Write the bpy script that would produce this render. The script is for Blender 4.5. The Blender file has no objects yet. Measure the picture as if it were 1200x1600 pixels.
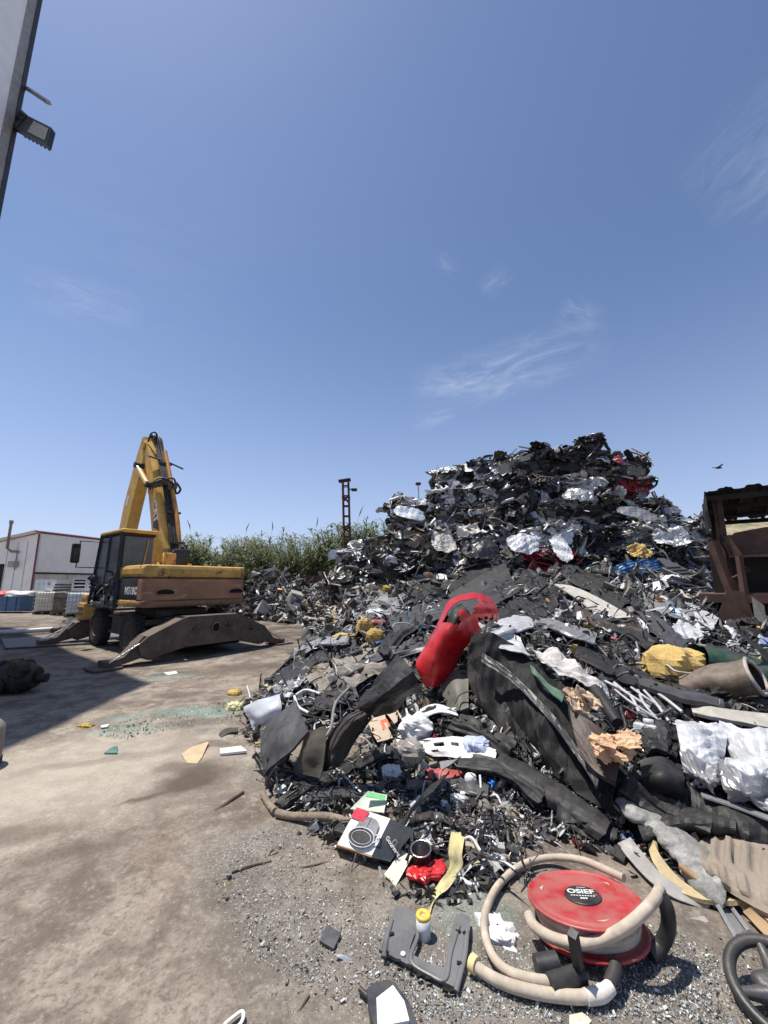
import bpy, math, random
import numpy as np
from mathutils import Vector, Matrix, Euler

# ------------------------------------------------------------------ camera, sky, sun
SC = bpy.context.scene
COL = SC.collection
CAM_H, PITCH, FPX = 1.65, math.radians(10.0), 625.0
cd = bpy.data.cameras.new("camera")
cam = bpy.data.objects.new("camera", cd); COL.objects.link(cam)
cam.location = (0, 0, CAM_H)
cam.rotation_euler = (math.radians(90) + PITCH, 0, 0)
cd.sensor_fit = 'HORIZONTAL'; cd.sensor_width = 36.0; cd.lens = 36.0 * FPX / 1200.0
cd.clip_start = 0.05; cd.clip_end = 3000
SC.camera = cam
SUN_EL = math.radians(72.0); SUN_AZ = math.radians(-75.0)      # azimuth from +Y towards +X
sdir = Vector((math.sin(SUN_AZ) * math.cos(SUN_EL), math.cos(SUN_AZ) * math.cos(SUN_EL), math.sin(SUN_EL)))
sl = bpy.data.lights.new("sun", 'SUN'); sl.energy = 5.0; sl.angle = math.radians(0.5); sl.color = (1.0, 0.95, 0.87)
so = bpy.data.objects.new("sun", sl); COL.objects.link(so); so.location = (0, 0, 60)
so.rotation_euler = sdir.to_track_quat('Z', 'Y').to_euler()
SC.view_settings.view_transform = 'Standard'; SC.view_settings.look = 'None'
SC.view_settings.exposure = 0.25; SC.view_settings.gamma = 1.0

class NT:
    """small helper to write node trees in one line per node"""
    def __init__(s, nt): s.t = nt
    def n(s, typ, ins=None, **kw):
        nd = s.t.nodes.new('ShaderNode' + typ)
        for k, v in kw.items(): setattr(nd, k, v)
        for k, v in (ins or {}).items():
            if hasattr(v, 'is_linked') or isinstance(v, bpy.types.NodeSocket): s.t.links.new(v, nd.inputs[k])
            else: nd.inputs[k].default_value = v
        return nd
    def math(s, op, a, b=0.0, clamp=False):
        return s.n('Math', {0: a, 1: b}, operation=op, use_clamp=clamp).outputs[0]
    def mix(s, f, a, b, blend='MIX'):
        nd = s.n('Mix', {0: f, 6: a, 7: b}, data_type='RGBA', blend_type=blend); return nd.outputs[2]
    def ramp(s, f, lo, hi):
        return s.n('MapRange', {0: f, 1: lo, 2: hi, 3: 0.0, 4: 1.0}, clamp=True, interpolation_type='SMOOTHSTEP').outputs[0]
    def noise(s, vec, scale, detail=6, rough=.55, dist=0.0):
        return s.n('TexNoise', {'Vector': vec, 'Scale': scale, 'Detail': detail, 'Roughness': rough, 'Distortion': dist}).outputs[0]

W = bpy.data.worlds.new("World"); SC.world = W; W.use_nodes = True
wt = NT(W.node_tree); W.node_tree.nodes.clear()
sky = wt.n('TexSky', sky_type='NISHITA', sun_disc=False, sun_elevation=SUN_EL, sun_rotation=SUN_AZ,
           altitude=0.0, air_density=1.0, dust_density=0.5, ozone_density=2.0)
geo = wt.n('TexCoord').outputs['Generated']
def sky_dir(px, py):
    v = Vector(((px - 600) / FPX, 0, 0)); a = (py - 800) / FPX
    return Vector((v.x, math.cos(PITCH) + math.sin(PITCH) * a, math.sin(PITCH) - math.cos(PITCH) * a)).normalized()
def wisp(px0, py0, px1, py1, half, amt, sc, seed):
    """thin cirrus streak between two directions of the sky"""
    a, b = sky_dir(px0, py0), sky_dir(px1, py1); d = (b - a); L = d.length; d.normalize()
    m = ((a + b) / 2).normalized(); up = m.cross(d).normalized()
    al = wt.n('VectorMath', {0: geo, 1: tuple(d)}, operation='DOT_PRODUCT').outputs['Value']
    ac = wt.n('VectorMath', {0: geo, 1: tuple(up)}, operation='DOT_PRODUCT').outputs['Value']
    fr = wt.n('VectorMath', {0: geo, 1: tuple(m)}, operation='DOT_PRODUCT').outputs['Value']
    al = wt.math('SUBTRACT', al, m.dot(d)); 
    v = wt.n('CombineXYZ', {0: wt.math('MULTIPLY', al, sc), 1: wt.math('MULTIPLY', ac, sc * 3.5), 2: seed}).outputs[0]
    n1 = wt.noise(v, 1.0, 7, .62, 1.2)
    ea = wt.math('SUBTRACT', 1.0, wt.math('POWER', wt.math('MULTIPLY', wt.math('ABSOLUTE', al), 2 / L), 2.0), True)
    eb = wt.math('SUBTRACT', 1.0, wt.math('POWER', wt.math('DIVIDE', wt.math('ABSOLUTE', ac), half), 1.3), True)
    o = wt.math('MULTIPLY', wt.math('MULTIPLY', ea, eb, True), wt.ramp(n1, .3, .9))
    o = wt.math('MULTIPLY', o, wt.math('GREATER_THAN', fr, 0.0))
    return wt.math('MULTIPLY', o, amt * .48)
cl = wisp(640, 622, 960, 530, .07, .75, 9, 1.3)
for w in ((640, 600, 800, 605, .03, .6, 12, 8.3), (30, 445, 230, 490, .05, .38, 10, 3.1), (870, 478, 940, 505, .035, .45, 16, 5.0), (750, 460, 800, 420, .03, .35, 18, 6.0),
          (1090, 340, 1290, 150, .10, .4, 8, 9.0), (0, 350, 420, 520, .30, .10, 4, 2.0), (680, 400, 720, 430, .02, .4, 18, 7.0),
          (640, 665, 720, 645, .025, .4, 18, 11.0)):
    cl = wt.math('ADD', cl, wisp(*w), True)
tint = wt.mix(1.0, sky.outputs[0], (0.92, 0.93, 0.99, 1), 'MULTIPLY')
zz = wt.n('SeparateXYZ', {0: geo}).outputs[2]
hz = wt.math('MULTIPLY', wt.math('POWER', wt.math('SUBTRACT', 1.0, wt.math('DIVIDE', wt.math('MAXIMUM', zz, 0.0), .62), True), 1.7), .62)
tint = wt.mix(hz, tint, (4.3, 4.9, 7.3, 1))
skyc = wt.mix(cl, tint, (7.0, 7.3, 8.0, 1))
bg = wt.n('Background', {0: skyc, 1: 0.114})
wo = wt.n('OutputWorld'); W.node_tree.links.new(bg.outputs[0], wo.inputs[0])

# ------------------------------------------------------------------ helpers: rays, meshes, materials
CP, SP = math.cos(PITCH), math.sin(PITCH)
def ray(px, py):
    x = (px - 600) / FPX; a = (py - 800) / FPX
    return np.array((x, CP + SP * a, SP - CP * a))
def P(px, py, Y):
    d = ray(px, py); return np.array((0, 0, CAM_H)) + d * (Y / d[1])
def PG(px, py, z=0.0):
    d = ray(px, py); return np.array((0, 0, CAM_H)) + d * ((z - CAM_H) / d[2])
def proj(p):
    x, y, z = p[0], p[1], p[2] - CAM_H
    f = y * CP + z * SP; u = -y * SP + z * CP
    return (600 + FPX * x / f, 800 - FPX * u / f)

MATS = {}
def mat(name, col, rough=.6, metal=0.0, var=.25, scale=6.0, dirt=0.0, dirtcol=(.16, .13, .10), bump=.15, bscale=40.0, wear=0.0, wearcol=(.12, .05, .03), wscale=3.0, spec=.5, streak=0.0):
    """painted, rusty, plastic ... surface: colour varied by noise, worn patches, dust"""
    if name in MATS: return MATS[name]
    m = bpy.data.materials.new(name); m.use_nodes = True; t = NT(m.node_tree); m.node_tree.nodes.clear()
    oc = t.n('TexCoord').outputs['Object']
    n1 = t.noise(oc, scale, 7, .6); n2 = t.noise(oc, scale * 7, 4, .6)
    c0 = tuple(max(0, c * (1 - var)) for c in col) + (1,); c1 = tuple(min(1, c * (1 + var)) for c in col) + (1,)
    c = t.mix(t.ramp(n1, .3, .7), c0, c1)
    c = t.mix(t.math('MULTIPLY', t.ramp(n2, .45, .75), var * .8), c, tuple(x * .5 for x in col) + (1,))
    if wear:
        vv = oc
        if streak: vv = t.n('Mapping', {'Vector': oc, 'Scale': (1, 1, streak)}).outputs[0]
        nw = t.noise(vv, wscale, 9, .68, .4)
        c = t.mix(t.ramp(nw, .72 - wear * .4, .75 - wear * .4), c, wearcol + (1,))
    if dirt:
        nd = t.noise(oc, scale * 1.7, 8, .65)
        up = t.n('SeparateXYZ', {0: t.n('NewGeometry').outputs['Normal']}).outputs[2]
        k = t.math('MULTIPLY', t.ramp(t.math('ADD', nd, t.math('MULTIPLY', up, .15)), .42, .75), dirt)
        c = t.mix(k, c, dirtcol + (1,))
    bp = t.n('Bump', {'Height': t.noise(oc, bscale, 5, .6), 'Strength': bump, 'Distance': .02})
    rr = t.math('ADD', rough - .1, t.math('MULTIPLY', n1, .2))
    b = t.n('BsdfPrincipled', {'Base Color': c, 'Roughness': rr, 'Metallic': metal, 'Normal': bp.outputs[0], 'Specular IOR Level': spec})
    o = t.n('OutputMaterial'); m.node_tree.links.new(b.outputs[0], o.inputs[0])
    MATS[name] = m; return m

def scrap_material():
    """one material for mixed scrap: the colour, roughness and metal of each face are stored on the mesh"""
    m = bpy.data.materials.new('mixed_scrap'); m.use_nodes = True; t = NT(m.node_tree); m.node_tree.nodes.clear()
    at = t.n('Attribute', attribute_name='tint'); rm = t.n('Attribute', attribute_name='finish')
    oc = t.n('TexCoord').outputs['Object']
    n1 = t.noise(oc, 9, 7, .65); n2 = t.noise(oc, 45, 5, .65)
    c = t.mix(t.math('MULTIPLY', t.ramp(n1, .47, .74), .38), at.outputs['Color'], (.055, .05, .045, 1))
    c = t.mix(t.math('MULTIPLY', t.ramp(n2, .5, .75), .35), c, (.03, .027, .025, 1))
    s = t.n('SeparateXYZ', {0: rm.outputs['Vector']})
    rr = t.math('ADD', s.outputs[0], t.math('MULTIPLY', t.math('SUBTRACT', n1, .5), .5), True)
    bp = t.n('Bump', {'Height': t.noise(oc, 26, 6, .6), 'Strength': .35, 'Distance': .02})
    b = t.n('BsdfPrincipled', {'Base Color': c, 'Roughness': rr, 'Metallic': s.outputs[1], 'Normal': bp.outputs[0]})
    o = t.n('OutputMaterial'); m.node_tree.links.new(b.outputs[0], o.inputs[0]); return m
SCRAP = scrap_material()

class G:
    """collects grids, tubes, boxes, lathes; build() links them as ONE mesh object"""
    zs = None
    def __init__(s): s.V = []; s.Q = []; s.nv = 0; s.mats = []; s.bb = None
    def mi(s, m):
        if m not in s.mats: s.mats.append(m)
        return s.mats.index(m)
    def add(s, V, F, m=None, col=(.5, .5, .5), fin=(.5, 0), smooth=False, M=None):
        V = np.asarray(V, float).reshape(-1, 3)
        if M is not None:
            A = np.array(M); V = V @ A[:3, :3].T + A[:3, 3]
        F = np.asarray(F, int)
        s.V.append(V); s.Q.append((F + s.nv, s.mi(m or SCRAP), np.asarray(col, float), fin, smooth)); s.nv += len(V)
    def grid(s, A, m=None, close_u=False, close_v=False, **k):
        n, q = A.shape[:2]
        i = np.arange(n if close_u else n - 1)[:, None]; j = np.arange(q if close_v else q - 1)[None, :]
        i2 = (i + 1) % n; j2 = (j + 1) % q
        F = np.stack([i * q + j, i2 * q + j, i2 * q + j2, i * q + j2], -1).reshape(-1, 4)
        s.add(A.reshape(-1, 3), F, m, **k)
    def box(s, c, size, m=None, R=None, **k):
        x, y, z = [v / 2 for v in size]
        V = np.array([(a, b, e) for a in (-x, x) for b in (-y, y) for e in (-z, z)])
        F = [(0, 1, 3, 2), (4, 6, 7, 5), (0, 4, 5, 1), (2, 3, 7, 6), (0, 2, 6, 4), (1, 5, 7, 3)]
        if R is not None: V = V @ np.array(R.to_3x3() if hasattr(R, 'to_3x3') else R).T
        s.add(V + np.asarray(c, float), F, m, **k)
    def rbox(s, c, size, r, m=None, R=None, n=3, **k):
        """box with rounded edges"""
        h = np.array(size) / 2; r = min(r, h.min() * .99)
        def ax(hh):
            t = np.linspace(0, math.pi / 2, n + 1)
            a = hh - r + r * np.sin(t); return np.concatenate([-a[::-1], a])
        for d in range(3):
            u, v = (d + 1) % 3, (d + 2) % 3
            au, av = ax(h[u]), ax(h[v])
            U, Vv = np.meshgrid(au, av, indexing='ij')
            for sg in (-1, 1):
                A = np.zeros(U.shape + (3,)); A[..., u] = U; A[..., v] = Vv; A[..., d] = sg * h[d]
                inn = np.clip(A, -(h - r), h - r); dl = A - inn; L = np.linalg.norm(dl, axis=-1, keepdims=True); L[L < 1e-9] = 1
                A = inn + dl / L * r
                if sg < 0: A = A[::-1]
                if R is not None: A = A @ np.array(R.to_3x3() if hasattr(R, 'to_3x3') else R).T
                s.grid(A + np.asarray(c, float), m, smooth=True, **k)
    def tube(s, pts, r, m=None, n=8, sub=0, cap=True, smooth=True, sq=1.0, **k):
        p = np.asarray(pts, float)
        if sub: p = smooth_path(p, sub)
        N = len(p); rr = np.full(N, r) if np.isscalar(r) else np.interp(np.linspace(0, 1, N), np.linspace(0, 1, len(r)), r)
        T = np.gradient(p, axis=0); T /= np.maximum(np.linalg.norm(T, axis=1, keepdims=True), 1e-9)
        ref = np.array((0, 0, 1.)) if abs(T[0][2]) < .9 else np.array((1., 0, 0))
        u = np.cross(T[0], ref); u /= np.linalg.norm(u); A = np.zeros((N, n, 3)); an = np.arange(n) / n * 2 * math.pi
        for i in range(N):
            u = u - T[i] * u.dot(T[i]); u /= max(np.linalg.norm(u), 1e-9); w = np.cross(T[i], u)
            A[i] = p[i] + rr[i] * (np.cos(an)[:, None] * u + sq * np.sin(an)[:, None] * w)
        s.grid(A, m, close_v=True, smooth=smooth, **k)
        if cap:
            for e in (0, N - 1):
                c = p[e]; V = np.vstack([A[e], c[None]]); F = [(i, (i + 1) % n, n) if e else ((i + 1) % n, i, n) for i in range(n)]
                s.add(V, F, m, **k)
    def lathe(s, prof, m=None, n=24, M=None, smooth=True, **k):
        """profile of (r, z) turned about z"""
        pr = np.asarray(prof, float); an = np.arange(n) / n * 2 * math.pi
        A = np.stack([pr[:, None, 0] * np.cos(an), pr[:, None, 0] * np.sin(an), np.repeat(pr[:, 1:2], n, 1)], -1)
        if M is not None:
            B = np.array(M); A = A @ B[:3, :3].T + B[:3, 3]
        s.grid(A, m, close_v=True, smooth=smooth, **k)
    def prism(s, poly, t, m=None, M=None, **k):
        """polygon in local xy, thickness t along z, centred"""
        p = np.asarray(poly, float); n = len(p)
        a = np.column_stack([p, np.full(n, -t / 2)]); b = np.column_stack([p, np.full(n, t / 2)])
        from mathutils.geometry import tessellate_polygon
        tr = tessellate_polygon([[Vector((x, y, 0)) for x, y in p]])
        area = sum(p[i][0] * p[(i + 1) % n][1] - p[(i + 1) % n][0] * p[i][1] for i in range(n))
        V = np.vstack([a, b]); F3 = []
        for q in tr:
            q = list(q)
            F3.append([i + n for i in q]); F3.append([q[0], q[2], q[1]])
        s.add(V, F3, m, M=M, **k)
        s.add(V, [(i, (i + 1) % n, (i + 1) % n + n, i + n) for i in range(n)], m, M=M, **k)
    def build(s, name, parent=None, loc=None, rot=None):
        V = np.vstack(s.V)
        if G.zs: V[:, 2] = np.where(V[:, 2] > 1.8, 1.8 + (V[:, 2] - 1.8) * G.zs, V[:, 2])
        me = bpy.data.meshes.new(name)
        lens = []; idx = []; mi = []; col = []; fin = []; sm = []
        for F, a, c, f, smo in s.Q:
            n, w = F.shape; lens.append(np.full(n, w)); idx.append(F.ravel()); mi.append(np.full(n, a))
            col.append(np.broadcast_to(c, (n, 3))); fin.append(np.broadcast_to((f[0], f[1], 0), (n, 3))); sm.append(np.full(n, smo))
        lens = np.concatenate(lens); idx = np.concatenate(idx)
        me.vertices.add(len(V)); me.vertices.foreach_set('co', V.ravel().astype(np.float32))
        me.loops.add(len(idx)); me.loops.foreach_set('vertex_index', idx.astype(np.int32))
        me.polygons.add(len(lens)); me.polygons.foreach_set('loop_start', np.concatenate([[0], np.cumsum(lens)[:-1]]).astype(np.int32))
        for m in s.mats: me.materials.append(m)
        me.polygons.foreach_set('material_index', np.concatenate(mi).astype(np.int32))
        me.polygons.foreach_set('use_smooth', np.concatenate(sm))
        if SCRAP in s.mats:
            c = np.concatenate(col); ca = me.attributes.new('tint', 'FLOAT_COLOR', 'FACE')
            ca.data.foreach_set('color', np.column_stack([c, np.ones(len(c))]).ravel().astype(np.float32))
            fa = me.attributes.new('finish', 'FLOAT_VECTOR', 'FACE'); fa.data.foreach_set('vector', np.concatenate(fin).ravel().astype(np.float32))
        me.update(calc_edges=True); me.validate()
        o = bpy.data.objects.new(name, me); COL.objects.link(o)
        if parent: o.parent = parent
        if loc is not None: o.location = loc
        if rot is not None: o.rotation_euler = rot
        return o

def smooth_path(p, sub):
    """Catmull-Rom through the points"""
    p = np.asarray(p, float); q = np.vstack([2 * p[0] - p[1], p, 2 * p[-1] - p[-2]]); out = []
    for i in range(1, len(q) - 2):
        t = np.linspace(0, 1, sub, endpoint=False)[:, None]; a, b, c, d = q[i - 1], q[i], q[i + 1], q[i + 2]
        out.append(.5 * ((2 * b) + (-a + c) * t + (2 * a - 5 * b + 4 * c - d) * t ** 2 + (-a + 3 * b - 3 * c + d) * t ** 3))
    return np.vstack(out + [p[-1:]])
LABELS = set(); LANDMARKS = []
def tag(o, label, cat, group=None, kind=None):
    o['label'] = label; o['category'] = cat
    if group: o['group'] = group
    o['kind'] = kind or 'thing'
    LABELS.add(label); return o
def struct(o): o['kind'] = 'structure'; return o
def empty(name, loc=(0, 0, 0), rz=0.0):
    o = bpy.data.objects.new(name, None); COL.objects.link(o); o.location = loc; o.rotation_euler = (0, 0, rz); o.empty_display_size = .2; return o
def mark(phrase, *p): LANDMARKS.append((phrase, np.array(p[0] if len(p) == 1 else p, float)))
def creases(u, v, rng, amp, f0, k=6, gain=.62, lac=1.7):
    """sum of straight creases at growing frequency: a crumpled sheet"""
    z = np.zeros_like(u); a = amp; f = f0
    for i in range(k):
        t = rng.uniform(0, math.pi); ph = rng.uniform(0, 2)
        z = z + a * (np.abs(((u * math.cos(t) + v * math.sin(t)) * f + ph) % 2 - 1) - .5); a *= gain; f *= lac * rng.uniform(.85, 1.15)
    return z
def creases3(p, rng, amp, f0, k=6, gain=.6, lac=1.75):
    z = np.zeros(p.shape[:-1]); a = amp; f = f0
    for i in range(k):
        d = rng.normal(size=3); d /= np.linalg.norm(d); ph = rng.uniform(0, 2)
        z = z + a * (np.abs((p @ d * f + ph) % 2 - 1) - .5); a *= gain; f *= lac
    return z
def frame(n, rng=None, spin=None):
    """rotation whose z axis is n"""
    n = np.asarray(n, float); n = n / np.linalg.norm(n)
    r = np.array((0, 0, 1.)) if abs(n[2]) < .9 else np.array((1., 0, 0))
    x = np.cross(r, n); x /= np.linalg.norm(x); y = np.cross(n, x)
    a = spin if spin is not None else (rng.uniform(0, 2 * math.pi) if rng is not None else 0)
    return np.stack([x * math.cos(a) + y * math.sin(a), -x * math.sin(a) + y * math.cos(a), n], 1)
def sheet(g, w, h, rng, R, c, amp=.12, nx=12, ny=9, f0=None, round_=.25, bend=0.0, thick=0.0, ragged=.0, **k):
    """crumpled sheet of metal, plastic or cloth, w by h, placed by rotation R at c"""
    u = np.linspace(-1, 1, nx)[:, None] * np.ones((1, ny)); v = np.linspace(-1, 1, ny)[None, :] * np.ones((nx, 1))
    x = u * w / 2 * (1 - round_ * v ** 2 * .5); y = v * h / 2 * (1 - round_ * u ** 2 * .5)
    if ragged:
        x = x + rng.normal(size=x.shape) * ragged * w / nx; y = y + rng.normal(size=x.shape) * ragged * h / ny
    s_ = min(w, h); z = creases(x, y, rng, amp * s_, f0 or 1.6 / s_)
    if bend:
        z = z - bend * x ** 2 / w * 2
    x = x + creases(x + 5, y, rng, amp * .35 * s_, 2.2 / s_, 4); y = y + creases(x, y + 3, rng, amp * .35 * s_, 2.2 / s_, 4)
    A = np.stack([x, y, z], -1)
    g.grid(A @ R.T + c, **k)
    if thick:
        B = A.copy(); B[..., 2] -= thick; g.grid(B[::-1] @ R.T + c, **k)
        for e in (A[0], B[0]), (A[-1], B[-1]), (A[:, 0], B[:, 0]), (A[:, -1], B[:, -1]):
            g.grid(np.stack(e, 0) @ R.T + c, **k)
def lump(g, size, rng, R, c, amp=.25, n=14, f0=2.0, sq=.7, **k):
    """crumpled solid lump (superellipsoid with creases)"""
    th = np.linspace(.02, math.pi - .02, n)[:, None]; ph = (np.arange(2 * n) / (2 * n) * 2 * math.pi)[None, :]
    f = lambda a: np.sign(a) * np.abs(a) ** sq
    A = np.stack([f(np.sin(th)) * f(np.cos(ph)), f(np.sin(th)) * f(np.sin(ph)), f(np.cos(th)) * np.ones_like(ph)], -1)
    d = creases3(A, rng, amp, f0, 6); A = A * (1 + d[..., None]) * np.array(size) / 2
    g.grid(A @ R.T + c, close_v=True, **k)
I3 = np.eye(3)
def rotz(a): return np.array(Matrix.Rotation(a, 3, 'Z'))
def rot(ax, a): return np.array(Matrix.Rotation(a, 3, ax))
def text_part(name, body, size, m, parent, M, extrude=.002, bold=0.0, shear=0.0):
    cu = bpy.data.curves.new(name, 'FONT'); cu.body = body; cu.size = size; cu.extrude = extrude; cu.align_x = 'CENTER'; cu.align_y = 'CENTER'
    cu.offset = bold; cu.shear = shear
    t = bpy.data.objects.new(name, cu); COL.objects.link(t)
    bpy.context.view_layer.update()
    me = bpy.data.meshes.new_from_object(t.evaluated_get(bpy.context.evaluated_depsgraph_get()))
    bpy.data.objects.remove(t); o = bpy.data.objects.new(name, me); COL.objects.link(o)
    me.materials.clear(); me.materials.append(m)
    o.parent = parent; o.matrix_local = M; return o
# ------------------------------------------------------------------ ground
def ground_material():
    m = bpy.data.materials.new('yard_ground'); m.use_nodes = True; t = NT(m.node_tree); m.node_tree.nodes.clear()
    oc = t.n('TexCoord').outputs['Object']; xyz = t.n('SeparateXYZ', {0: oc})
    X, Y = xyz.outputs[0], xyz.outputs[1]
    warp = t.n('TexNoise', {'Vector': oc, 'Scale': 1.3, 'Detail': 7, 'Roughness': .62})
    wv = t.n('VectorMath', {0: warp.outputs['Color'], 1: (.5, .5, .5)}, operation='SUBTRACT').outputs[0]
    def wob(k): return t.n('VectorMath', {0: oc, 1: t.n('VectorMath', {0: wv, 'Scale': k}, operation='SCALE').outputs[0]}, operation='ADD').outputs[0]
    w1 = wob(1.4); w2 = wob(.8)
    def ell(px, py, rx, ry, a, src, soft=.6):
        c = PG(px, py); d = t.n('VectorMath', {0: src, 1: (c[0], c[1], 0)}, operation='SUBTRACT').outputs[0]
        d = t.n('VectorRotate', {0: d, 'Angle': -a}, rotation_type='Z_AXIS').outputs[0]
        d = t.n('VectorMath', {0: d, 1: (1 / rx, 1 / ry, 0)}, operation='MULTIPLY').outputs[0]
        L = t.n('VectorMath', {0: d}, operation='LENGTH').outputs['Value']
        return t.math('SUBTRACT', 1.0, t.ramp(L, 1 - soft, 1.0))
    st = t.n('Mapping', {'Vector': oc, 'Rotation': (0, 0, math.radians(-28)), 'Scale': (1.0, 1.12, 1)}).outputs[0]
    big = t.noise(st, .55, 8, .62, .5); mid = t.noise(st, 2.6, 8, .66, .3); fine = t.noise(oc, 38, 6, .7); vfine = t.noise(oc, 160, 3, .6)
    c = t.mix(t.ramp(big, .34, .66), (.148, .118, .093, 1), (.315, .262, .206, 1))
    c = t.mix(t.math('MULTIPLY', t.ramp(mid, .40, .66), .62), c, (.38, .335, .28, 1))
    c = t.mix(t.math('MULTIPLY', t.ramp(mid, .58, .38), .6), c, (.125, .102, .084, 1))
    c = t.mix(t.math('MULTIPLY', t.ramp(fine, .48, .66), .7), c, (.14, .113, .092, 1))
    red = t.noise(oc, .9, 5, .6); c = t.mix(t.math('MULTIPLY', t.ramp(red, .5, .7), .45), c, (.30, .215, .165, 1))
    med = t.noise(oc, 9, 8, .72, .5); c = t.mix(t.math('MULTIPLY', t.ramp(med, .52, .68), .5), c, (.45, .395, .33, 1)); c = t.mix(t.math('MULTIPLY', t.ramp(med, .46, .34), .55), c, (.13, .105, .085, 1))
    c = t.mix(t.math('MULTIPLY', t.ramp(fine, .46, .30), .45), c, (.48, .43, .36, 1))
    # light concrete strip near the shadow, dark oily yard farther away
    c = t.mix(t.math('MULTIPLY', ell(60, 1215, 2.4, 1.7, .4, w1, .9), .55), c, (.56, .50, .41, 1))
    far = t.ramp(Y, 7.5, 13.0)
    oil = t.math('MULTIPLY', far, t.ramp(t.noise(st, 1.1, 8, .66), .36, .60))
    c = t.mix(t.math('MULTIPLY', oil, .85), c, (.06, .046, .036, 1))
    spots = t.ramp(t.noise(oc, 1.25, 6, .7, .8), .60, .70); c = t.mix(t.math('MULTIPLY', spots, .55), c, (.085, .066, .054, 1))
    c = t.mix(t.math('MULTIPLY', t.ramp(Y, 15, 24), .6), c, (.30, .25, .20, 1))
    for px, py, rx, ry, a, k in ((300, 1218, .50, .32, .9, .92), (285, 1200, .3, .2, .4, .6), (218, 1250, .22, .08, .5, .7), (120, 1330, .55, .12, .35, .5), (30, 1300, .5, .2, .2, .5), (200, 1470, .35, .1, .6, .4), (340, 1165, .3, .12, .2, .6), (240, 1290, .3, .08, .6, .4), (285, 1085, .55, .2, .2, .5), (300, 1132, .6, .2, .3, .5), (262, 1472, .09, .04, .5, .45),
                                 (150, 1190, 1.0, .22, .5, .35), (420, 1040, 1.6, .5, .1, .6), (330, 1050, 1.6, .6, .3, .5), (80, 1350, .7, .2, .3, .3), (470, 990, 1.8, 1.2, .3, .6), (960, 1580, .5, .22, .2, .45)):
        c = t.mix(t.math('MULTIPLY', ell(px, py, rx, ry, a, w2, .7), k), c, (.095, .072, .056, 1))
    # crushed glass: pale blue green patches, grit nearer the heap
    gl = 0.0
    for px, py, rx, ry, a in ((175, 1140, .42, .16, .55), (205, 1118, .5, .22, .5), (300, 1112, .75, .28, .25), (250, 1058, .8, .3, .2), (172, 1175, .14, .07, .8), (730, 1420, .28, .17, .3), (335, 1118, .5, .25, 0)):
        gl = t.math('ADD', gl, ell(px, py, rx, ry, a, w2, .9), True)
    gn = t.ramp(t.noise(oc, 60, 5, .75), .36, .60)
    c = t.mix(t.math('MULTIPLY', t.math('MULTIPLY', gl, gn), .62), c, (.21, .36, .315, 1))
    gr = 0.0
    for px, py, rx, ry, a in ((430, 1400, .42, .5, .4), (560, 1500, .6, .6, 0), (700, 1480, .85, .5, 0), (900, 1540, 1.0, .4, 0), (370, 1330, .25, .5, -.2), (470, 1290, .5, .25, .2), (1060, 1530, .5, .4, 0), (400, 1200, .2, .4, 0)):
        gr = t.math('ADD', gr, ell(px, py, rx, ry, a, w2, .9), True)
    vor = t.n('TexVoronoi', {'Vector': oc, 'Scale': 95.0, 'Randomness': 1.0}); vc = t.n('SeparateColor', {0: vor.outputs['Color']})
    c = t.mix(t.math('MULTIPLY', gr, .5), c, (.19, .177, .16, 1))
    spk = t.math('MULTIPLY', t.math('MULTIPLY', t.ramp(vor.outputs['Distance'], .45, .25), t.math('GREATER_THAN', vc.outputs[0], .74)), gr)
    c = t.mix(t.math('MULTIPLY', spk, .75), c, (.55, .57, .55, 1))
    spk2 = t.math('MULTIPLY', t.math('MULTIPLY', t.ramp(vor.outputs['Distance'], .5, .3), t.math('LESS_THAN', vc.outputs[1], .22)), t.math('ADD', gr, .25, True))
    c = t.mix(t.math('MULTIPLY', spk2, .6), c, (.05, .045, .04, 1))
    hh = t.math('ADD', t.math('MULTIPLY', mid, .6), t.math('ADD', t.math('MULTIPLY', fine, .25), t.math('MULTIPLY', vfine, .12)))
    bp = t.n('Bump', {'Height': hh, 'Strength': .8, 'Distance': .06})
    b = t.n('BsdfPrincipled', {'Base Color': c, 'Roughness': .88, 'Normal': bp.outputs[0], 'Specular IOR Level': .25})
    o = t.n('OutputMaterial'); m.node_tree.links.new(b.outputs[0], o.inputs[0]); return m
GM = ground_material()
def ground_sheet():
    g = G(); rng = np.random.default_rng(3)
    xs = np.concatenate([np.linspace(-900, -40, 10), np.linspace(-30, -9, 12), np.linspace(-8, 5, 131), np.linspace(6, 30, 14), np.linspace(60, 900, 9)])
    ys = np.concatenate([np.linspace(-300, -8, 8), np.linspace(-4, 1, 6), np.linspace(1.2, 12, 121), np.linspace(13, 40, 16), np.linspace(60, 1500, 10)])
    Xg, Yg = np.meshgrid(xs, ys, indexing='ij')
    z = .008 * np.sin(Xg * 1.7 + np.sin(Yg * 1.1) * 1.3) + .006 * np.sin(Yg * 2.9 + Xg * .8)
    z = z * (np.abs(Xg) < 8) * (Yg < 12) * (Yg > .5)
    A = np.stack([Xg, Yg, z - .004], -1)
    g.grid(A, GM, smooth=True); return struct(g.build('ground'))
ground_sheet()

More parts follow.
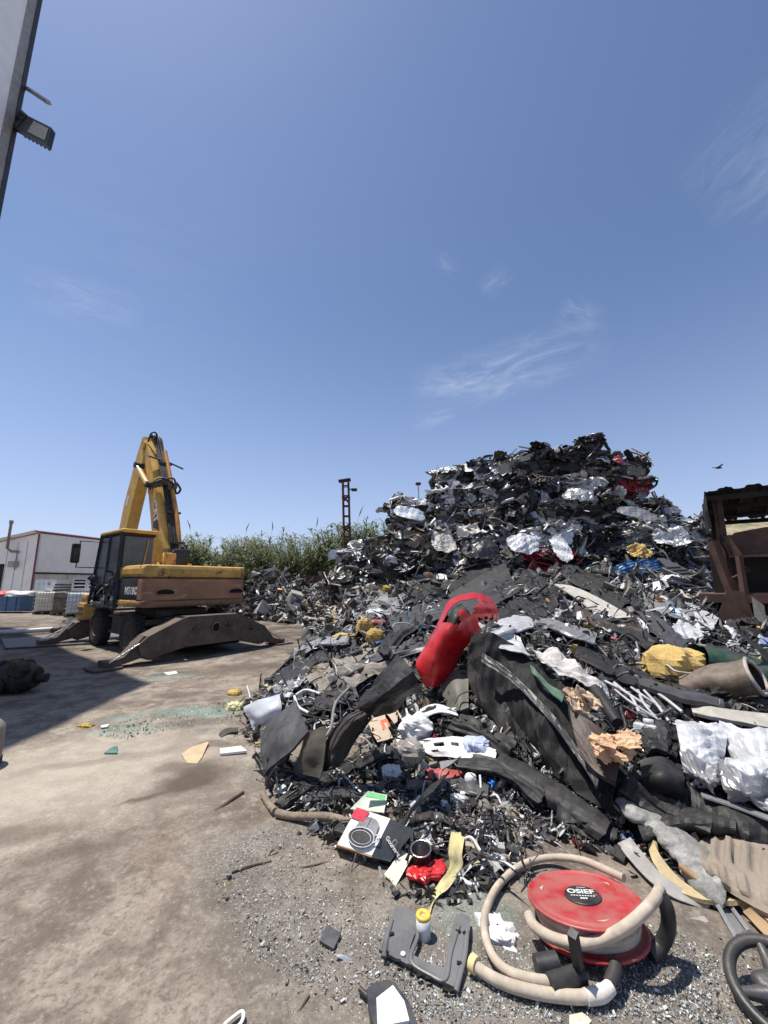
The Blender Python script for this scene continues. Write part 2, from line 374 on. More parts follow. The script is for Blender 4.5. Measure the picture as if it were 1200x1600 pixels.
# hill behind the yard, rising to the right
def hill():
    g = G(); m = bpy.data.materials.new('dry_hillside'); m.use_nodes = True; t = NT(m.node_tree); m.node_tree.nodes.clear()
    oc = t.n('TexCoord').outputs['Object']; n = t.noise(oc, .22, 9, .68); n2 = t.noise(oc, 1.1, 6, .6)
    c = t.mix(t.ramp(n, .4, .62), (.33, .265, .17, 1), (.115, .125, .06, 1)); c = t.mix(t.math('MULTIPLY', t.ramp(n2, .5, .7), .6), c, (.40, .33, .23, 1))
    b = t.n('BsdfPrincipled', {'Base Color': c, 'Roughness': .95}); o = t.n('OutputMaterial'); m.node_tree.links.new(b.outputs[0], o.inputs[0])
    rng = np.random.default_rng(5); xs = np.linspace(6, 190, 70); ys = np.linspace(34, 150, 40)
    X, Y = np.meshgrid(xs, ys, indexing='ij')
    h = 16.5 * np.clip((X - 8) / 45, 0, 1) ** .7 * np.clip((Y - 34) / 60, 0, 1) ** .85
    h += (np.sin(X * .21 + Y * .13) * .5 + np.sin(X * .53 - Y * .31) * .25 + rng.normal(size=X.shape) * .12) * np.clip(h / 4, 0, 1)
    g.grid(np.stack([X, Y, h - .05], -1), m, smooth=True); return struct(g.build('hills'))
hill()

# ------------------------------------------------------------------ building whose corner stands at the left, its roof throws the yard shadow
WHITE = mat('white_render', (.93, .93, .92), .7, var=.03, scale=2.5, dirt=.12, dirtcol=(.5, .47, .42), bump=.08)
DARKTRIM = mat('dark_trim', (.05, .045, .05), .5, var=.2)
GREYTRIM = mat('grey_trim', (.33, .32, .31), .6, var=.15, dirt=.3)
BH = 18.4
def near_building():
    r = empty('tall_building', (-9.69, 8.6, 0))
    tag(r, 'tall white rendered building at the left edge with a floodlight on its corner', 'building')
    d = np.array((-.765, .644)); q = d * 13
    poly = [(0, 0), (q[0], q[1]), (q[0] - 8, q[1] - 8), (-13, -16), (.3, -16)]
    g = G(); g.prism(poly, BH, WHITE); o = g.build('wall', r, (0, 0, BH / 2))
    g = G(); g.box((.0, -.20, BH / 2), (.05, .22, BH + .01), GREYTRIM); g.build('corner_flashing', r)
    g = G(); g.box((.01, -.035, BH / 2), (.07, .11, BH + .02), DARKTRIM); g.build('corner_trim', r)
    g = G(); g.prism([(p[0] * 1.004, p[1] * 1.004) for p in poly], .12, DARKTRIM); g.build('roof_coping', r, (0, 0, BH + .062))
near_building()
BLACKP = mat('black_metal', (.018, .018, .02), .45, var=.3, dirt=.25)
def floodlight():
    c = P(50, 196, 8.5); r = empty('floodlight', tuple(c)); tag(r, 'black floodlight reaching out from the white corner at upper left', 'floodlight')
    q = [P(38, 178, 8.60), P(80, 199, 8.15), P(73, 226, 8.05), P(20, 198, 8.5)]; q = [v - c for v in q]
    n = np.cross(q[1] - q[0], q[3] - q[0]); n /= np.linalg.norm(n); n = n if n @ (-c + (0, 0, CAM_H)) > 0 else -n
    def plate(g, k0, k1, l0, l1, z0, z1, m):
        V = []
        for z in (z0, z1):
            for u, v in ((k0, l0), (k1, l0), (k1, l1), (k0, l1)): V.append((q[0] * (1 - u) + q[1] * u) * (1 - v) + (q[3] * (1 - u) + q[2] * u) * v + n * z)
        g.add(V, [(0, 3, 2, 1), (4, 5, 6, 7), (0, 1, 5, 4), (1, 2, 6, 5), (2, 3, 7, 6), (3, 0, 4, 7)], m)
    g = G(); plate(g, 0, 1, 0, 1, -.12, 0, BLACKP)
    for k in range(7): plate(g, .1 + k * .12, .13 + k * .12, .06, .94, -.22, -.12, BLACKP)
    g.build('lamp_housing', r)
    g = G(); plate(g, .42, .93, .14, .86, .002, .010, mat('lamp_glass', (.36, .34, .28), .25, var=.15)); g.build('lamp_glass', r)
    g = G(); e = (q[0] + q[3]) / 2; g.tube([e + (.10, 0, .02), e + (-.45, .25, .28)], .09, BLACKP, n=4, smooth=False); g.tube([q[0] + n * -.05, q[0] + (-.30, .1, .30)], .05, BLACKP, n=4, smooth=False); plate(g, -.12, .12, .1, .9, -.16, .02, BLACKP); g.build('bracket', r)
    a = empty('steel_bar', tuple(P(30, 130, 8.8))); tag(a, 'short grey metal arm sticking out above the floodlight', 'bracket')
    e = P(77, 161, 8.2) - P(30, 130, 8.8)
    g = G(); e = np.array(e); g.tube([-e * .35, e], .055, mat('galv', (.42, .42, .43), .4, .7), n=4, smooth=False); g.build('bar', a)
    g = G(); g.tube([e * .0 + (0, 0, -.12), e * .22 + (0, 0, -.10)], .03, MATS['galv'], n=6); g.build('stay', a)
floodlight()

# ------------------------------------------------------------------ warehouse
def warehouse():
    WM = mat('pale_cladding', (.78, .77, .74), .5, var=.05, scale=.8, dirt=.2, dirtcol=(.42, .38, .33), bump=.02)
    RED = mat('maroon_trim', (.19, .035, .055), .5, var=.15); CONC = mat('precast_concrete', (.58, .55, .47), .85, var=.12, scale=1.2, dirt=.3)
    DK = mat('dark_gap', (.03, .03, .03), .8); GR = mat('rust_pipe', (.20, .15, .13), .6, var=.3)
    c = np.array((-26.0, 30.0)); d1 = np.array((1.4, 6.6)); d1 /= np.linalg.norm(d1); d2 = np.array((-d1[1], d1[0]))
    r = empty('warehouse', (c[0], c[1], 0)); tag(r, 'pale metal clad warehouse with maroon trim beyond the white tanks', 'warehouse')
    L, Wd, H0, H1 = 16.0, 14.0, 5.4, 3.1
    def pt(a, b, z): v = d1 * a + d2 * b; return (v[0], v[1], z)
    R = np.stack([np.append(d1, 0), np.append(d2, 0), (0, 0, 1)], 1)
    def slab(name, a0, a1, b0, b1, z0, z1, m):
        g = G(); g.box(R @ ((a0 + a1) / 2, (b0 + b1) / 2, (z0 + z1) / 2), (a1 - a0, b1 - b0, z1 - z0), m, R=R); return g.build(name, r)
    # long wall: concrete below, ribbed cladding above
    slab('lower_wall', 0.02, L, 0.0, .2, 0, 2.28, CONC)
    g = G(); n = 161; aa = np.linspace(0.02, L, n); off = np.where((np.arange(n) // 1) % 4 < 2, 0.0, .02)
    A = np.stack([np.stack([R @ (a, -o, z) for a, o in zip(aa, off)]) for z in (2.42, H0 - .1)], 0); g.grid(A, WM); g.build('side_cladding', r)
    slab('cladding_backing', 0.02, L, .03, .16, 2.3, H0 - .12, WM)
    slab('base_flashing', 0.03, L, -.06, .025, 2.29, 2.41, DK)
    for k in range(1, 6): slab('panel_joint', k * 2.6, k * 2.6 + .05, -.004, .02, 0, 2.27, DK)
    # gable wall with door opening
    def hz(b): return H0 + (H1 - H0) * b / Wd
    g = G(); bs = [0, 2.85, 2.85, 6.6, 6.6, Wd]
    for b0, b1, z0 in ((.0, 2.85, 0), (2.85, 6.6, 3.05), (6.6, Wd, 0)):
        V = [R @ (0, b0, z0), R @ (0, b1, z0), R @ (0, b1, hz(b1) - .1), R @ (0, b0, hz(b0) - .1)]
        V += [v + R @ (.15, 0, 0) for v in V]
        g.add(V, [(0, 1, 2, 3), (4, 7, 6, 5), (0, 4, 5, 1), (1, 5, 6, 2), (3, 7, 4, 0), (2, 6, 7, 3)], WM)
    g.build('gable_wall', r)
    slab('door', .35, .45, 2.6, 6.9, 0, 3.2, mat('door_dark', (.012, .01, .01), .8))  # dark panel added inside the opening to shut out the sky behind
    slab('back_wall', 10.4, 10.5, .4, Wd - .3, 0, 2.9, mat('inside_dark', (.05, .048, .045), .9))
    g = G()
    for k in range(1, 4): g.box(R @ (-.012, k * .92, 2.4), (.02, .03, 4.6), GREYTRIM, R=R)
    g.build('cladding_seam', r)
    def bar(name, p, q, w, m):
        g = G(); g.tube([p, q], w * .7, m, n=4, smooth=False); return g.build(name, r)
    bar('corner_trim', R @ (-.04, -.06, 0), R @ (-.04, -.06, H0 - .15), .11, RED)
    bar('verge_trim', R @ (-.35, -.05, H0 + .06), R @ (-.35, Wd, H1 + .06), .09, RED)
    bar('eaves_trim', R @ (-.3, -.09, H0 + .02), R @ (L, -.09, H0 + .02), .08, RED)
    g = G(); V = [R @ v for v in ((-.4, -.05, H0), (L, -.05, H0), (L, Wd, H1), (-.4, Wd, H1))]; V += [v + np.array((0, 0, .1)) for v in V]
    g.add(V, [(0, 3, 2, 1), (4, 5, 6, 7), (0, 1, 5, 4), (1, 2, 6, 5), (2, 3, 7, 6), (3, 0, 4, 7)], WM); g.build('roof', r)
    w = slab('window', 5.15, 5.95, -.07, -.025, 3.55, 4.25, GREYTRIM); g = G(); g.box(R @ (5.55, -.075, 3.9), (.62, .03, .52), DK, R=R)
    for k in range(4): g.box(R @ (5.55, -.10, 3.7 + k * .14), (.66, .03, .03), GREYTRIM, R=R)
    g.build('pane', w)
    g = G(); g.tube([R @ (-.4, 2.3, 6.1), R @ (-.4, 2.3, 4.2), R @ (-.3, 2.0, 3.95), R @ (-.2, 1.6, 3.95), R @ (-.1, 1.55, 3.9)], .09, GR, n=8); g.tube([R @ (-.4, 2.3, 6.05), R @ (-.4, 2.3, 6.3)], .13, GR); g.build('flue_pipe', r)
    g = G(); g.box(R @ (-.22, 1.75, 3.0), (.35, .55, .45), GREYTRIM, R=R); g.tube([R @ (-.06, 1.75, 3.9), R @ (-.06, 1.75, 2.6)], .03, GR); g.build('wall_lamp', r)
    mark('the warehouse', P(120, 870, 30))
warehouse()

# ------------------------------------------------------------------ rusty lattice tower
RUST = mat('rust', (.15, .07, .045), .85, var=.4, scale=4, dirt=.3, dirtcol=(.09, .05, .04), bump=.3)
RUSTD = mat('dark_rust', (.085, .05, .04), .85, var=.4, scale=3, dirt=.3, dirtcol=(.12, .09, .07), bump=.3)
def tower():
    b = P(546, 905, 20.0); b[2] = 0; tp = P(540, 752, 20.0)
    r = empty('lattice_tower', tuple(b)); tag(r, 'thin rusty lattice tower leaning beside the scrap bales', 'tower')
    v = tp - b; H = np.linalg.norm(v); w = .16
    leg = [(-w, -w), (w, -w), (w, w), (-w, w)]
    for x, y in leg:
        g = G(); g.tube([(x, y, 0), (v[0] + x * .9, v[1] + y * .9, v[2])], .045, RUST, n=4, smooth=False); g.build('leg', r)
    for k in range(13):
        g = G(); f = (k + .5) / 13
        for i in range(4):
            a, c = leg[i], leg[(i + 1) % 4]
            g.tube([v * f + np.array((*a, 0)), v * f + np.array((*c, 0))], .03, RUST, n=4, smooth=False)
            if k % 3 == 2: g.tube([v * (f - .05) + np.array((*a, 0)), v * f + np.array((*c, 0))], .05, RUST, n=4, smooth=False)
        g.build('bracing', r)
    g = G(); g.box(v + (-.05, 0, .04), (.62, .5, .06), RUSTD, R=Matrix.Rotation(math.radians(-9), 3, 'Y')); g.build('top_plate', r)
    g = G(); g.box(v + (.45, 0, -.45), (.28, .2, .12), RUSTD); g.box(v + (.28, 0, -.42), (.3, .05, .05), RUSTD); g.build('side_bracket', r)
    mark('the lattice tower', P(542, 860, 20))
tower()

# ------------------------------------------------------------------ giant reeds behind the yard
def leaf_mat(name, c0, c1):
    m = bpy.data.materials.new(name); m.use_nodes = True; t = NT(m.node_tree); m.node_tree.nodes.clear()
    oc = t.n('TexCoord').outputs['Object']; gi = t.n('NewGeometry').outputs['Random Per Island']; n = t.noise(oc, 1.1, 5, .6)
    c = t.mix(t.ramp(t.math('ADD', t.math('MULTIPLY', gi, .5), t.math('MULTIPLY', n, .6)), .25, .85), c0, c1)
    orr = t.n('ObjectInfo').outputs['Random']; c = t.mix(t.math('MULTIPLY', orr, .45), c, (.20, .20, .10, 1)); c = t.mix(t.math('MULTIPLY', t.math('GREATER_THAN', gi, .86), .7), c, (.34, .30, .17, 1))
    b = t.n('BsdfPrincipled', {'Base Color': c, 'Roughness': .6, 'Specular IOR Level': .3}); tr = t.n('BsdfTranslucent', {0: c}); mx = t.n('MixShader', {0: .22})
    m.node_tree.links.new(b.outputs[0], mx.inputs[1]); m.node_tree.links.new(tr.outputs[0], mx.inputs[2])
    o = t.n('OutputMaterial'); m.node_tree.links.new(mx.outputs[0], o.inputs[0]); return m
REED = leaf_mat('reed_leaf', (.07, .105, .042, 1), (.26, .31, .15, 1)); STEM = mat('reed_stem', (.20, .22, .09), .7, var=.3)
PLUME = mat('reed_plume', (.22, .19, .14), .9, var=.3)
def reed_clump(seed, h):
    rng = np.random.default_rng(seed); gs = G(); gl = G(); gps = []
    for k in range(40):
        x, y = rng.normal(size=2) * (.62, .5); hh = h * rng.uniform(.5, 1.0) ** .8; lean = rng.normal(size=2) * .45 + np.array((x, y)) * .35
        T = np.linspace(0, 1, 7)[:, None]; pts = np.array((x, y, 0)) + np.concatenate([lean * T ** 2.2, T * hh], 1)
        gs.tube(pts, [.022, .008], STEM, n=4, cap=False)
        if rng.random() < .03 and hh > h * .85:
            d = np.array((lean[0], lean[1], 1.6)); d /= np.linalg.norm(d)
            gp = G(); gps.append(gp); gp.tube([pts[-1] - d * .1, pts[-1] + d * .55], .006, PLUME, n=4); gp.tube([pts[-1] + d * .5, pts[-1] + d * .8, pts[-1] + d * 1.2 + (rng.normal() * .08, 0, 0)], [.008, .035, .008], PLUME, n=5)
        n = 58; f = rng.uniform(.10, 1.0, n) ** .75; az = rng.uniform(0, 2 * math.pi, n); L = rng.uniform(.35, .85, n) * (1.1 - .45 * f); w = rng.uniform(.015, .032, n)
        base = np.stack([np.interp(f, T[:, 0], pts[:, i]) for i in range(3)], 1)
        out = np.stack([np.cos(az), np.sin(az), np.zeros(n)], 1); side = np.stack([-np.sin(az), np.cos(az), np.zeros(n)], 1); up = np.array((0, 0, 1.))
        rise = rng.uniform(.5, 1.3, n)[:, None]
        p0 = base; p1 = base + out * (L * .45)[:, None] + up * rise * (L * .5)[:, None]; p2 = base + out * (L * .95)[:, None] + up * rise * (L * .45)[:, None] - up * (L * .22)[:, None]
        V = np.stack([p0 - side * w[:, None] * .5, p0 + side * w[:, None] * .5, p1 + side * w[:, None], p1 - side * w[:, None], p2], 1).reshape(-1, 3)
        b = np.arange(n)[:, None] * 5
        gl.add(V, b + np.array((0, 1, 2, 3)), REED); gl.add(V[:0], np.zeros((0, 3), int), REED) if False else None
        V2 = V.reshape(-1, 5, 3)[:, [3, 2, 4]].reshape(-1, 3); gl.add(V2, np.arange(n)[:, None] * 3 + np.array((0, 1, 2)), REED)
    r = empty('giant_reed'); gs.build('stem', r); gl.build('foliage', r)
    for gp in gps: gp.build('plume', r)
    return r
def copy_tree(o, parent=None):
    c = o.copy(); COL.objects.link(c)
    if parent: c.parent = parent
    for ch in list(o.children): copy_tree(ch, c)
    return c
def reeds():
    rng = np.random.default_rng(8); protos = [reed_clump(20 + i, 4.5) for i in range(4)]; used = set()
    pos = []
    for i, px in enumerate(np.linspace(268, 640, 27)):
        Y = 27 + (i % 3) * 1.6 + rng.uniform(-.5, .5); tops = np.interp(px, [268, 300, 345, 400, 440, 470, 500, 520, 560, 600, 640], [850, 846, 846, 843, 845, 836, 848, 834, 828, 824, 830])
        pos.append((px + rng.uniform(-4, 4), Y, tops + rng.uniform(-16, 20)))
    for i, (px, Y, top) in enumerate(pos):
        k = i % 4; o = protos[k] if k not in used else copy_tree(protos[k]); used.add(k)
        p = P(px, 910, Y); H = P(px, top, Y)[2]; o.location = (p[0], p[1], 0); s = H / 4.55
        o.scale = (s * rng.uniform(1.0, 1.25), s * rng.uniform(1.0, 1.25), s); o.rotation_euler = (0, 0, rng.uniform(0, 6.28))
        if px < 345: lab = 'giant reed clump behind the excavator, near its yellow boom'
        elif px < 520: lab = 'giant reed clump behind the rusty fence and far scrap pile'
        else: lab = 'tall giant reed clump round the foot of the lattice tower'
        tag(o, lab, 'reeds', 'giant reeds along the back of the yard: ' + ('by the boom' if px < 345 else 'behind the fence' if px < 520 else 'round the tower'))
reeds()
def rusty_fence():
    a = P(395, 905, 24.5); b = P(545, 905, 23.0); v = b - a; L = np.hypot(v[0], v[1]); ang = math.atan2(v[1], v[0])
    r = empty('rusty_fence', (a[0], a[1], 0), ang); tag(r, 'low rusty sheet fence in front of the giant reeds', 'fence')
    g = G(); n = 200; xs = np.linspace(0, L, n); A = np.stack([np.stack([xs, .03 * np.sign(np.sin(xs * 14)), np.full(n, z)], -1) for z in (0, 2.05)], 0)
    g.grid(A, RUST); g.build('sheet_panel', r)
    for k in range(6):
        g = G(); g.box((L * k / 5, .12, 1.1), (.1, .1, 2.2), RUSTD); g.build('post', r)
    mark('the rusty fence', P(480, 900, 24))
rusty_fence()
# ------------------------------------------------------------------ excavator
YEL = mat('worn_yellow', (.72, .43, .10), .5, var=.14, scale=3, dirt=.35, dirtcol=(.25, .15, .06), wear=.12, wearcol=(.13, .06, .035), wscale=2.2, bump=.08)
YELD = mat('dirty_yellow', (.60, .345, .085), .6, var=.2, scale=3, dirt=.4, dirtcol=(.16, .10, .05), wear=.32, wearcol=(.12, .06, .035), wscale=2.4, bump=.1)
BROWN = mat('primer_brown', (.36, .17, .092), .6, var=.22, scale=1.6, dirt=.35, dirtcol=(.24, .15, .10), wear=.30, wearcol=(.50, .30, .11), wscale=1.8, bump=.08, streak=5.0)
GLASS = mat('dusty_glass', (.012, .014, .014), .22, var=.3, scale=5, dirt=.2, dirtcol=(.08, .077, .07), spec=.4)
STEEL = mat('grimy_steel', (.095, .075, .062), .65, .25, var=.35, scale=3, dirt=.55, dirtcol=(.17, .13, .10), wear=.2, wearcol=(.16, .075, .05), bump=.25)
HOLE_SHADE = mat('hole_shade_dark', (.006, .006, .006), .9)
CHROME = mat('chrome_rod', (.62, .62, .62), .22, .9, var=.1)
RUBBER = mat('old_rubber', (.028, .027, .026), .85, var=.3, dirt=.5, dirtcol=(.10, .085, .07), bump=.3)
HOSEM = mat('hydraulic_hose', (.02, .02, .022), .55, var=.3, dirt=.3)
BLK = mat('black_plastic', (.02, .02, .022), .45, var=.4, scale=5, dirt=.35, dirtcol=(.10, .09, .078), bump=.1)
WTXT = mat('white_lettering', (.72, .70, .66), .6, var=.1)
def tyre(parent, pos, r=.44, w=.26):
    M = Matrix.Translation(pos) @ Matrix.Rotation(math.pi / 2, 4, 'Y')
    prof = [(r * .55, -w * .42), (r * .72, -w * .5), (r * .9, -w * .5), (r * .985, -w * .36), (r, -w * .2), (r, w * .2), (r * .985, w * .36), (r * .9, w * .5), (r * .72, w * .5), (r * .55, w * .42)]
    e = empty('wheel'); e.parent = parent
    g = G(); g.lathe(prof, RUBBER, 40, M)
    for k in range(28):
        a = k / 28 * 2 * math.pi
        for s in (-1, 1):
            g.box((pos[0] + s * w * .22, pos[1] + math.cos(a + s * .05) * r, pos[2] + math.sin(a + s * .05) * r), (w * .42, .05, .05), RUBBER, R=Matrix.Rotation(a, 3, 'X'))
    g.build('tyre', e)
    g = G(); rr = r * .56; g.lathe([(0, -.05), (rr * .3, -.06), (rr * .4, -.02), (rr * .8, -.02), (rr * .9, -w * .40), (rr, -w * .43), (rr, w * .43), (rr * .9, w * .40), (rr * .8, .04), (rr * .4, .04), (rr * .35, .10), (0, .10)], STEEL, 28, M)
    for k in range(8):
        a = k / 8 * 2 * math.pi; g.tube([(pos[0] - .05, pos[1] + math.cos(a) * rr * .6, pos[2] + math.sin(a) * rr * .6), (pos[0] + .06, pos[1] + math.cos(a) * rr * .6, pos[2] + math.sin(a) * rr * .6)], .018, STEEL, n=6)
    g.build('rim', e)
def excavator():
    r = empty('excavator', (-5.7, 11.0, 0), math.radians(52))
    tag(r, 'old yellow wheeled excavator with a rusty brown counterweight parked on its outriggers', 'excavator')
    # --- undercarriage
    g = G(); g.rbox((0, .45, .55), (1.1, 4.4, .56), .04, STEEL); g.box((.2, -.3, .46), (1.5, 3.0, .62), HOLE_SHADE); g.box((.35, .4, .55), (1.2, 2.2, .6), MATS['hole_shade_dark']); g.rbox((0, 0, .88), (1.3, 1.3, .24), .05, STEEL); g.tube([(0, 0, .95), (0, 0, 1.12)], .62, STEEL, n=28)  # the two near-black boxes are added to block light and darken the underside
    for s in (-1, 1):
        g.box((s * .82, .45, .80), (.55, 1.25, .05), STEEL); g.box((s * 1.0, .45, .62), (.05, 1.1, .34), STEEL); g.box((s * .98, .45, .40), (.09, 1.5, .08), STEEL); g.box((s * .72, -.9, .72), (.5, .1, .12), STEEL)
    g.build('chassis', r)
    for y in (-.42, 1.75):
        g = G(); g.tube([(-1.0, y, .46), (1.0, y, .46)], .11, STEEL, n=10); g.lathe([(0, -.2), (.2, -.12), (.22, .1), (0, .2)], STEEL, 14, Matrix.Translation((0, y, .46))); g.build('axle', r)
        for s in (-1, 1): tyre(r, (s * 1.04, y, .47), .47, .28)
    # steps and tool box on the left
    g = G(); g.rbox((-1.12, 2.55, .86), (.40, .55, .46), .03, YELD); g.box((-1.33, 2.55, .95), (.02, .45, .05), STEEL); g.box((-1.33, 2.55, .80), (.02, .45, .05), STEEL); g.rbox((-1.1, 2.55, 1.22), (.34, .45, .2), .03, YELD); g.build('step_box', r)
    # --- outriggers front and rear
    for y, f in ((-1.95, -1), (2.65, 1)):
        e = empty('outrigger'); e.parent = r
        M = Matrix.Translation((0, y, 0)) @ Matrix.Rotation(math.pi / 2, 4, 'X')
        g = G()
        body = [(-1.52, .20), (-1.58, .40), (-1.40, .56), (-.72, .87), (-.60, .90), (.62, .90), (.78, .84), (1.38, .54), (1.56, .38), (1.5, .16), (1.35, .10), (.72, .26), (-.62, .26), (-1.35, .10)]
        g.prism(body, .06, STEEL, M=Matrix.Translation((0, y + f * .21, 0)) @ Matrix.Rotation(math.pi / 2, 4, 'X'))
        g.prism(body, .06, STEEL, M=Matrix.Translation((0, y - f * .21, 0)) @ Matrix.Rotation(math.pi / 2, 4, 'X'))
        g.box((0, y, .885), (1.22, .38, .03), STEEL); g.box((0, y, .28), (1.2, .38, .03), STEEL)
        for s in (-1, 1):
            g.box((s * 1.06, y, .70), (.76, .38, .03), STEEL, R=Matrix.Rotation(s * .435, 3, 'Y')); g.box((s * 1.0, y, .19), (.68, .38, .03), STEEL, R=Matrix.Rotation(s * .27, 3, 'Y'))
        g.build('beam', e)
        if f < 0:
            g = G(); Mh = Matrix.Translation((.05, y + f * .24, .62)) @ Matrix.Rotation(math.pi / 2, 4, 'X')
            g.lathe([(.09, -.03), (.125, -.03), (.125, .05), (.09, .05), (.09, -.03)], STEEL, 24, Mh); g.lathe([(0, 0.004), (.095, 0.004)], mat('hole_shade_dark', (.006, .006, .006), .9), 20, Mh); g.build('hitch_ring', e)
            for x, z in ((-.36, .66), (-.26, .70), (.30, .70), (.42, .66), (-.42, .60)): g = G(); g.lathe([(0, .03), (.05, .02), (.06, -.02)], STEEL, 10, Matrix.Translation((x, y + f * .245, z)) @ Matrix.Rotation(math.pi / 2, 4, 'X')); g.build('pin_boss', e)
            g = G()
            for x in (-1.15, -.82, .82, 1.12):
                g = G(); g.box((x, y + f * .245, .47 - abs(x) * .05), (.20, .012, .16), STEEL, R=Matrix.Rotation(-.42 * (1 if x < 0 else -1), 3, 'Y')); g.build('wear_plate', e)
            g = G()
            for x, z in ((-.46, .62), (.36, .64), (1.0, .5)): g.box((x, y + f * .242, z), (.07, .01, .05), MATS['hole_shade_dark'])
            g.build('slot_mark', e)
        for s in (-1, 1):
            leg = [(1.28 * s, .18), (1.32 * s, .52), (1.46 * s, .56), (1.78 * s, .20), (2.12 * s, .10), (2.12 * s, .05), (1.9 * s, .03)]
            g = G(); g.prism(leg if s > 0 else leg[::-1], .30, STEEL, M=M); lo = g.build('leg', e)
            g = G(); g.tube([(1.36 * s, y + f * .17, .52), (2.05 * s, y + f * .17, .12)], .018, CHROME, n=6); g.tube([(1.0 * s, y, .62), (1.38 * s, y, .47)], .05, STEEL, n=8); g.tube([(1.05 * s, y - .02, .57), (1.55 * s, y - .02, .43)], .03, CHROME, n=8); g.build('cylinder', e)
            g = G(); g.prism([(-.24, -.30), (.24, -.30), (.28, 0), (.24, .30), (-.24, .30), (-.28, 0)], .035, STEEL, M=Matrix.Translation((2.08 * s, y, .02))); g.box((2.05 * s, y, .09), (.16, .34, .11), STEEL); g.build('foot_pad', e)
    # --- upper frame and counterweight
    g = G(); g.rbox((0, .2, 1.17), (2.3, 2.6, .14), .03, STEEL); g.rbox((.75, .9, 1.5), (.9, 1.6, .55), .06, YELD); g.build('upper_frame', r)
    def cw(z0, z1, y0, rr, m, name, grow=0.0, x0=-1.28, x1=1.28, yf=-.55):
        n = 10; a = np.linspace(0, math.pi / 2, n); pts = [(x0 - grow, yf)] ; R_ = .28
        pts += [(x0 - grow + R_ - R_ * math.cos(t), y0 - grow + R_ - R_ * math.sin(t)) for t in a]
        pts += [(x1 + grow - R_ + R_ * math.sin(t), y0 - grow + R_ - R_ * math.cos(t)) for t in a]
        pts += [(x1 + grow, yf)]
        P2 = np.array(pts); c = np.array((0, (y0 + yf) / 2)); zs = []
        for t in np.linspace(0, math.pi / 2, 5): zs.append((z0 + rr * (1 - math.sin(t)) , rr * (1 - math.cos(t)) ))
        prof = [(z0, rr), (z0 + rr * .3, rr * .3), (z0 + rr, 0), (z1 - rr, 0), (z1 - rr * .3, rr * .3), (z1, rr)]
        g = G(); A = []
        for z, ins in prof:
            q = P2.copy(); q[:, 0] = np.clip(q[:, 0], x0 - grow + ins, x1 + grow - ins) ; q[:, 1] = np.maximum(q[:, 1], y0 - grow + ins); A.append(np.column_stack([q, np.full(len(q), z)]))
        A = np.array(A); g.grid(A, m, close_v=True, smooth=False)
        g.add(A[-1], [list(range(len(P2)))], m); g.add(A[0], [list(range(len(P2)))[::-1]], m)
        return g.build(name, r)
    cwo = cw(1.24, 1.74, -1.5, .03, BROWN, 'counterweight', 0.0)
    cw(1.09, 1.238, -1.5, .05, mat('lower_lip', (.25, .13, .06), .6, var=.2, dirt=.5, dirtcol=(.18, .12, .08), wear=.2), 'counterweight_lip', .015)
    cw(1.76, 2.06, -1.5, .09, YELD, 'engine_hood', .012, yf=.5)
    cw(1.735, 1.765, -1.5, .005, RUSTD, 'hood_seam', -.02, yf=.5)
    for x in (-.85, .95):
        g = G(); M = Matrix.Translation((x, -1.502, 1.42)) @ Matrix.Rotation(math.pi / 2, 4, 'X')
        pl = [(math.cos(t) * .21, max(-.05, math.sin(t) * .085)) for t in np.linspace(0, 2 * math.pi, 24, endpoint=False)]
        g.prism(pl, .02, MATS['hole_shade_dark'], M=M); g.tube([(x + p[0], -1.515, 1.42 + p[1]) for p in pl + pl[:1]], .014, BROWN, n=5, cap=False); g.build('lifting_slot', r)
    # left side panels with the model plate
    g = G(); g.rbox((-1.255, -.32, 1.50), (.06, 1.46, .48), .02, BLK); g.build('side_panel', r)
    for k in range(5): g = G(); g.box((-1.288, .02 + .0 * k, 1.34 + k * .035), (.012, .16, .012), STEEL); g.build('louvre', r)
    g = G(); g.rbox((-1.262, -.30, 1.175), (.06, 1.5, .13), .02, YELD); g.build('side_sill', r)
    g = G(); g.rbox((1.22, .2, 1.46), (.10, 2.3, .55), .03, YELD); g.build('side_door', r)
    ML = lambda y, z: Matrix.Translation((-1.292, y, z)) @ Matrix(((0, 0, -1, 0), (-1, 0, 0, 0), (0, 1, 0, 0), (0, 0, 0, 1)))
    text_part('lettering', 'M318C', .24, WTXT, r, ML(-.72, 1.45), bold=.006)
    g = G(); g.box((-1.290, .14, 1.45), (.012, .07, .22), WTXT); g.box((-1.290, -1.02, 1.47), (.01, .02, .16), WTXT); g.build('decal', r)
    # --- cab
    x0, x1, y0, y1, z0, z1 = -1.30, -.52, .10, 1.72, 1.05, 2.92
    g = G()
    fr = .045
    def post(a, b, w=fr, m=BLK): g.tube([a, b], w, m, n=4, smooth=False)
    post((x0, y0, z0), (x0, y0, z1), .06); post((x1, y0, z0), (x1, y0, z1), .06, YEL); post((x0, y1 + .25, z0), (x0, y1 - .15, z1)); post((x1, y1 + .25, z0), (x1, y1 - .15, z1)); post((x0, 1.0, z0), (x0, .92, z1), .035)
    for x in (x0, x1): post((x, y0, z1 - .03), (x, y1 - .15, z1 - .03)); post((x, y0, z0), (x, y1 + .25, z0)); 
    post((x0, y1 - .15, z1 - .03), (x1, y1 - .15, z1 - .03)); post((x0, y0, z1 - .05), (x1, y0, z1 - .05), .06); post((x0, y1 + .25, z0), (x1, y1 + .25, z0)); g.build('cab_frame', r)
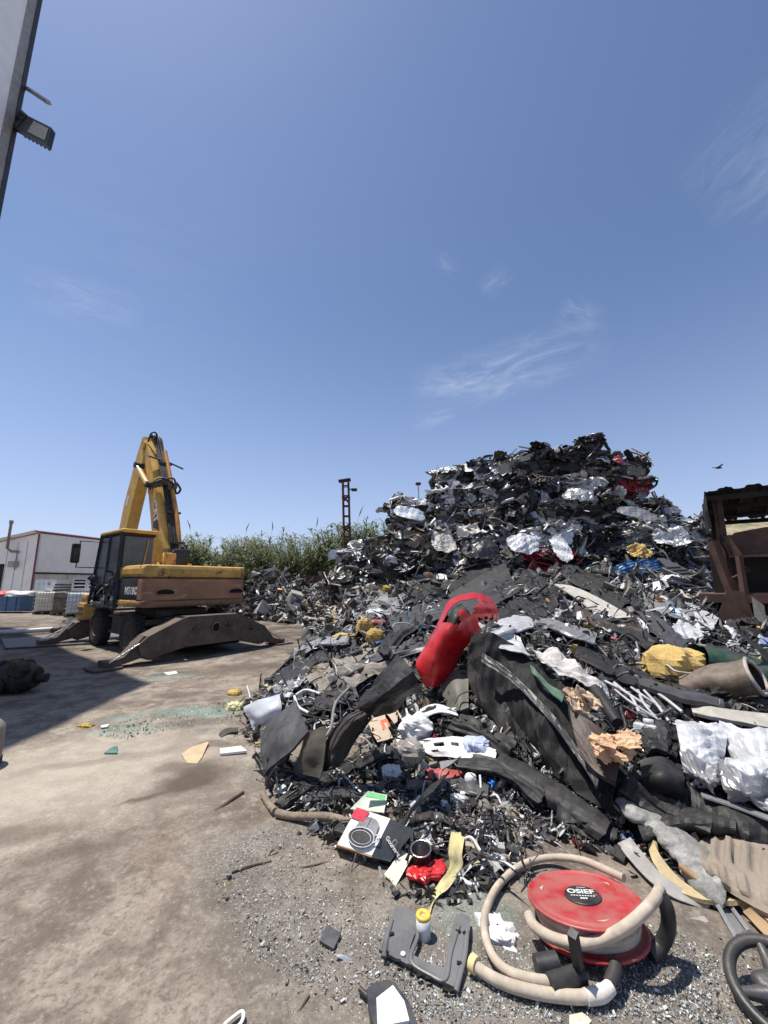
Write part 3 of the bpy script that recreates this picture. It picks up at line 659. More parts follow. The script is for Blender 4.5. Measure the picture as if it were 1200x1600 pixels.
    g = G(); V = np.array([(x0 - .03, y0 - .06, z1), (x1 + .03, y0 - .06, z1), (x1 + .03, y1 - .1, z1), (x0 - .03, y1 - .1, z1)]); g.rbox(((x0 + x1) / 2, (y0 + y1 - .2) / 2, z1 + .03), (x1 - x0 + .1, y1 - y0 - .05, .10), .04, YEL); g.build('cab_roof', r)
    g = G(); g.rbox(((x0 + x1) / 2, y0 - .01, 1.86), (x1 - x0, .07, .34), .02, YEL); g.build('cab_rear_panel', r)
    g = G(); g.box(((x0 + x1) / 2, y0, 2.42), (x1 - x0 - .10, .015, .78), mat('rear_glass', (.10, .11, .10), .2, var=.2, dirt=.4, dirtcol=(.2, .19, .17), spec=.5)); g.tube([(-.78, y0 - .03, 2.05), (-.70, y0 - .03, 2.75)], .018, YEL, n=4); g.build('rear_window', r)
    g = G(); g.add([(x0 - .005, y0 + .07, 1.95), (x0 - .005, .92, 1.95), (x0 - .005, .9, z1 - .1), (x0 - .005, y0 + .07, z1 - .1)], [(0, 1, 2, 3)], GLASS); g.add([(x0 - .006, .98, 1.2), (x0 - .006, y1 + .2, 1.2), (x0 - .006, y1 - .14, z1 - .1), (x0 - .006, .94, z1 - .1)], [(0, 1, 2, 3)], GLASS); g.build('side_window', r)
    g = G(); rng = np.random.default_rng(2); g.box((x0, .52, 1.5), (.04, .84, .82), BLK); g.build('cab_door', r)
    g = G()
    for k in range(16): sheet(g, .3, .22, rng, np.array(frame((-1, rng.normal() * .3, rng.normal() * .3), rng)), np.array((x0 - .04, rng.uniform(.2, 1.75), rng.uniform(1.1, 1.95))), .25, 7, 6, col=[(.03, .03, .032), (.12, .12, .12), (.4, .4, .4), (.02, .02, .02)][k % 4], fin=(.35, .2))
    g.build('plastic_wrap', r)
    g = G(); g.add([(x0, y1 + .22, z0 + .1), (x1, y1 + .22, z0 + .1), (x1, y1 - .13, z1 - .08), (x0, y1 - .13, z1 - .08)], [(0, 1, 2, 3)], GLASS); g.build('windscreen', r)
    g = G(); g.rbox((-.9, .55, 1.62), (.5, .5, .16), .05, BLK); g.rbox((-.9, .3, 2.0), (.46, .14, .75), .05, BLK); g.build('operator_seat', r)
    g = G(); g.tube([(x0, 1.65, 2.75), (-1.72, 1.80, 2.75), (-1.75, 1.8, 2.05), (x0, 1.75, 2.05)], .018, BLK, n=6); m_ = g.build('mirror_arm', r)
    g = G(); g.rbox((-1.80, 1.78, 2.42), (.24, .08, .52), .05, BLK, R=Matrix.Rotation(.5, 3, 'Z')); g.box((-1.777, 1.733, 2.38), (.17, .01, .36), mat('mirror_face', (.25, .26, .2), .12, .5, var=.3), R=Matrix.Rotation(.5, 3, 'Z')); g.build('mirror', r)
    # --- boom in profile (y, z), box section with plates
    G.zs = .88
    MX = Matrix(((0, 0, 1, 0), (1, 0, 0, 0), (0, 1, 0, 0), (0, 0, 0, 1)))
    bp = [(.66, 1.70), (1.02, 2.6), (1.46, 3.8), (1.86, 4.85), (2.2, 5.7), (2.46, 6.3), (2.62, 6.72), (2.42, 6.80), (2.15, 6.4), (1.72, 5.6), (1.30, 4.75), (.86, 3.75), (.46, 2.7), (.22, 1.78)]
    g = G(); g.prism(bp[::-1], .34, YEL, M=MX); bo = g.build('boom', r)
    g = G(); 
    for s in (-1, 1):
        for (ya, za, rr) in ((.44, 1.9, .16), (1.6, 4.75, .13), (2.5, 6.62, .14)): g.tube([(s * .15, ya, za), (s * .22, ya, za)], rr, YELD, n=16)
    g.build('pivot_boss', bo)
    MB_ = lambda y, z, a: Matrix.Translation((-.1735, y, z)) @ Matrix(((0, 0, -1, 0), (-1, 0, 0, 0), (0, 1, 0, 0), (0, 0, 0, 1))) @ Matrix.Rotation(a, 4, 'Z')
    g = G(); g.prism([(.80, 3.30), (1.20, 3.42), (1.25, 3.66), (1.24, 3.95), (1.28, 4.2), (.92, 3.6)], .006, BLK, M=Matrix.Translation((-.173, 0, 0)) @ MX); g.build('decal', bo)
    text_part('lettering', 'CAT', .36, WTXT, bo, MB_(1.17, 3.72, math.radians(-67)) @ Matrix.Translation((0, 0, .004)), bold=.02)
    # lift cylinders on both sides (front), hoses
    for s in (-1, 1):
        g = G(); a = np.array((s * .30, 1.1, 1.35)); b = np.array((s * .30, 1.30, 3.0)); g.tube([a, a + (b - a) * .62], .095, YEL, n=14); g.tube([a + (b - a) * .6, b], .055, CHROME, n=10); g.tube([b + (-.14, 0, 0), b + (.14, 0, 0)], .12, YELD, n=12); g.build('lift_cylinder', r)
    g = G(); a = np.array((.27, .22, 2.0)); b = np.array((.27, 2.0, 6.4)); g.tube([a, (.27, .68, 3.6), (.27, 1.28, 4.95), b], .065, mat('orange_paint', (.56, .25, .04), .5, var=.2, dirt=.3, dirtcol=(.2, .1, .04), wear=.15), n=10, sub=5); g.build('guard_pipe', r)
    g = G(); rng = np.random.default_rng(4)
    for k in range(7):
        x = .02 + k * .038; o = rng.uniform(-.05, .05); g.tube([(x, .08 + o, 1.9), (x, .40 + o * .5, 2.8), (x, .76, 3.7), (x, 1.2, 4.72 + o), (x, 1.64, 5.66), (x, 2.08, 6.46 + o), (x * .9, 2.35, 6.98 + o), (x * .6, 2.75, 6.9), (x * .5, 2.85, 6.45)], .024, HOSEM, n=6, sub=5)
    for k in range(6): g.tube([(-.28 + k * .08, 1.1, 1.6 + k * .05), (-.2 + k * .08, -.08, 2.5 + .06 * k), (-.2 + k * .08, .06, 2.15), (-.2 + k * .07, .0, 1.7)], .03, HOSEM, n=6, sub=6)
    g.tube([(-.30, 1.55, 4.9), (-.1, 1.12, 5.12), (.28, 1.2, 5.0), (.48, 1.4, 4.75), (.55, 1.3, 4.9), (.36, 1.2, 5.1)], .035, HOSEM, n=6, sub=6); g.tube([(-.3, 1.4, 4.75), (-.28, 1.12, 4.95), (.2, 1.15, 5.2), (.42, 1.35, 5.1)], .03, HOSEM, n=6, sub=6)
    g.tube([(-.15, 2.3, 6.7), (-.08, 2.25, 7.06), (.1, 2.35, 7.1), (.2, 2.5, 6.8)], .03, HOSEM, n=6, sub=6); g.build('hydraulic_hoses', bo)
    g = G(); 
    for (y, z) in ((.46, 2.9), (.88, 3.95), (1.36, 5.02), (1.78, 5.85)): g = G(); g.box((.20, y - .06, z), (.40, .06, .07), STEEL); g.build('hose_clamp', bo)
    g = G()
    for k in range(5): g.rbox((-.25 + .14 * k, 1.2 + .03 * (k % 2), 4.88 + .07 * (k % 3)), (.13, .17, .2), .02, STEEL)
    g.build('valve_block', bo); g = G(); g.tube([(-.3, 1.75, 6.0), (.4, 1.85, 5.95), (.85, 1.9, 5.85)], .03, STEEL, n=6); g.build('cross_bar', bo)
    # --- stick folded down in front
    sp = [(2.36, 6.55), (2.50, 6.95), (2.72, 6.98), (3.02, 6.4), (3.65, 4.6), (3.98, 2.9), (3.95, 2.35), (3.62, 2.35), (3.42, 2.95), (2.98, 4.55), (2.52, 6.0)]
    g = G(); g.prism(sp[::-1], .34, YEL, M=MX); st = g.build('stick', r)
    g = G(); g.prism([(3.35, 4.45), (3.52, 4.5), (3.44, 4.85), (3.27, 4.8)], .006, WTXT, M=Matrix.Translation((-.173, 0, 0)) @ MX); g.build('decal', st)
    g = G(); a = np.array((-.29, 1.62, 4.95)); b = np.array((-.29, 2.62, 5.85)); g.tube([a, a + (b - a) * .75], .085, mat('pale_yellow', (.62, .42, .15), .5, var=.15, dirt=.3), n=12); g.tube([a + (b - a) * .7, b], .05, CHROME, n=8)
    for q in (a, b): g.tube([q + (-.06, 0, 0), q + (.2, 0, 0)], .11, HOSEM, n=12)
    g.build('stick_cylinder', r)
    g = G(); 
    for s in (-1, 1): g.prism([(.0, 1.2), (.75, 1.2), (.72, 2.05), (.45, 2.25), (.12, 2.05)], .05, YELD, M=Matrix.Translation((s * .28, 0, 0)) @ MX)
    g.build('boom_bracket', r)
    g = G(); g.rbox((-.22, -.1, 2.3), (.26, .3, .42), .04, YELD); g.tube([(-.4, -.2, 2.06), (-.4, -.2, 2.5), (-.15, -.22, 2.5), (-.15, -.22, 2.06)], .022, YEL, n=6); g.rbox((.1, -.06, 2.35), (.42, .25, .6), .04, BLK); g.build('valve_cover', r)
    G.zs = None
    for x in (.1, .55, .95): g = G(); g.tube([(x, -.6, 2.04), (x, -.6, 2.14)], .05, YEL, n=10); g.build('filler_cap', r)
    mark('the excavator', P(240, 900, 10))
excavator()

# ------------------------------------------------------------------ things at the left
def ibc(px, py, w, label, col, dark=False):
    p = PG(px, py); r = empty('tank_container' if not dark else 'storage_crate', tuple(p), random.Random(px).uniform(-.12, .12)); tag(r, label, 'tank' if not dark else 'crate')
    h = 1.0; d = w
    pm = mat('pallet_wood', (.16, .12, .09), .9, var=.3); tm = mat('tank_' + '_'.join(str(int(c * 99)) for c in col), col, .45, var=.1, scale=2, dirt=.3, dirtcol=(.4, .37, .3)); cm = mat('cage_steel', (.42, .43, .44), .4, .7, var=.2)
    g = G()
    for k in range(5): g.box((-w / 2 + (k + .5) * w / 5, 0, .13), (w / 5 * .7, d, .03), pm)
    for k in range(3): g.box((-w / 2 + .1 + k * (w / 2 - .1), 0, .06), (.12, d, .10), pm)
    g.build('pallet', r)
    g = G(); g.rbox((0, 0, .16 + h / 2), (w - .08, d - .08, h - .02), .07, tm)
    if not dark: g.tube([(0, 0, .15 + h), (0, 0, .2 + h)], .1, tm, n=14)
    g.build('bottle' if not dark else 'body', r)
    if not dark:
        g = G(); 
        for z in (.2, .4, .6, .8, 1.0, 1.16): g.tube([(-w / 2, -d / 2, z), (w / 2, -d / 2, z), (w / 2, d / 2, z), (-w / 2, d / 2, z), (-w / 2, -d / 2, z)], .012, cm, n=4, cap=False, smooth=False)
        for k in range(8):
            for s in (-1, 1):
                t = -w / 2 + w * k / 7; g.tube([(t, s * d / 2, .14), (t, s * d / 2, 1.17)], .011, cm, n=4, cap=False); g.tube([(s * w / 2, t, .14), (s * w / 2, t, 1.17)], .011, cm, n=4, cap=False)
        g.build('cage', r)
    else:
        g = G(); g.box((0, -d / 2 + .035, .25), (w - .1, .02, .05), RUSTD); g.box((0, -d / 2 + .035, .85), (w - .1, .02, .05), RUSTD); g.build('rib', r)
ibc(48, 954, .9, 'greyish white caged tank next to the blue skip', (.62, .62, .62))
ibc(77, 959, 1.05, 'cream white caged tank second from the blue skip', (.70, .67, .56))
ibc(100, 961, .85, 'dark brown crate standing between two white caged tanks', (.10, .075, .06), True)
ibc(133, 963, 1.25, 'bluish white caged tank nearest to the excavator cab', (.62, .68, .74))
def top_items():
    cw = mat('white_crate', (.72, .73, .74), .5, var=.1, dirt=.25); dk = MATS['hole_shade_dark']
    b = PG(72, 958); b[2] = 1.2; r = empty('white_box', tuple(b + (.0, .1, 0))); tag(r, 'white open box lying on top of the cream tank', 'box')
    g = G(); g.box((0, 0, .03), (1.15, .8, .04), cw)
    for y in (-.4, .4): g.box((0, y, .33), (1.15, .03, .56), cw)
    for x in (-.575, .575): g.box((x, 0, .33), (.03, .77, .56), cw)
    g.build('body', r); g = G(); g.box((.05, -.418, .33), (.95, .012, .40), mat('pale_blue', (.60, .66, .74), .5)); g.box((.2, -.426, .37), (.16, .01, .16), GREYTRIM); g.build('panel', r)
    b = PG(102, 961); b[2] = 1.19; r = empty('timber_stack', tuple(b)); tag(r, 'low stack of weathered timber on top of the dark brown crate', 'timber')
    for k in range(3):
        g = G(); g.box((0, .0, .07 + k * .14), (1.1 - .08 * k, .7, .10), mat('weathered_wood', (.15, .14, .11), .9, var=.4)); g.build('board', r)
    for i, dx in enumerate((-.34, .42)):
        b = PG(134, 963); b[2] = 1.24; r = empty('slatted_crate', tuple(b + (dx, 0.05, 0)))
        tag(r, ('grey white slatted crate on the bluish tank, the one beside the timber stack', 'grey white slatted crate on the bluish tank, the one beside the excavator cab')[i], 'crate')
        g = G(); g.box((0, 0, .025), (.72, .6, .03), cw)
        for z in (.10, .27, .44, .58):
            for y in (-.29, .29): g.box((0, y, z), (.72, .025, .07), cw)
            for x in (-.35, .35): g.box((x, 0, z), (.025, .55, .07), cw)
        for x in (-.33, .33):
            for y in (-.27, .27): g.box((x, y, .32), (.09, .05, .6), cw)
        g.build('body', r); g = G(); g.box((0, 0, .3), (.6, .5, .5), dk); g.build('contents', r)
    b = PG(16, 957); r = empty('skip', tuple(b)); tag(r, 'blue metal skip at the left edge below the warehouse door', 'skip')
    g = G(); bl = mat('skip_blue', (.035, .10, .22), .5, var=.2, dirt=.35, wear=.1)
    for s in (-1, 1): g.box((s * 1.05, 0, .5), (.05, 1.2, .8), bl)
    for y in (-.6, .6): g.box((0, y, .5), (2.1, .05, .8), bl)
    g.box((0, 0, .12), (2.1, 1.2, .05), bl)
    for k in range(4): g.box((-.8 + k * .53, -.64, .5), (.06, .05, .78), bl)
    g.build('body', r)
    rng = np.random.default_rng(9); bb = b + (-.1, 0, .92); o = empty('plastic_sheet', tuple(bb)); tag(o, 'red and white plastic sheeting heaped in the blue skip', 'sheeting')
    for c, x, nm in (((.55, .09, .10), -.5, 'red_sheet'), ((.75, .70, .68), .45, 'white_sheet')):
        g = G(); lump(g, (1.3, 1.1, .55), rng, I3, np.array((x, 0, 0)), .22, 10, 2.5, col=c, fin=(.45, 0)); g.build(nm, o)
    # bollard, grab, poles
    b = PG(-46, 1200); r = empty('bollard', tuple(b)); tag(r, 'stubby round topped bollard at the left edge by the shadow line', 'bollard')
    g = G(); Rb = .20; cm = mat('bollard_paint', (.26, .23, .20), .7, var=.25, dirt=.6, dirtcol=(.16, .10, .08)); g.lathe([(Rb, 0), (Rb, .30)] + [(Rb * math.cos(t), .30 + Rb * .6 * math.sin(t)) for t in np.linspace(.1, math.pi / 2, 8)], cm, 24); g.build('post', r)
    g = G(); g.lathe([(Rb * 1.04, .0), (Rb * 1.04, .05), (Rb, .05)], RUSTD, 24); g.build('foot_ring', r)
    a = PG(10, 1082); r = empty('hydraulic_grab', tuple(a), .12); tag(r, 'dark oily hydraulic grab head with a yellow bar lying in the building shadow', 'grab')
    oil = mat('oily_iron', (.022, .02, .017), .55, .2, var=.5, dirt=.5, dirtcol=(.055, .045, .025))
    g = G(); g.tube([(-.9, 0, .22), (.25, 0, .22), (.40, 0, .21)], [.22, .22, .15], oil, n=18); g.tube([(.38, 0, .2), (.54, 0, .2)], .07, oil, n=10); g.build('body', r)
    g = G(); rng2 = np.random.default_rng(5)
    for k in range(9): lump(g, (.25, .22, .24), rng2, I3, np.array((-.8 + k * .13, -.16 + .1 * (k % 2), .16 + .1 * (k % 3))), .3, 7, 2, m=oil)
    for k in range(3): g.lathe([(.2, -.04), (.255, -.04), (.255, .04), (.2, .04)], oil, 18, Matrix.Translation((-.6 + k * .4, 0, .22)) @ Matrix.Rotation(math.pi / 2, 4, 'Y'))
    g.build('jaw', r)
    yo = mat('grimy_ochre', (.16, .105, .02), .65, var=.5, dirt=.5, dirtcol=(.04, .03, .02)); g = G(); g.tube([(-.9, .05, .44), (.1, -.02, .46)], .032, yo, n=6); g.box((.1, -.02, .45), (.12, .10, .11), yo); g.box((-.5, .02, .42), (.10, .12, .12), yo); g.tube([(-.22, -.2, .05), (-.18, -.22, .35)], .05, yo, n=6); g.build('bar', r)
    a, b = PG(-60, 998), PG(82, 988); b[2] = .10; a[2] = .10; r = empty('steel_pole', tuple(b)); tag(r, 'long pale steel pole lying across the yard at the left edge', 'pole')
    g = G(); v = a - b; g.tube([v, (0, 0, 0)], .075, mat('pale_pole', (.66, .66, .64), .45, .2, var=.1, dirt=.25), n=12); g.build('tube', r); g = G(); g.rbox((.12, .02, -.02), (.22, .3, .16), .03, STEEL); g.tube([(0, 0, 0), (.2, .05, 0)], .09, STEEL, n=10); g.build('end_fitting', r)
    q = [PG(8, 1015), PG(190, 1004), PG(190, 992), PG(2, 1000)]; c = sum(q) / 4
    g = G(); g.prism([(v - c)[:2] for v in q], .04, mat('plate_steel', (.10, .09, .085), .6, .3, var=.3, dirt=.5, dirtcol=(.2, .16, .13))); o = g.build('steel_plate', None, (c[0], c[1], .022)); tag(o, 'flat steel plate lying on the ground between the pole and the front outrigger', 'plate')
top_items()

# ------------------------------------------------------------------ rusty baler with its roof at the right
def baler():
    o = np.array(P(1143, 925, 8.6)); o[2] = 0; hx = -.42
    r = empty('scrap_baler', tuple(o), math.radians(-37)); tag(r, 'rusty scrap baler with hopper and corrugated roof at the right edge', 'baler')
    DR = mat('baler_rust', (.088, .042, .032), .8, var=.4, scale=2.0, dirt=.4, dirtcol=(.15, .11, .09), bump=.25, wear=.2, wearcol=(.04, .028, .024)); D2 = mat('baler_dark', (.022, .016, .014), .85, var=.4, scale=2)
    L = lambda px, py, Y: np.array((0, 0, P(px, py, Y)[2]))
    zp = L(1100, 932, 8.4)[2]
    # deck
    g = G(); a = L(1076, 930, 8.2); g.box((1.9, .9, zp), (4.9 , 1.9, .09), DR); g.box((1.9, -.06, zp - .05), (4.9, .06, .16), DR); g.build('deck', r)
    for x in (.12, 2.0, 3.8):
        for y in (.3, 1.6): g = G(); g.box((x, y, zp / 2 - .03), (.14, .14, zp - .08), DR); g.build('deck_leg', r)
    # posts and roof
    zt = L(1112, 776, 8.9)[2]
    for x, y in ((.05, .35), (4.0, .35), (.05, 2.4), (4.0, 2.4)):
        g = G(); g.box((x - .05, y, (zp + zt) / 2), (.17, .10, zt - zp), DR); g.box((x - .05, y - .06, (zp + zt) / 2), (.03, .05, zt - zp), DR); g.build('roof_post', r)
    g = G(); n = 110; xs = np.linspace(-.22, 4.3, n); zz = .05 * np.sign(np.sin(xs * 13)) ; ys = np.linspace(-.15, 2.6, 6); rng = np.random.default_rng(3)
    A = np.stack([np.stack([xs, np.full(n, y), zt + zz * .5 - .12 * y + .04 + rng.normal(size=n) * .006], -1) for y in ys], 0); g.grid(A, D2); B = A.copy(); B[..., 2] += .015; g.grid(B[::-1], DR)
    g.build('roof', r)
    g = G(); 
    for y in (.0, .8, 1.6, 2.4): g.box((2.0, y, zt - .09 - .12 * y), (4.4, .07, .1), D2)
    for k in range(9): g.box((-.1 + k * .52, 1.2, zt - .2), (.05, 2.4, .06), D2, R=Matrix.Rotation(-.12, 3, 'X'))
    g.build('purlin', r)
    g = G(); A = np.stack([np.stack([np.full(8, -.2 - .02 * (k % 2)), np.linspace(-.15, 2.4, 8), np.full(8, zt - .02 - k * .34)], -1) for k in range(3)], 0); A[..., 0] += rng.normal(size=A.shape[:2]) * .02; g.grid(A, D2); g.build('side_apron', r)
    # hopper: slanted cheek plates, front plate with cut corner, dark mouth
    MX = Matrix(((0, 0, 1, 0), (1, 0, 0, 0), (0, 1, 0, 0), (0, 0, 0, 1)))
    g = G(); yb = .1; M = Matrix.Translation((0, yb, 0)) @ Matrix.Rotation(math.pi / 2, 4, 'X')
    z1 = L(1150, 838, 8.7)[2]; zm = L(1150, 870, 8.7)[2]; z0 = L(1150, 928, 8.7)[2]
    g.prism([(.48 + hx, zm), (.40 + hx, z1 - .12), (.62 + hx, z1 + .06), (1.1 + hx, z1 + .14), (4.2, z1 + .14), (4.2, zm)], .07, DR, M=M); g.build('hopper_plate', r)
    g = G(); g.box((2.1, yb - .05, zm), (4.1, .12, .05), DR); g.box((2.2, yb - .05, z0), (3.9, .12, .06), DR); g.build('hopper_rib', r)
    g = G(); g.tube([(.30 + hx, yb - .12, zp - .35), (.42 + hx, yb - .05, zp + .1), (.22 + hx, yb - .03, z1 - .1)], .10, DR, n=4, smooth=False); g.tube([(.62 + hx, yb - .14, zp - .3), (.62 + hx, yb - .10, zm), (.48 + hx, yb - .06, z1)], .07, DR, n=4, smooth=False); g.prism([(.1 + hx, zp - .5), (.75 + hx, zp - .62), (.6 + hx, zp + .1), (.34 + hx, zp + .12)], .09, DR, M=Matrix.Translation((0, yb - .17, 0)) @ Matrix.Rotation(math.pi / 2, 4, 'X')); g.build('cheek_frame', r)
    g = G(); g.box((1.98, .9, (zm + z0) / 2 - .1), (4.45, .06, 1.5), D2); g.box((2.4, .7, z0 - .25), (3.8, 1.0, .3), D2); g.build('hopper_back', r)
    g = G(); g.box((2.2, 1.3, zp / 2 - .08), (4.3, 2.0, zp - .12), D2); g.build('deck_shade_block', r)  # dark body added below the deck, standing for its shade
    g = G(); g.tube([(-.05, .32, zp + .3), (.35, .15, zp + .55)], .03, DR, n=6); g.tube([(-.02, .36, zp + .6), (.35, .3, zp + .6)], .025, DR, n=6); g.build('stay', r)
    mark('the rusty baler', P(1130, 930, 8.6))
baler()
# ------------------------------------------------------------------ the scrap heap: height field through control points
def heap_points():
    z0 = [(345, 1150), (395, 1215), (418, 1275), (510, 1335), (600, 1385), (690, 1400), (800, 1400), (960, 1440), (1130, 1455), (1200, 1500), (1300, 1560), (362, 1100), (430, 1040), (470, 1005), (505, 975), (440, 974), (390, 968), (340, 962), (250, 955)]
    neg = [(280, 1200), (240, 1100), (300, 1350), (460, 1420), (650, 1480), (850, 1540), (1100, 1590), (350, 1010), (120, 980), (420, 990), (520, 1500), (200, 1400), (900, 1800), (1300, 1800), (300, 990)]
    up = [(480, 1180, 4.15), (540, 1150, 4.6), (620, 1250, 3.45), (700, 1250, 3.4), (800, 1280, 3.2), (600, 1150, 4.5), (680, 1150, 4.4), (480, 1070, 6.0), (560, 1060, 5.9), (640, 1080, 5.5), (560, 1010, 7.4), (640, 1000, 7.4), (530, 985, 9.5),
          (700, 1080, 4.9), (740, 1040, 4.95), (760, 995, 5.2), (830, 1015, 4.8), (900, 1090, 4.05), (1000, 1180, 3.25), (760, 1170, 4.0), (880, 1225, 3.4), (960, 1290, 3.0), (1000, 1050, 4.8), (1100, 1050, 4.8), (1190, 1080, 4.2), (1100, 1180, 3.4), (1195, 1180, 3.3), (1195, 1250, 2.9), (1100, 1290, 2.85), (1195, 1340, 2.6),
          (1000, 1000, 6), (900, 975, 6.8), (800, 965, 7.2), (1050, 980, 7), (700, 965, 8.5), (880, 925, 10.5), (780, 915, 11), (640, 935, 11.5), (560, 935, 13.5), (1000, 935, 9.5), (1150, 985, 6.6),
          (640, 900, 14), (700, 890, 14), (800, 870, 14.6), (900, 870, 14.4), (1000, 880, 13.6), (1080, 900, 13),
          (900, 745, 16.8), (960, 770, 16.6), (830, 765, 16.9), (740, 775, 16.8), (700, 800, 16.6), (650, 845, 15.9), (600, 890, 15.4), (1040, 835, 15.6), (1085, 870, 14.6), (570, 880, 19), (880, 830, 15.9), (780, 830, 15.9), (980, 840, 15.2),
          (400, 925, 19), (450, 908, 20), (500, 914, 20), (350, 930, 20), (540, 905, 18), (300, 940, 21)]
    pts = [tuple(PG(*p)) for p in z0] + [tuple(np.append(PG(*p)[:2], -.22)) for p in neg] + [tuple(P(*p)) for p in up]
    pts += [(x, 27, -.5) for x in (-8, -2, 4, 10)] + [(x, 21.5, 2.2) for x in (3, 7)] + [(10.5, y, .2) for y in (5, 9, 13, 18)] + [(5.2, 2.4, -.1), (5.5, 4, .2), (4.2, 2.7, .12), (3.6, 1.9, -.1), (7.5, 3.5, -.1), (7, 6, .3)]
    return np.array(pts)
HP = heap_points()
def tps_fit(p, lam=.01):
    n = len(p); d = np.hypot(p[:, None, 0] - p[None, :, 0], p[:, None, 1] - p[None, :, 1]); K = np.where(d > 0, d ** 2 * np.log(d + 1e-12), 0)
    K += lam * np.eye(n); Pm = np.column_stack([np.ones(n), p[:, :2]]); A = np.block([[K, Pm], [Pm.T, np.zeros((3, 3))]])
    return np.linalg.solve(A, np.append(p[:, 2], np.zeros(3)))
TW = tps_fit(HP)
def H(x, y):
    x = np.asarray(x, float); y = np.asarray(y, float); sh = x.shape; x = x.ravel(); y = y.ravel(); out = np.zeros(len(x))
    for a in range(0, len(x), 20000):
        d2 = (x[a:a + 20000, None] - HP[None, :, 0]) ** 2 + (y[a:a + 20000, None] - HP[None, :, 1]) ** 2
        out[a:a + 20000] = (.5 * d2 * np.log(d2 + 1e-12)) @ TW[:len(HP)] + TW[-3] + TW[-2] * x[a:a + 20000] + TW[-1] * y[a:a + 20000]
    return out.reshape(sh)
def hits(px, py):
    """where rays through photo pixels meet the heap or the ground"""
    px = np.asarray(px, float); py = np.asarray(py, float); D = np.stack([(px - 600) / FPX, CP + SP * (py - 800) / FPX, SP - CP * (py - 800) / FPX], -1)
    res = np.full((len(px), 3), np.nan); done = np.zeros(len(px), bool)
    for Y in np.concatenate([np.arange(1.9, 6, .05), np.arange(6, 24, .15)]):
        q = np.array((0, 0, CAM_H)) + D * (Y / D[:, 1:2]); h = np.maximum(H(q[:, 0], q[:, 1]), 0)
        new = ~done & (q[:, 2] <= h); res[new] = q[new]; done |= new
        if done.all(): break
    return res
def hit(px, py): return hits([px], [py])[0]
def normal(p):
    e = .12; x, y = p[0], p[1]; h = H(np.array((x + e, x - e, x, x)), np.array((y, y, y + e, y - e))); n = np.array((-(h[0] - h[1]) / (2 * e), -(h[2] - h[3]) / (2 * e), 1.0)); return n / np.linalg.norm(n)

BLACKS = [((.014, .014, .015), (.30, 0)), ((.022, .022, .023), (.35, 0)), ((.033, .032, .032), (.4, 0)), ((.018, .02, .024), (.3, 0)), ((.05, .048, .045), (.6, .1)), ((.028, .024, .02), (.7, 0))]
GREYS = [((.24, .24, .24), (.4, .4)), ((.40, .40, .40), (.35, .5)), ((.15, .15, .155), (.5, .2)), ((.52, .52, .53), (.35, .4)), ((.32, .30, .27), (.6, .1)), ((.19, .175, .155), (.7, 0))]
WHITES = [((.72, .73, .74), (.4, 0)), ((.62, .62, .60), (.5, 0)), ((.66, .70, .76), (.35, 0)), ((.55, .52, .46), (.6, 0))]
TANS = [((.30, .25, .18), (.7, 0)), ((.38, .33, .25), (.65, 0)), ((.20, .16, .12), (.75, 0)), ((.16, .10, .06), (.8, 0)), ((.30, .27, .21), (.5, .2))]
REDS = [((.32, .012, .022), (.35, 0)), ((.22, .01, .018), (.4, 0)), ((.42, .03, .05), (.35, 0))]
COLS = [((.05, .12, .30), (.4, 0)), ((.45, .30, .06), (.5, 0)), ((.04, .14, .09), (.5, 0)), ((.30, .02, .03), (.4, 0)), ((.42, .16, .05), (.5, 0)), ((.10, .22, .35), (.4, 0))]
PAL = {'black': (BLACKS, .74, GREYS, .19, WHITES, .04, TANS, .03), 'dark': (BLACKS, .42, GREYS, .38, WHITES, .12, TANS, .08), 'silver': (BLACKS, .24, GREYS, .42, WHITES, .29, TANS, .05),
       'white': (BLACKS, .25, GREYS, .2, WHITES, .52, TANS, .03), 'tan': (BLACKS, .35, GREYS, .2, WHITES, .1, TANS, .35), 'red': (BLACKS, .25, GREYS, .1, REDS, .6, WHITES, .05),
       'olive': (BLACKS, .55, TANS, .35, GREYS, .08, REDS, .02), 'blue': (BLACKS, .6, GREYS, .22, [((.04, .10, .22), (.4, 0)), ((.10, .18, .28), (.4, 0))], .15, WHITES, .03), 'far': (BLACKS, .36, GREYS, .30, WHITES, .13, TANS, .18, COLS, .03), 'mid': (BLACKS, .42, GREYS, .26, WHITES, .16, TANS, .11, COLS, .05), 'debris': (BLACKS, .70, GREYS, .16, WHITES, .07, TANS, .05, COLS, .02)}
def pick(rng, pal):
    q = PAL[pal]; r = rng.random() * sum(q[1::2])
    for L, w in zip(q[0::2], q[1::2]):
        r -= w
        if r <= 0: break
    c, f = L[rng.integers(len(L))]; k = rng.uniform(.75, 1.25); return tuple(min(.85, v * k) for v in c), f

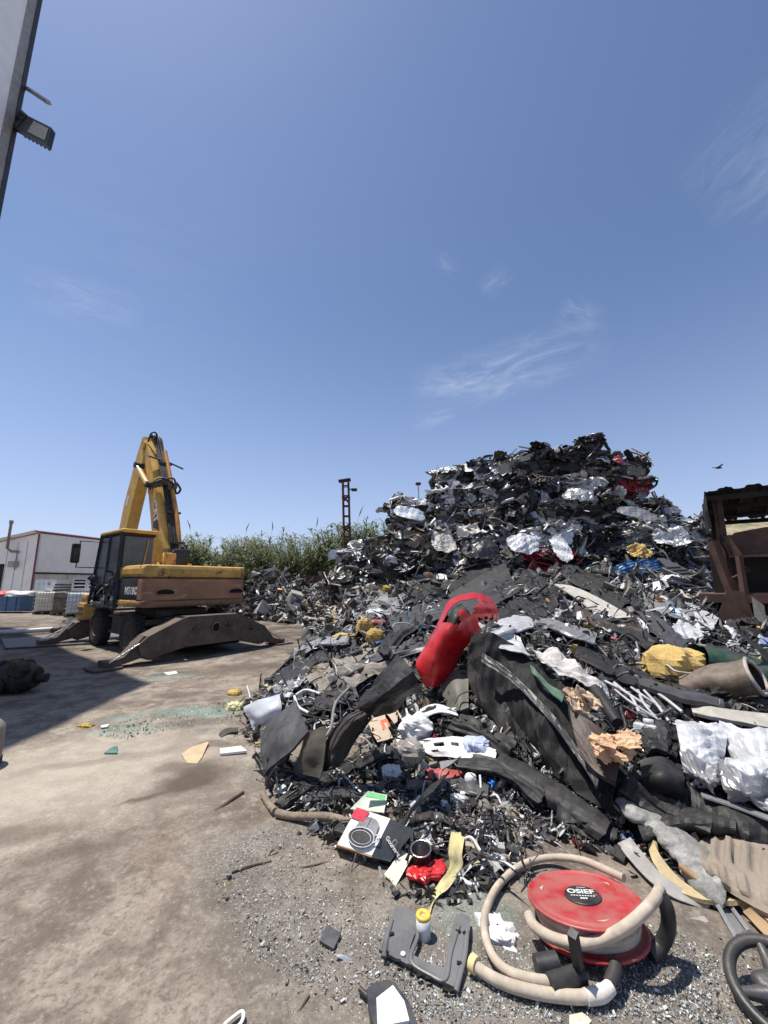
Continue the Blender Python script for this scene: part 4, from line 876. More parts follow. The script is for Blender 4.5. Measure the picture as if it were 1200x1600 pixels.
def mound():
    rng = np.random.default_rng(12); g = G()
    for x0, x1, y0, y1, nx, ny in ((-4.2, 6.6, 1.8, 8.0, 240, 150), (-13, 11, 8.0, 26.5, 260, 190)):
        X, Y = np.meshgrid(np.linspace(x0, x1, nx), np.linspace(y0, y1, ny), indexing='ij'); z = H(X, Y)
        p = np.stack([X, Y, z], -1); k = np.clip((z + .02) / .25, 0, 1)
        d = creases3(p * (1, 1, .5), rng, .22, 1.6, 7, .66, 1.7); Z = z - .07 + d * k * (.7 if y0 < 5 else 1.4)
        A = np.stack([X, Y, Z], -1); keep = (z > -.03)
        idx = np.arange(nx * ny).reshape(nx, ny); F = np.stack([idx[:-1, :-1], idx[1:, :-1], idx[1:, 1:], idx[:-1, 1:]], -1).reshape(-1, 4)
        F = F[keep.ravel()[F].any(1)]; c = A.reshape(-1, 3)[F].mean(1)
        sd = rng.uniform((x0, y0), (x1, y1), (3000, 2)); cc = np.empty((len(F), 3)); lab = np.empty(len(F), int)
        for a in range(0, len(F), 4000): lab[a:a + 4000] = np.argmin((c[a:a + 4000, None, 0] - sd[None, :, 0]) ** 2 + (c[a:a + 4000, None, 1] - sd[None, :, 1]) ** 2, 1)
        pc = np.array([pick(rng, 'dark' if rng.random() < .12 else 'black')[0] for _ in sd]); g.add(A.reshape(-1, 3), F, col=np.minimum(pc[lab] * .8, .028), fin=(.6, 0))  # cap keeps the core near black: shade of the gaps put into colour
    o = g.build('scrap_mound'); tag(o, 'packed mass of small dark scrap under the heap, blackened to shade the gaps', 'scrap', kind='stuff')
mound()

# ------------------------------------------------------------------ bales of crushed cars
def bale_mesh(seed, w, d, h, pal, accent=None):
    rng = np.random.default_rng(seed); g = G(); S = np.array((w, d, h)) / 2; e = .58
    def surf(dirs):
        f = np.sign(dirs) * np.abs(dirs) ** e; return f / np.max(np.abs(f) ** 1.0, axis=-1, keepdims=True) * (1 - .10 * (1 - np.abs(dirs).max(-1, keepdims=True)))
    n = 38; th = np.linspace(.03, math.pi - .03, n)[:, None]; ph = (np.arange(2 * n) / (2 * n) * 2 * math.pi)[None, :]
    D = np.stack([np.sin(th) * np.cos(ph), np.sin(th) * np.sin(ph), np.cos(th) * np.ones_like(ph)], -1)
    B = surf(D) * S; q = B * (1, 1, 2.2); B = B * (1 + creases3(q, rng, .36, 1.9, 7, .66, 1.7)[..., None]) * .92
    sd = rng.normal(size=(70, 3)) * S; pc = [pick(rng, 'black' if rng.random() < .4 else pal) for _ in sd]
    idx = np.arange(2 * n * n).reshape(n, 2 * n); j2 = np.roll(idx, -1, 1)
    F = np.stack([idx[:-1], idx[1:], j2[1:], j2[:-1]], -1).reshape(-1, 4); c = B.reshape(-1, 3)[F].mean(1)
    lab = np.argmin((((c[:, None] - sd[None]) * (1, 1, 1.8)) ** 2).sum(-1), 1)
    for k in range(len(sd)):
        if (lab == k).any():
            FF = F[lab == k]; u, inv = np.unique(FF, return_inverse=True); g.add(B.reshape(-1, 3)[u], inv.reshape(FF.shape), col=pc[k][0], fin=pc[k][1])
    area = (w * h + w * d + d * h); m = int(10 * area) + 7
    for k in range(m):
        dr = rng.normal(size=3); dr[1] = -abs(dr[1]) if rng.random() < .75 else dr[1]; dr /= np.linalg.norm(dr); p = surf(dr[None])[0] * S
        ax = np.argmax(np.abs(p / S)); nr = np.zeros(3); nr[ax] = np.sign(p[ax]); nr = nr + rng.normal(size=3) * .30; nr[2] += rng.uniform(0, 1.3) if p[2] > -S[2] * .5 else 0
        R = frame(nr, rng) if rng.random() < .3 else frame(nr, spin=rng.normal() * .4)
        big = rng.random() < .45; s = rng.uniform(.38, .75) if big else rng.uniform(.14, .36); cc, ff = pick(rng, pal)
        sheet(g, s * rng.uniform(1.0, 1.7), s * rng.uniform(.35, .7), rng, R, p * rng.uniform(.92, 1.03), rng.uniform(.24, .42), 15 if big else 9, 11 if big else 7, f0=rng.uniform(1.3, 2.2) / s, col=cc, fin=ff, ragged=.10, bend=rng.uniform(-.5, .5), smooth=bool(rng.random() < .4))
    for k in range(int(9 * area) + 4):      # rolled and folded rails, tubes and seams lying along the layers
        dr = rng.normal(size=3); dr[1] = -abs(dr[1]); dr /= np.linalg.norm(dr); p = surf(dr[None])[0] * S * 1.0; t = rng.normal(size=3) * (1, 1, .35); t -= dr * t.dot(dr); t /= np.linalg.norm(t); L = rng.uniform(.18, .6)
        pts = [p + t * L * s + dr * (.06 * (1 - s * s) + rng.normal() * .02) + rng.normal(size=3) * .03 for s in (-1, -.4, .3, 1)]
        cc, ff = pick(rng, pal); g.tube(pts, rng.choice([.008, .02, .04, .065], p=[.25, .3, .27, .18]), n=6, sub=4, sq=rng.uniform(.35, 1), col=cc, fin=ff)
    for k in range(2):
        dr = rng.normal(size=3); dr[2] = abs(dr[2]) * .6; dr /= np.linalg.norm(dr); p = surf(dr[None])[0] * S * .95; cc, ff = pick(rng, pal)
        g.tube([p, p + dr * rng.uniform(.05, .14), p + dr * rng.uniform(.12, .2) + rng.normal(size=3) * .08], [.012, .003], n=4, sub=3, col=cc, fin=ff)
    if accent: accent(g, rng, S)
    return g
def patch(col, fin, n, x=(-.8, .8), z=(-.8, .8), size=(.3, .6), amp=.2, top=False):
    def f(g, rng, S):
        for k in range(n):
            p = np.array((rng.uniform(*x) * S[0], -S[1] * 1.04, rng.uniform(*z) * S[2])); nr = np.array((rng.normal() * .25, -1, .35 + rng.normal() * .2))
            if top: p = np.array((rng.uniform(*x) * S[0], rng.uniform(-1, .2) * S[1], S[2] * 1.03)); nr = np.array((rng.normal() * .2, -.3, 1))
            s = rng.uniform(*size); kk = rng.uniform(.8, 1.15); sheet(g, s, s * rng.uniform(.6, .9), rng, frame(nr, spin=rng.normal() * .5), p, amp, 12, 10, col=tuple(v * kk for v in col), fin=fin, ragged=.2)
    return f
WP = patch((.74, .75, .77), (.4, 0), 3, size=(.6, .9), amp=.13); WT = patch((.72, .74, .77), (.4, 0), 3, top=True, size=(.4, .7), amp=.12)
BALES = [  # row, px, py, w, h, palette, accent, colour words
    (0, 712, 752, 66, 44, 'dark', WT, 'black bale with white sheet on top'), (0, 768, 744, 66, 48, 'black', None, 'all black'), (0, 822, 733, 74, 54, 'black', None, 'black with spiky torn edges'), (0, 898, 721, 88, 54, 'black', None, 'big rounded black'), (0, 975, 744, 56, 58, 'olive', None, 'dark olive brown'), (0, 935, 742, 50, 48, 'olive', None, 'dark brownish black'),
    (1, 700, 786, 56, 42, 'white', None, 'black and white'), (1, 748, 782, 62, 46, 'dark', None, 'dark grey'), (1, 800, 778, 60, 46, 'black', None, 'black'), (1, 852, 776, 58, 46, 'dark', None, 'black and silver'), (1, 912, 773, 78, 44, 'silver', patch((.58, .58, .58), (.3, .5), 4, size=(.35, .7), amp=.3), 'bright silver'), (1, 969, 770, 42, 40, 'red', patch((.36, .012, .025), (.3, 0), 4, size=(.2, .36), amp=.4), 'bright red crumpled'),
    (2, 645, 808, 70, 46, 'dark', patch((.68, .72, .78), (.35, 0), 3, z=(.1, .9), size=(.5, .8), amp=.08), 'black bale draped with bluish white sheet'), (2, 705, 818, 66, 48, 'dark', None, 'dark striated'), (2, 755, 820, 50, 46, 'tan', patch((.6, .57, .50), (.6, 0), 8, size=(.12, .25), amp=.4), 'cream and black crumbly'), (2, 805, 815, 66, 46, 'black', None, 'black'), (2, 862, 810, 60, 46, 'silver', patch((.60, .60, .60), (.35, .3), 3, size=(.4, .6), amp=.3), 'silver and white'), (2, 922, 814, 74, 48, 'black', None, 'black with a dark tube'), (2, 1020, 812, 76, 50, 'dark', None, 'dark grey'),
    (3, 604, 862, 58, 42, 'tan', None, 'dusty tan'), (3, 652, 852, 66, 46, 'tan', None, 'tan striated'), (3, 694, 846, 50, 46, 'dark', patch((.62, .60, .55), (.5, 0), 2, size=(.6, .8), amp=.06), 'dark bale under a pale sheet'), (3, 752, 855, 80, 50, 'silver', patch((.20, .20, .19), (.5, .3), 2, size=(.8, 1.1), amp=.10), 'dark wire mesh'), (3, 822, 848, 66, 50, 'white', WP, 'crumpled white panel'), (3, 876, 850, 50, 56, 'white', WP, 'white crushed'), (3, 925, 855, 64, 54, 'black', None, 'black'), (3, 985, 845, 60, 50, 'silver', patch((.52, .50, .47), (.45, .2), 4, size=(.4, .6), amp=.3), 'silver grey'), (3, 1050, 838, 88, 52, 'silver', patch((.62, .62, .62), (.4, .3), 6, size=(.4, .7)), 'big silver white'), 
    (4, 560, 884, 56, 44, 'dark', None, 'grey and black'), (4, 628, 896, 92, 56, 'dark', None, 'big dark striated'), (4, 580, 905, 60, 50, 'dark', None, 'black'), (4, 705, 895, 76, 54, 'tan', None, 'greyish tan'), (4, 775, 893, 70, 50, 'dark', None, 'dark grey crumpled'), (4, 850, 890, 78, 50, 'red', patch((.34, .012, .035), (.35, 0), 3), 'dark red and black'), (4, 918, 898, 70, 56, 'black', None, 'black'), (4, 992, 888, 88, 54, 'black', None, 'black bale under the yellow sheet'), (4, 1078, 888, 66, 64, 'blue', None, 'blue black'),
    (5, 545, 918, 58, 48, 'tan', None, 'brownish'), (5, 660, 935, 80, 50, 'dark', None, 'dark'), (5, 745, 925, 80, 46, 'dark', None, 'grey'), (5, 965, 930, 76, 50, 'dark', None, 'dark'), (5, 1050, 922, 86, 46, 'dark', None, 'dark grey and blue'), (5, 605, 945, 64, 44, 'dark', None, 'grey brown'),
]
ROWY = [15.4, 15.0, 14.6, 14.1, 13.5, 12.7]
LAYER = ['top layer', 'second layer', 'third layer', 'fourth layer', 'fifth layer', 'lowest layer']
NTH = ['first', 'second', 'third', 'fourth', 'fifth', 'sixth', 'seventh', 'eighth', 'ninth', 'tenth']
SPAT = patch((.50, .50, .50), (.35, .3), 3, size=(.3, .6), amp=.32); WPS = patch((.70, .71, .73), (.4, 0), 2, size=(.35, .7), amp=.16); TPAT = patch((.36, .32, .25), (.6, 0), 2, size=(.3, .6), amp=.3); BPAT = patch((.02, .02, .022), (.3, 0), 2, size=(.6, .9), amp=.10)
def bales():
    rng = np.random.default_rng(77); cnt = {}
    for i, (row, px, py, w, h, pal, acc, words) in enumerate(BALES):
        order = sorted(b[1] for b in BALES if b[0] == row).index(px)
        Y = ROWY[row] + max(0, 640 - px) * .02 + rng.uniform(-.15, .15); s = Y / FPX; dw, dh = w * s * 1.05, h * s * .98; dd = rng.uniform(.9, 1.3)
        p = P(px, py, Y + dd * .5)
        if not acc: acc = {'dark': (SPAT, WPS, TPAT, WPS, SPAT, BPAT), 'black': (BPAT, BPAT, None, SPAT), 'tan': (TPAT, WPS)}.get(pal, (None,))[int(rng.integers(60)) % {'dark': 6, 'black': 4, 'tan': 2}.get(pal, 1)]
        g = bale_mesh(300 + i, dw, dd, dh, pal, acc); o = g.build('car_bale', None, tuple(p), (rng.normal() * .10, rng.normal() * .13, rng.normal() * .25))
        wd = words if 'bale' in words else words + ' bale'
        tag(o, f'{wd}, {NTH[order]} from left in the {LAYER[row]}', 'bale', 'crushed car bales stacked at the back')
bales()
mark('the bale stack', P(850, 880, 13))
# ------------------------------------------------------------------ single pieces of the heap and the yard
EXCL = []          # (px, py, r): keep loose scrap off these
def S(px, py, lift=0.0):
    """point on the heap or ground seen at (px, py), moved lift metres towards the eye and up"""
    p = hit(px, py); d = ray(px, py); d = d / np.linalg.norm(d); return p - d * lift
def up2(A, nu, nv):
    """Catmull-Rom both ways through a grid of points"""
    A = np.asarray(A, float); n, q = A.shape[:2]
    B = np.stack([smooth_path(A[:, j], nu) for j in range(q)], 1) if n > 2 else np.stack([A[0] + (A[1] - A[0]) * t for t in np.linspace(0, 1, nu * 2)])
    n = B.shape[0]
    return np.stack([smooth_path(B[i], nv) for i in range(n)], 0) if q > 2 else np.stack([B[:, 0] + (B[:, 1] - B[:, 0]) * t for t in np.linspace(0, 1, nv * 2)], 1)
def skin(g, A, m, thick=.01, amp=0.0, f0=4.0, seed=1, mask=None, smooth=True, ridge=None, col=None, fin=None, k=6):
    """sheet of real thickness through a grid of points, creased along its normal"""
    rng = np.random.default_rng(seed); du = np.gradient(A, axis=0); dv = np.gradient(A, axis=1); N = np.cross(du, dv); N /= np.maximum(np.linalg.norm(N, axis=-1, keepdims=True), 1e-9)
    if (N * (np.array((0, 0, CAM_H)) - A)).sum(-1).mean() < 0: N = -N; flip = True
    else: flip = False
    u = np.cumsum(np.linalg.norm(du, axis=-1).mean(1))[:, None] + np.zeros(A.shape[:2]); v = np.cumsum(np.linalg.norm(dv, axis=-1).mean(0))[None, :] + np.zeros(A.shape[:2])
    d = creases(u, v, rng, amp, f0, k) if amp else np.zeros(A.shape[:2])
    if ridge is not None: d = d + ridge(np.linspace(0, 1, A.shape[0])[:, None], np.linspace(0, 1, A.shape[1])[None, :])
    T = A + N * d[..., None]; Bk = T - N * thick
    kw = dict(smooth=smooth)
    if col is not None: kw.update(col=col, fin=fin or (.5, 0))
    n, q = A.shape[:2]; idx = np.arange(n * q).reshape(n, q); F = np.stack([idx[:-1, :-1], idx[1:, :-1], idx[1:, 1:], idx[:-1, 1:]], -1)
    keep = np.ones((n - 1, q - 1), bool)
    if mask is not None: keep = ~mask(np.linspace(0, 1, n - 1)[:, None] + np.zeros((n - 1, q - 1)), np.linspace(0, 1, q - 1)[None, :] + np.zeros((n - 1, q - 1)))
    Ff = F[keep]; 
    if flip: Ff = Ff[:, ::-1]
    V = np.concatenate([T.reshape(-1, 3), Bk.reshape(-1, 3)]); g.add(V, np.concatenate([Ff, Ff[:, ::-1] + n * q]), m, **kw)
    E = {}
    for f in Ff:
        for a, b in zip(f, np.roll(f, -1)):
            if (b, a) in E: del E[(b, a)]
            else: E[(a, b)] = 1
    if E: g.add(V, [(b, a, a + n * q, b + n * q) for a, b in E], m, **{**kw, 'smooth': False})
def pts(rows): return np.array([[S(*p) if len(p) == 3 else S(p[0], p[1], .03) for p in r] for r in rows])
def PZ(rows): return np.array([[PG(*p) for p in r] for r in rows])
def cloth(name, label, cat, rows, m, nu=6, nv=6, parent=None, mk=None, ex=None, build=True, Y=False, **k):
    A = np.array([[P(*p) for p in r] for r in rows]) if Y is True else PZ(rows) if Y == 'Z' else pts(rows)
    c = A.reshape(-1, 3).mean(0); g = G(); skin(g, up2(A, nu, nv) - c, m, **k); o = g.build(name, parent, tuple(c))
    if label: tag(o, label, cat)
    if mk: mark(mk, c)
    for e in ex or []: EXCL.append(e)
    return o
def pipe(name, label, cat, path, r, m, n=8, sub=5, mk=None, lift=.03, z=None, **k):
    p = np.array([S(q[0], q[1], q[2] if len(q) > 2 else lift) if z is None else PG(q[0], q[1], q[2] if len(q) > 2 else z) for q in path]); c = p.mean(0)
    g = G(); g.tube(p - c, r, m, n=n, sub=sub, **k); o = g.build(name, None, tuple(c))
    if label: tag(o, label, cat)
    if mk: mark(mk, c)
    return o
REDP = mat('red_bumper_paint', (.50, .012, .016), .28, var=.12, scale=4, dirt=.30, dirtcol=(.30, .10, .08), bump=.05)
PLB = mat('dull_black_plastic', (.017, .017, .018), .55, var=.35, scale=6, dirt=.36, spec=.3, dirtcol=(.075, .07, .063), bump=.25, bscale=18)
PLG = mat('dark_grey_plastic', (.042, .042, .045), .4, var=.3, scale=5, dirt=.4, dirtcol=(.11, .103, .096), bump=.12)
MATB = mat('black_mat', (.04, .042, .046), .62, var=.3, scale=7, dirt=.45, dirtcol=(.12, .12, .12), bump=.3, bscale=25)
FELT = mat('brown_felt', (.085, .075, .062), .95, var=.25, scale=8, dirt=.3, bump=.4, bscale=120)
WSH = mat('white_sheet_metal', (.66, .68, .71), .38, var=.08, scale=4, dirt=.62, dirtcol=(.20, .195, .19), bump=.12, bscale=12)
GSH = mat('grey_sheet_metal', (.36, .36, .37), .40, .35, var=.25, scale=5, dirt=.45, dirtcol=(.14, .13, .125), bump=.15, bscale=12)
WPL = mat('white_plastic', (.72, .73, .74), .4, var=.06, dirt=.25, dirtcol=(.35, .32, .28))
CREAM = mat('cream_rubber', (.54, .46, .37), .75, var=.16, scale=9, dirt=.5, dirtcol=(.30, .25, .19), bump=.10, bscale=50)
CARD = mat('cardboard', (.42, .28, .16), .85, var=.15, scale=6, dirt=.2, bump=.15)
YFO = mat('yellow_foam', (.62, .43, .15), .95, var=.18, scale=4, dirt=.4, dirtcol=(.28, .18, .07), bump=.5, bscale=45)
TANF = mat('tan_moulding', (.30, .25, .20), .9, var=.18, scale=4, dirt=.4, dirtcol=(.17, .14, .11), bump=.3, bscale=70)
BROWNB = mat('dark_brown_board', (.045, .026, .018), .55, var=.3, dirt=.35, dirtcol=(.11, .085, .07), bump=.15)
OFO = mat('torn_orange_wood', (.66, .42, .25), .9, var=.2, scale=9, bump=.5, bscale=60)
WOOD = mat('grey_branch', (.26, .20, .15), .9, var=.35, scale=8, dirt=.3, bump=.6, bscale=60)

# --- red bumper draped over the heap
def red_bumper():
    rows = [[(777, 972, 5.5), (776, 955, 5.4), (768, 938, 5.6)], [(764, 980, 5.25), (754, 950, 5.08), (741, 926, 5.45)], [(748, 990, 5.1), (725, 956, 4.9), (704, 937, 5.25)],
            [(732, 1003, 5.05), (706, 980, 4.8), (683, 979, 5.15)], [(716, 1022, 5.05), (688, 1010, 4.8), (663, 1012, 5.1)], [(709, 1046, 5.0), (680, 1043, 4.8), (649, 1039, 5.0)], [(690, 1070, 4.95), (674, 1074, 4.85), (664, 1070, 4.95)]]
    hole = lambda u, v: ((u > .15) & (u < .47) & (v > .49 + .10 * np.sin(u * 40)) & (v < .82)) | ((u > .02) & (u < .26) & (v < .24 + .06 * np.sin(u * 90) - .5 * np.maximum(0, u - .18))) | ((u > .05) & (u < .13) & (v > .58) & (v < .74))
    A = np.array([[P(*p) for p in r] for r in rows]); c = A.reshape(-1, 3).mean(0); r = empty('car_bumper', tuple(c)); tag(r, 'bright red car bumper arched over the black scrap', 'bumper'); mark('the red bumper', c); EXCL.append((720, 975, 66)); EXCL.append((680, 1045, 50))
    g = G(); skin(g, up2(A, 8, 14) - c, REDP, thick=.008, amp=.03, f0=2.2, seed=3, k=4, mask=hole); g.build('shell', r)
    g = G(); B = up2(A, 8, 14)[14:34]; B = B + (np.mean(B, axis=(0, 1)) - (0, 0, CAM_H)) / 6 * .10; skin(g, B[:, 6:22] - c, PLB, thick=.01, amp=.02, f0=5, seed=4); g.build('grille', r)
red_bumper()
# --- the long crumpled black bundle with its white capping
cloth('crumpled_bodywork', 'long crumpled black car underside sloping down to the right of the red bumper', 'car part',
      [[(738, 992, 4.80), (800, 1002, 4.61), (850, 1045, 4.23), (905, 1105, 3.75), (975, 1195, 3.13)], [(728, 1040, 4.61), (790, 1062, 4.32), (838, 1100, 3.94), (895, 1160, 3.50), (960, 1225, 3.04)],
       [(740, 1085, 4.39), (795, 1115, 4.08), (842, 1150, 3.75), (890, 1195, 3.37), (955, 1255, 2.93)], [(765, 1125, 4.23), (815, 1165, 3.89), (855, 1198, 3.59), (900, 1238, 3.25), (972, 1288, 2.87)]],
      mat('grimy_black', (.012, .012, .013), .68, var=.4, scale=3, dirt=.25, dirtcol=(.05, .046, .042), spec=.22, bump=.3, bscale=14), nu=16, nv=22, Y=True, thick=.03, amp=.13, f0=1.8, seed=8, k=6, smooth=False, mk='the crumpled black underside', ex=[(780, 1060, 62), (850, 1115, 66), (915, 1195, 66), (800, 1120, 50)])
cloth('trim_strip', 'black door seal strip running along the crumpled black underside', 'trim', [[(752, 1018, 4.44), (800, 1052, 4.16), (850, 1100, 3.76), (900, 1165, 3.31), (935, 1215, 3.01)], [(752, 1034, 4.38), (800, 1066, 4.10), (848, 1113, 3.70), (897, 1177, 3.27), (932, 1228, 2.95)]], PLG, nu=5, nv=8, Y=True, thick=.02, amp=.03, f0=4, seed=21, smooth=False)
cloth('wing_scrap', 'white crumpled wing panel draped over the upper end of the black underside', 'panel', [[(742, 972, .25), (770, 980, .28), (800, 985, .25)], [(748, 990, .34), (775, 1000, .38), (815, 1002, .30)], [(752, 1004, .36), (790, 1018, .40), (828, 1022, .34)]], WSH, amp=.05, f0=3, seed=5, smooth=False, ex=[(785, 995, 50)])
cloth('bumper_scrap', 'long white bumper end lying above the black underside', 'bumper', [[(765, 975, .3), (795, 962, .3), (832, 955, .25)], [(768, 990, .34), (800, 978, .36), (834, 968, .28)], [(772, 998, .3), (805, 988, .3), (836, 978, .25)]], WSH, thick=.02, amp=.02, f0=4, seed=6, ex=[(800, 975, 25)])
# --- foreground left edge of the heap
cloth('rubber_mat', 'square black rubber mat leaning at the left edge of the heap', 'mat', [[(461, 1094, .52), (470, 1118, .50), (481, 1143, .44)], [(434, 1118, .38), (441, 1147, .36), (449, 1176, .28)], [(405, 1143, .20), (407, 1178, .14), (411, 1212, .05)]], MATB, nu=8, nv=8, Y='Z', thick=.022, amp=.018, f0=3.5, seed=9, mk='the square black mat', ex=[(440, 1150, 62)])
cloth('bodywork_scrap', 'pale grey dented body panel standing beside the square black mat', 'panel', [[(382, 1104, .22), (405, 1094, .32), (437, 1084, .40)], [(388, 1124, .12), (410, 1118, .22), (440, 1104, .30)], [(395, 1141, .04), (412, 1136, .08), (434, 1122, .20)]], mat('pale_blue_grey', (.50, .54, .60), .35, var=.1, dirt=.3, dirtcol=(.2, .2, .2)), Y='Z', thick=.008, amp=.03, f0=4, seed=10, mk='the pale grey panel', ex=[(410, 1115, 40)])
cloth('metal_offcut', 'torn light grey metal offcut behind the pale grey panel', 'offcut', [[(420, 1075, .1), (445, 1058, .15), (465, 1040, .1)], [(440, 1092, .12), (462, 1076, .2), (482, 1056, .15)]], GSH, thick=.006, amp=.05, f0=6, seed=12, smooth=False)
cloth('felt_sheet', 'brown felt sheet hanging between the square black mat and the seat cushion', 'felt', [[(478, 1146, .42), (492, 1140, .45), (510, 1136, .46)], [(466, 1178, .26), (486, 1174, .32), (508, 1170, .34)], [(458, 1206, .10), (480, 1212, .14), (500, 1216, .16)]], FELT, Y='Z', thick=.012, amp=.02, f0=4, seed=13, ex=[(482, 1178, 40)])
def cushion():
    rows = PZ([[(506, 1204, .16), (506, 1178, .28), (519, 1144, .42), (544, 1119, .54), (572, 1108, .58)], [(518, 1200, .20), (526, 1173, .31), (541, 1144, .45), (559, 1125, .55), (577, 1114, .57)], [(530, 1196, .14), (544, 1172, .24), (559, 1149, .37), (570, 1135, .46), (579, 1122, .52)]])
    c = rows.reshape(-1, 3).mean(0); r = empty('seat_cushion', tuple(c)); tag(r, 'rounded dark seat cushion lying on edge near the left of the heap', 'cushion'); mark('the dark seat cushion', c); EXCL.append((540, 1155, 52))
    m = mat('cushion_cloth', (.038, .033, .029), .9, var=.25, dirt=.45, dirtcol=(.12, .10, .085), bump=.5, bscale=60); A = up2(rows, 9, 7) - c; g = G(); skin(g, A, m, thick=.06, amp=.022, f0=3, seed=14); g.build('pad', r)
    ed = np.concatenate([A[0], A[1:, -1], A[-1, ::-1][1:], A[::-1, 0][1:]]); g = G(); g.tube(ed, .011, PLB, n=6, cap=False); g.build('seam_piping', r)
    g = G(); g.tube([A[5, k] + (-.005, -.012, .012) for k in range(2, A.shape[1] - 2)], .006, PLB, n=5); g.build('seam', r)
cushion()
cloth('door_lining', 'flat grey black door panel under the branches at the left edge', 'panel', [[(478, 1238, .06), (540, 1228, .08), (600, 1222, .08)], [(484, 1252, .08), (545, 1246, .10), (604, 1240, .09)]], PLG, thick=.02, amp=.015, f0=4, seed=15)
cloth('engine_shroud', 'matt black curved engine cover between the pale grey panel and the red bumper', 'cover', [[(562, 1096, .5), (592, 1058, .8), (626, 1030, .95)], [(572, 1108, .55), (606, 1080, .86), (644, 1052, .95)], [(598, 1114, .42), (628, 1098, .62), (660, 1080, .72)]], PLB, Y='Z', thick=.02, amp=.06, f0=2.4, seed=16, smooth=False, k=5, mk='the curved engine cover', ex=[(608, 1076, 55)])
cloth('wheel_arch_liner', 'dusty grey crumpled liner spread on top of the heap left of the engine cover', 'liner', [[(470, 1050, .1), (520, 1030, .2), (575, 1016, .15), (630, 1008, .1)], [(490, 1072, .15), (535, 1050, .3), (590, 1036, .25), (640, 1025, .15)], [(510, 1090, .1), (560, 1068, .2), (610, 1050, .2), (650, 1040, .1)]], mat('dusty_plastic', (.17, .155, .135), .8, var=.35, scale=6, dirt=.5, dirtcol=(.34, .30, .25), bump=.3), thick=.01, amp=.09, f0=5, seed=17, smooth=False, k=7)
cloth('plastic_crate', 'greenish grey plastic box wedged under the red bumper', 'box', [[(688, 1062, .12), (708, 1048, .2), (732, 1046, .14)], [(690, 1080, .16), (710, 1072, .26), (732, 1070, .16)], [(700, 1108, .1), (716, 1110, .16), (732, 1106, .12)]], mat('olive_grey_plastic', (.12, .12, .10), .6, var=.15, dirt=.4), thick=.12, amp=.008, f0=4, seed=18, ex=[(712, 1078, 22)])
# --- pale things in the middle of the front
def carton():
    c = S(600, 1132, .15); r = empty('cardboard_box', tuple(c)); tag(r, 'torn open cardboard box with red printing below the engine cover', 'box'); mark('the torn open box', c); EXCL.append((602, 1130, 30))
    for nm, rows, th in (('panel', [[(572, 1118, .14), (600, 1110, .2)], [(580, 1142, .16), (606, 1136, .22)]], .006), ('flap', [[(600, 1110, .2), (618, 1104, .2)], [(616, 1130, .22), (628, 1120, .18)]], .006), ('side', [[(580, 1142, .16), (606, 1136, .22)], [(590, 1160, .12), (614, 1152, .16)]], .006)):
        g = G(); skin(g, up2(pts(rows), 5, 5) - c, mat('pale_card', (.50, .40, .30), .8, var=.1, dirt=.2), thick=th, amp=.008, f0=8, seed=2); g.build(nm, r)
    g = G(); skin(g, up2(pts([[(594, 1126, .235), (604, 1122, .25)], [(598, 1140, .24), (610, 1134, .25)]]), 3, 3) - c, mat('orange_print', (.60, .13, .06), .7), thick=.003, seed=2); g.build('printing', r)
carton()
def bag(name, label, cat, px, py, w, h, d, m, seed, lift=.12, amp=.25, mk=None, spin=0.0):
    rng = np.random.default_rng(seed); c = S(px, py, lift); g = G(); lump(g, (w, d, h), rng, rotz(spin), np.zeros(3), amp, 14, 2.2, m=m); o = g.build(name, None, tuple(c)); tag(o, label, cat); EXCL.append((px, py, w * FPX / c[1] * .45))
    if mk: mark(mk, c)
    return o
FILM = mat('white_film', (.72, .72, .72), .3, var=.08, scale=6, dirt=.2, dirtcol=(.4, .37, .33), bump=.4, bscale=14)
bag('plastic_bag', 'crumpled white plastic bag beside the torn open box', 'bag', 650, 1138, .34, .24, .3, FILM, 31, mk='the white plastic bag')
bag('plastic_bag', 'dusty translucent grey bag below the torn open box', 'bag', 636, 1178, .30, .22, .25, mat('grey_film', (.32, .30, .27), .3, var=.2, dirt=.4, bump=.4, bscale=14), 32)
bag('cloth_rag', 'light blue cloth rag lying on the pierced white panel', 'rag', 744, 1164, .22, .12, .2, mat('pale_blue_cloth', (.50, .56, .74), .85, var=.12, dirt=.2), 33, lift=.16)
bag('cloth_rag', 'white rag scrap lying in the gap under the branches of black trim', 'rag', 612, 1206, .16, .09, .14, FILM, 34)
def pierced():
    holes = lambda u, v: (((v > .18) & (v < .32)) | ((v > .42) & (v < .5)) ) & (u > .25) & (u < .42) | ((v > .1) & (v < .2) & (u > .55) & (u < .7))
    cloth('liner_scrap', 'white car liner panel pierced with holes right of the white plastic bag', 'panel', [[(652, 1158, .1), (690, 1150, .16), (740, 1156, .18), (776, 1172, .14)], [(660, 1172, .14), (696, 1168, .2), (740, 1176, .22), (774, 1184, .16)], [(676, 1182, .12), (700, 1182, .17), (735, 1190, .18), (766, 1192, .12)]], WPL, nu=10, nv=12, thick=.01, amp=.015, f0=5, seed=19, mask=holes, mk='the pierced white panel', ex=[(712, 1172, 40)])
    cloth('sun_visor', 'long thin white panel lying above the pierced white panel', 'panel', [[(640, 1120, .16), (675, 1100, .2), (712, 1108, .16)], [(655, 1128, .18), (685, 1112, .22), (716, 1118, .16)]], WPL, thick=.012, amp=.01, f0=5, seed=20)
pierced()
cloth('red_shell', 'crushed red plastic cover lying below the pierced white panel', 'cover', [[(666, 1200, .10), (695, 1204, .16), (728, 1202, .10)], [(668, 1214, .10), (696, 1216, .16), (727, 1212, .10)]], mat('pinkish_red', (.42, .04, .04), .5, var=.15, dirt=.3), thick=.02, amp=.02, f0=7, seed=21, mk='the crushed red cover', ex=[(697, 1208, 26)])
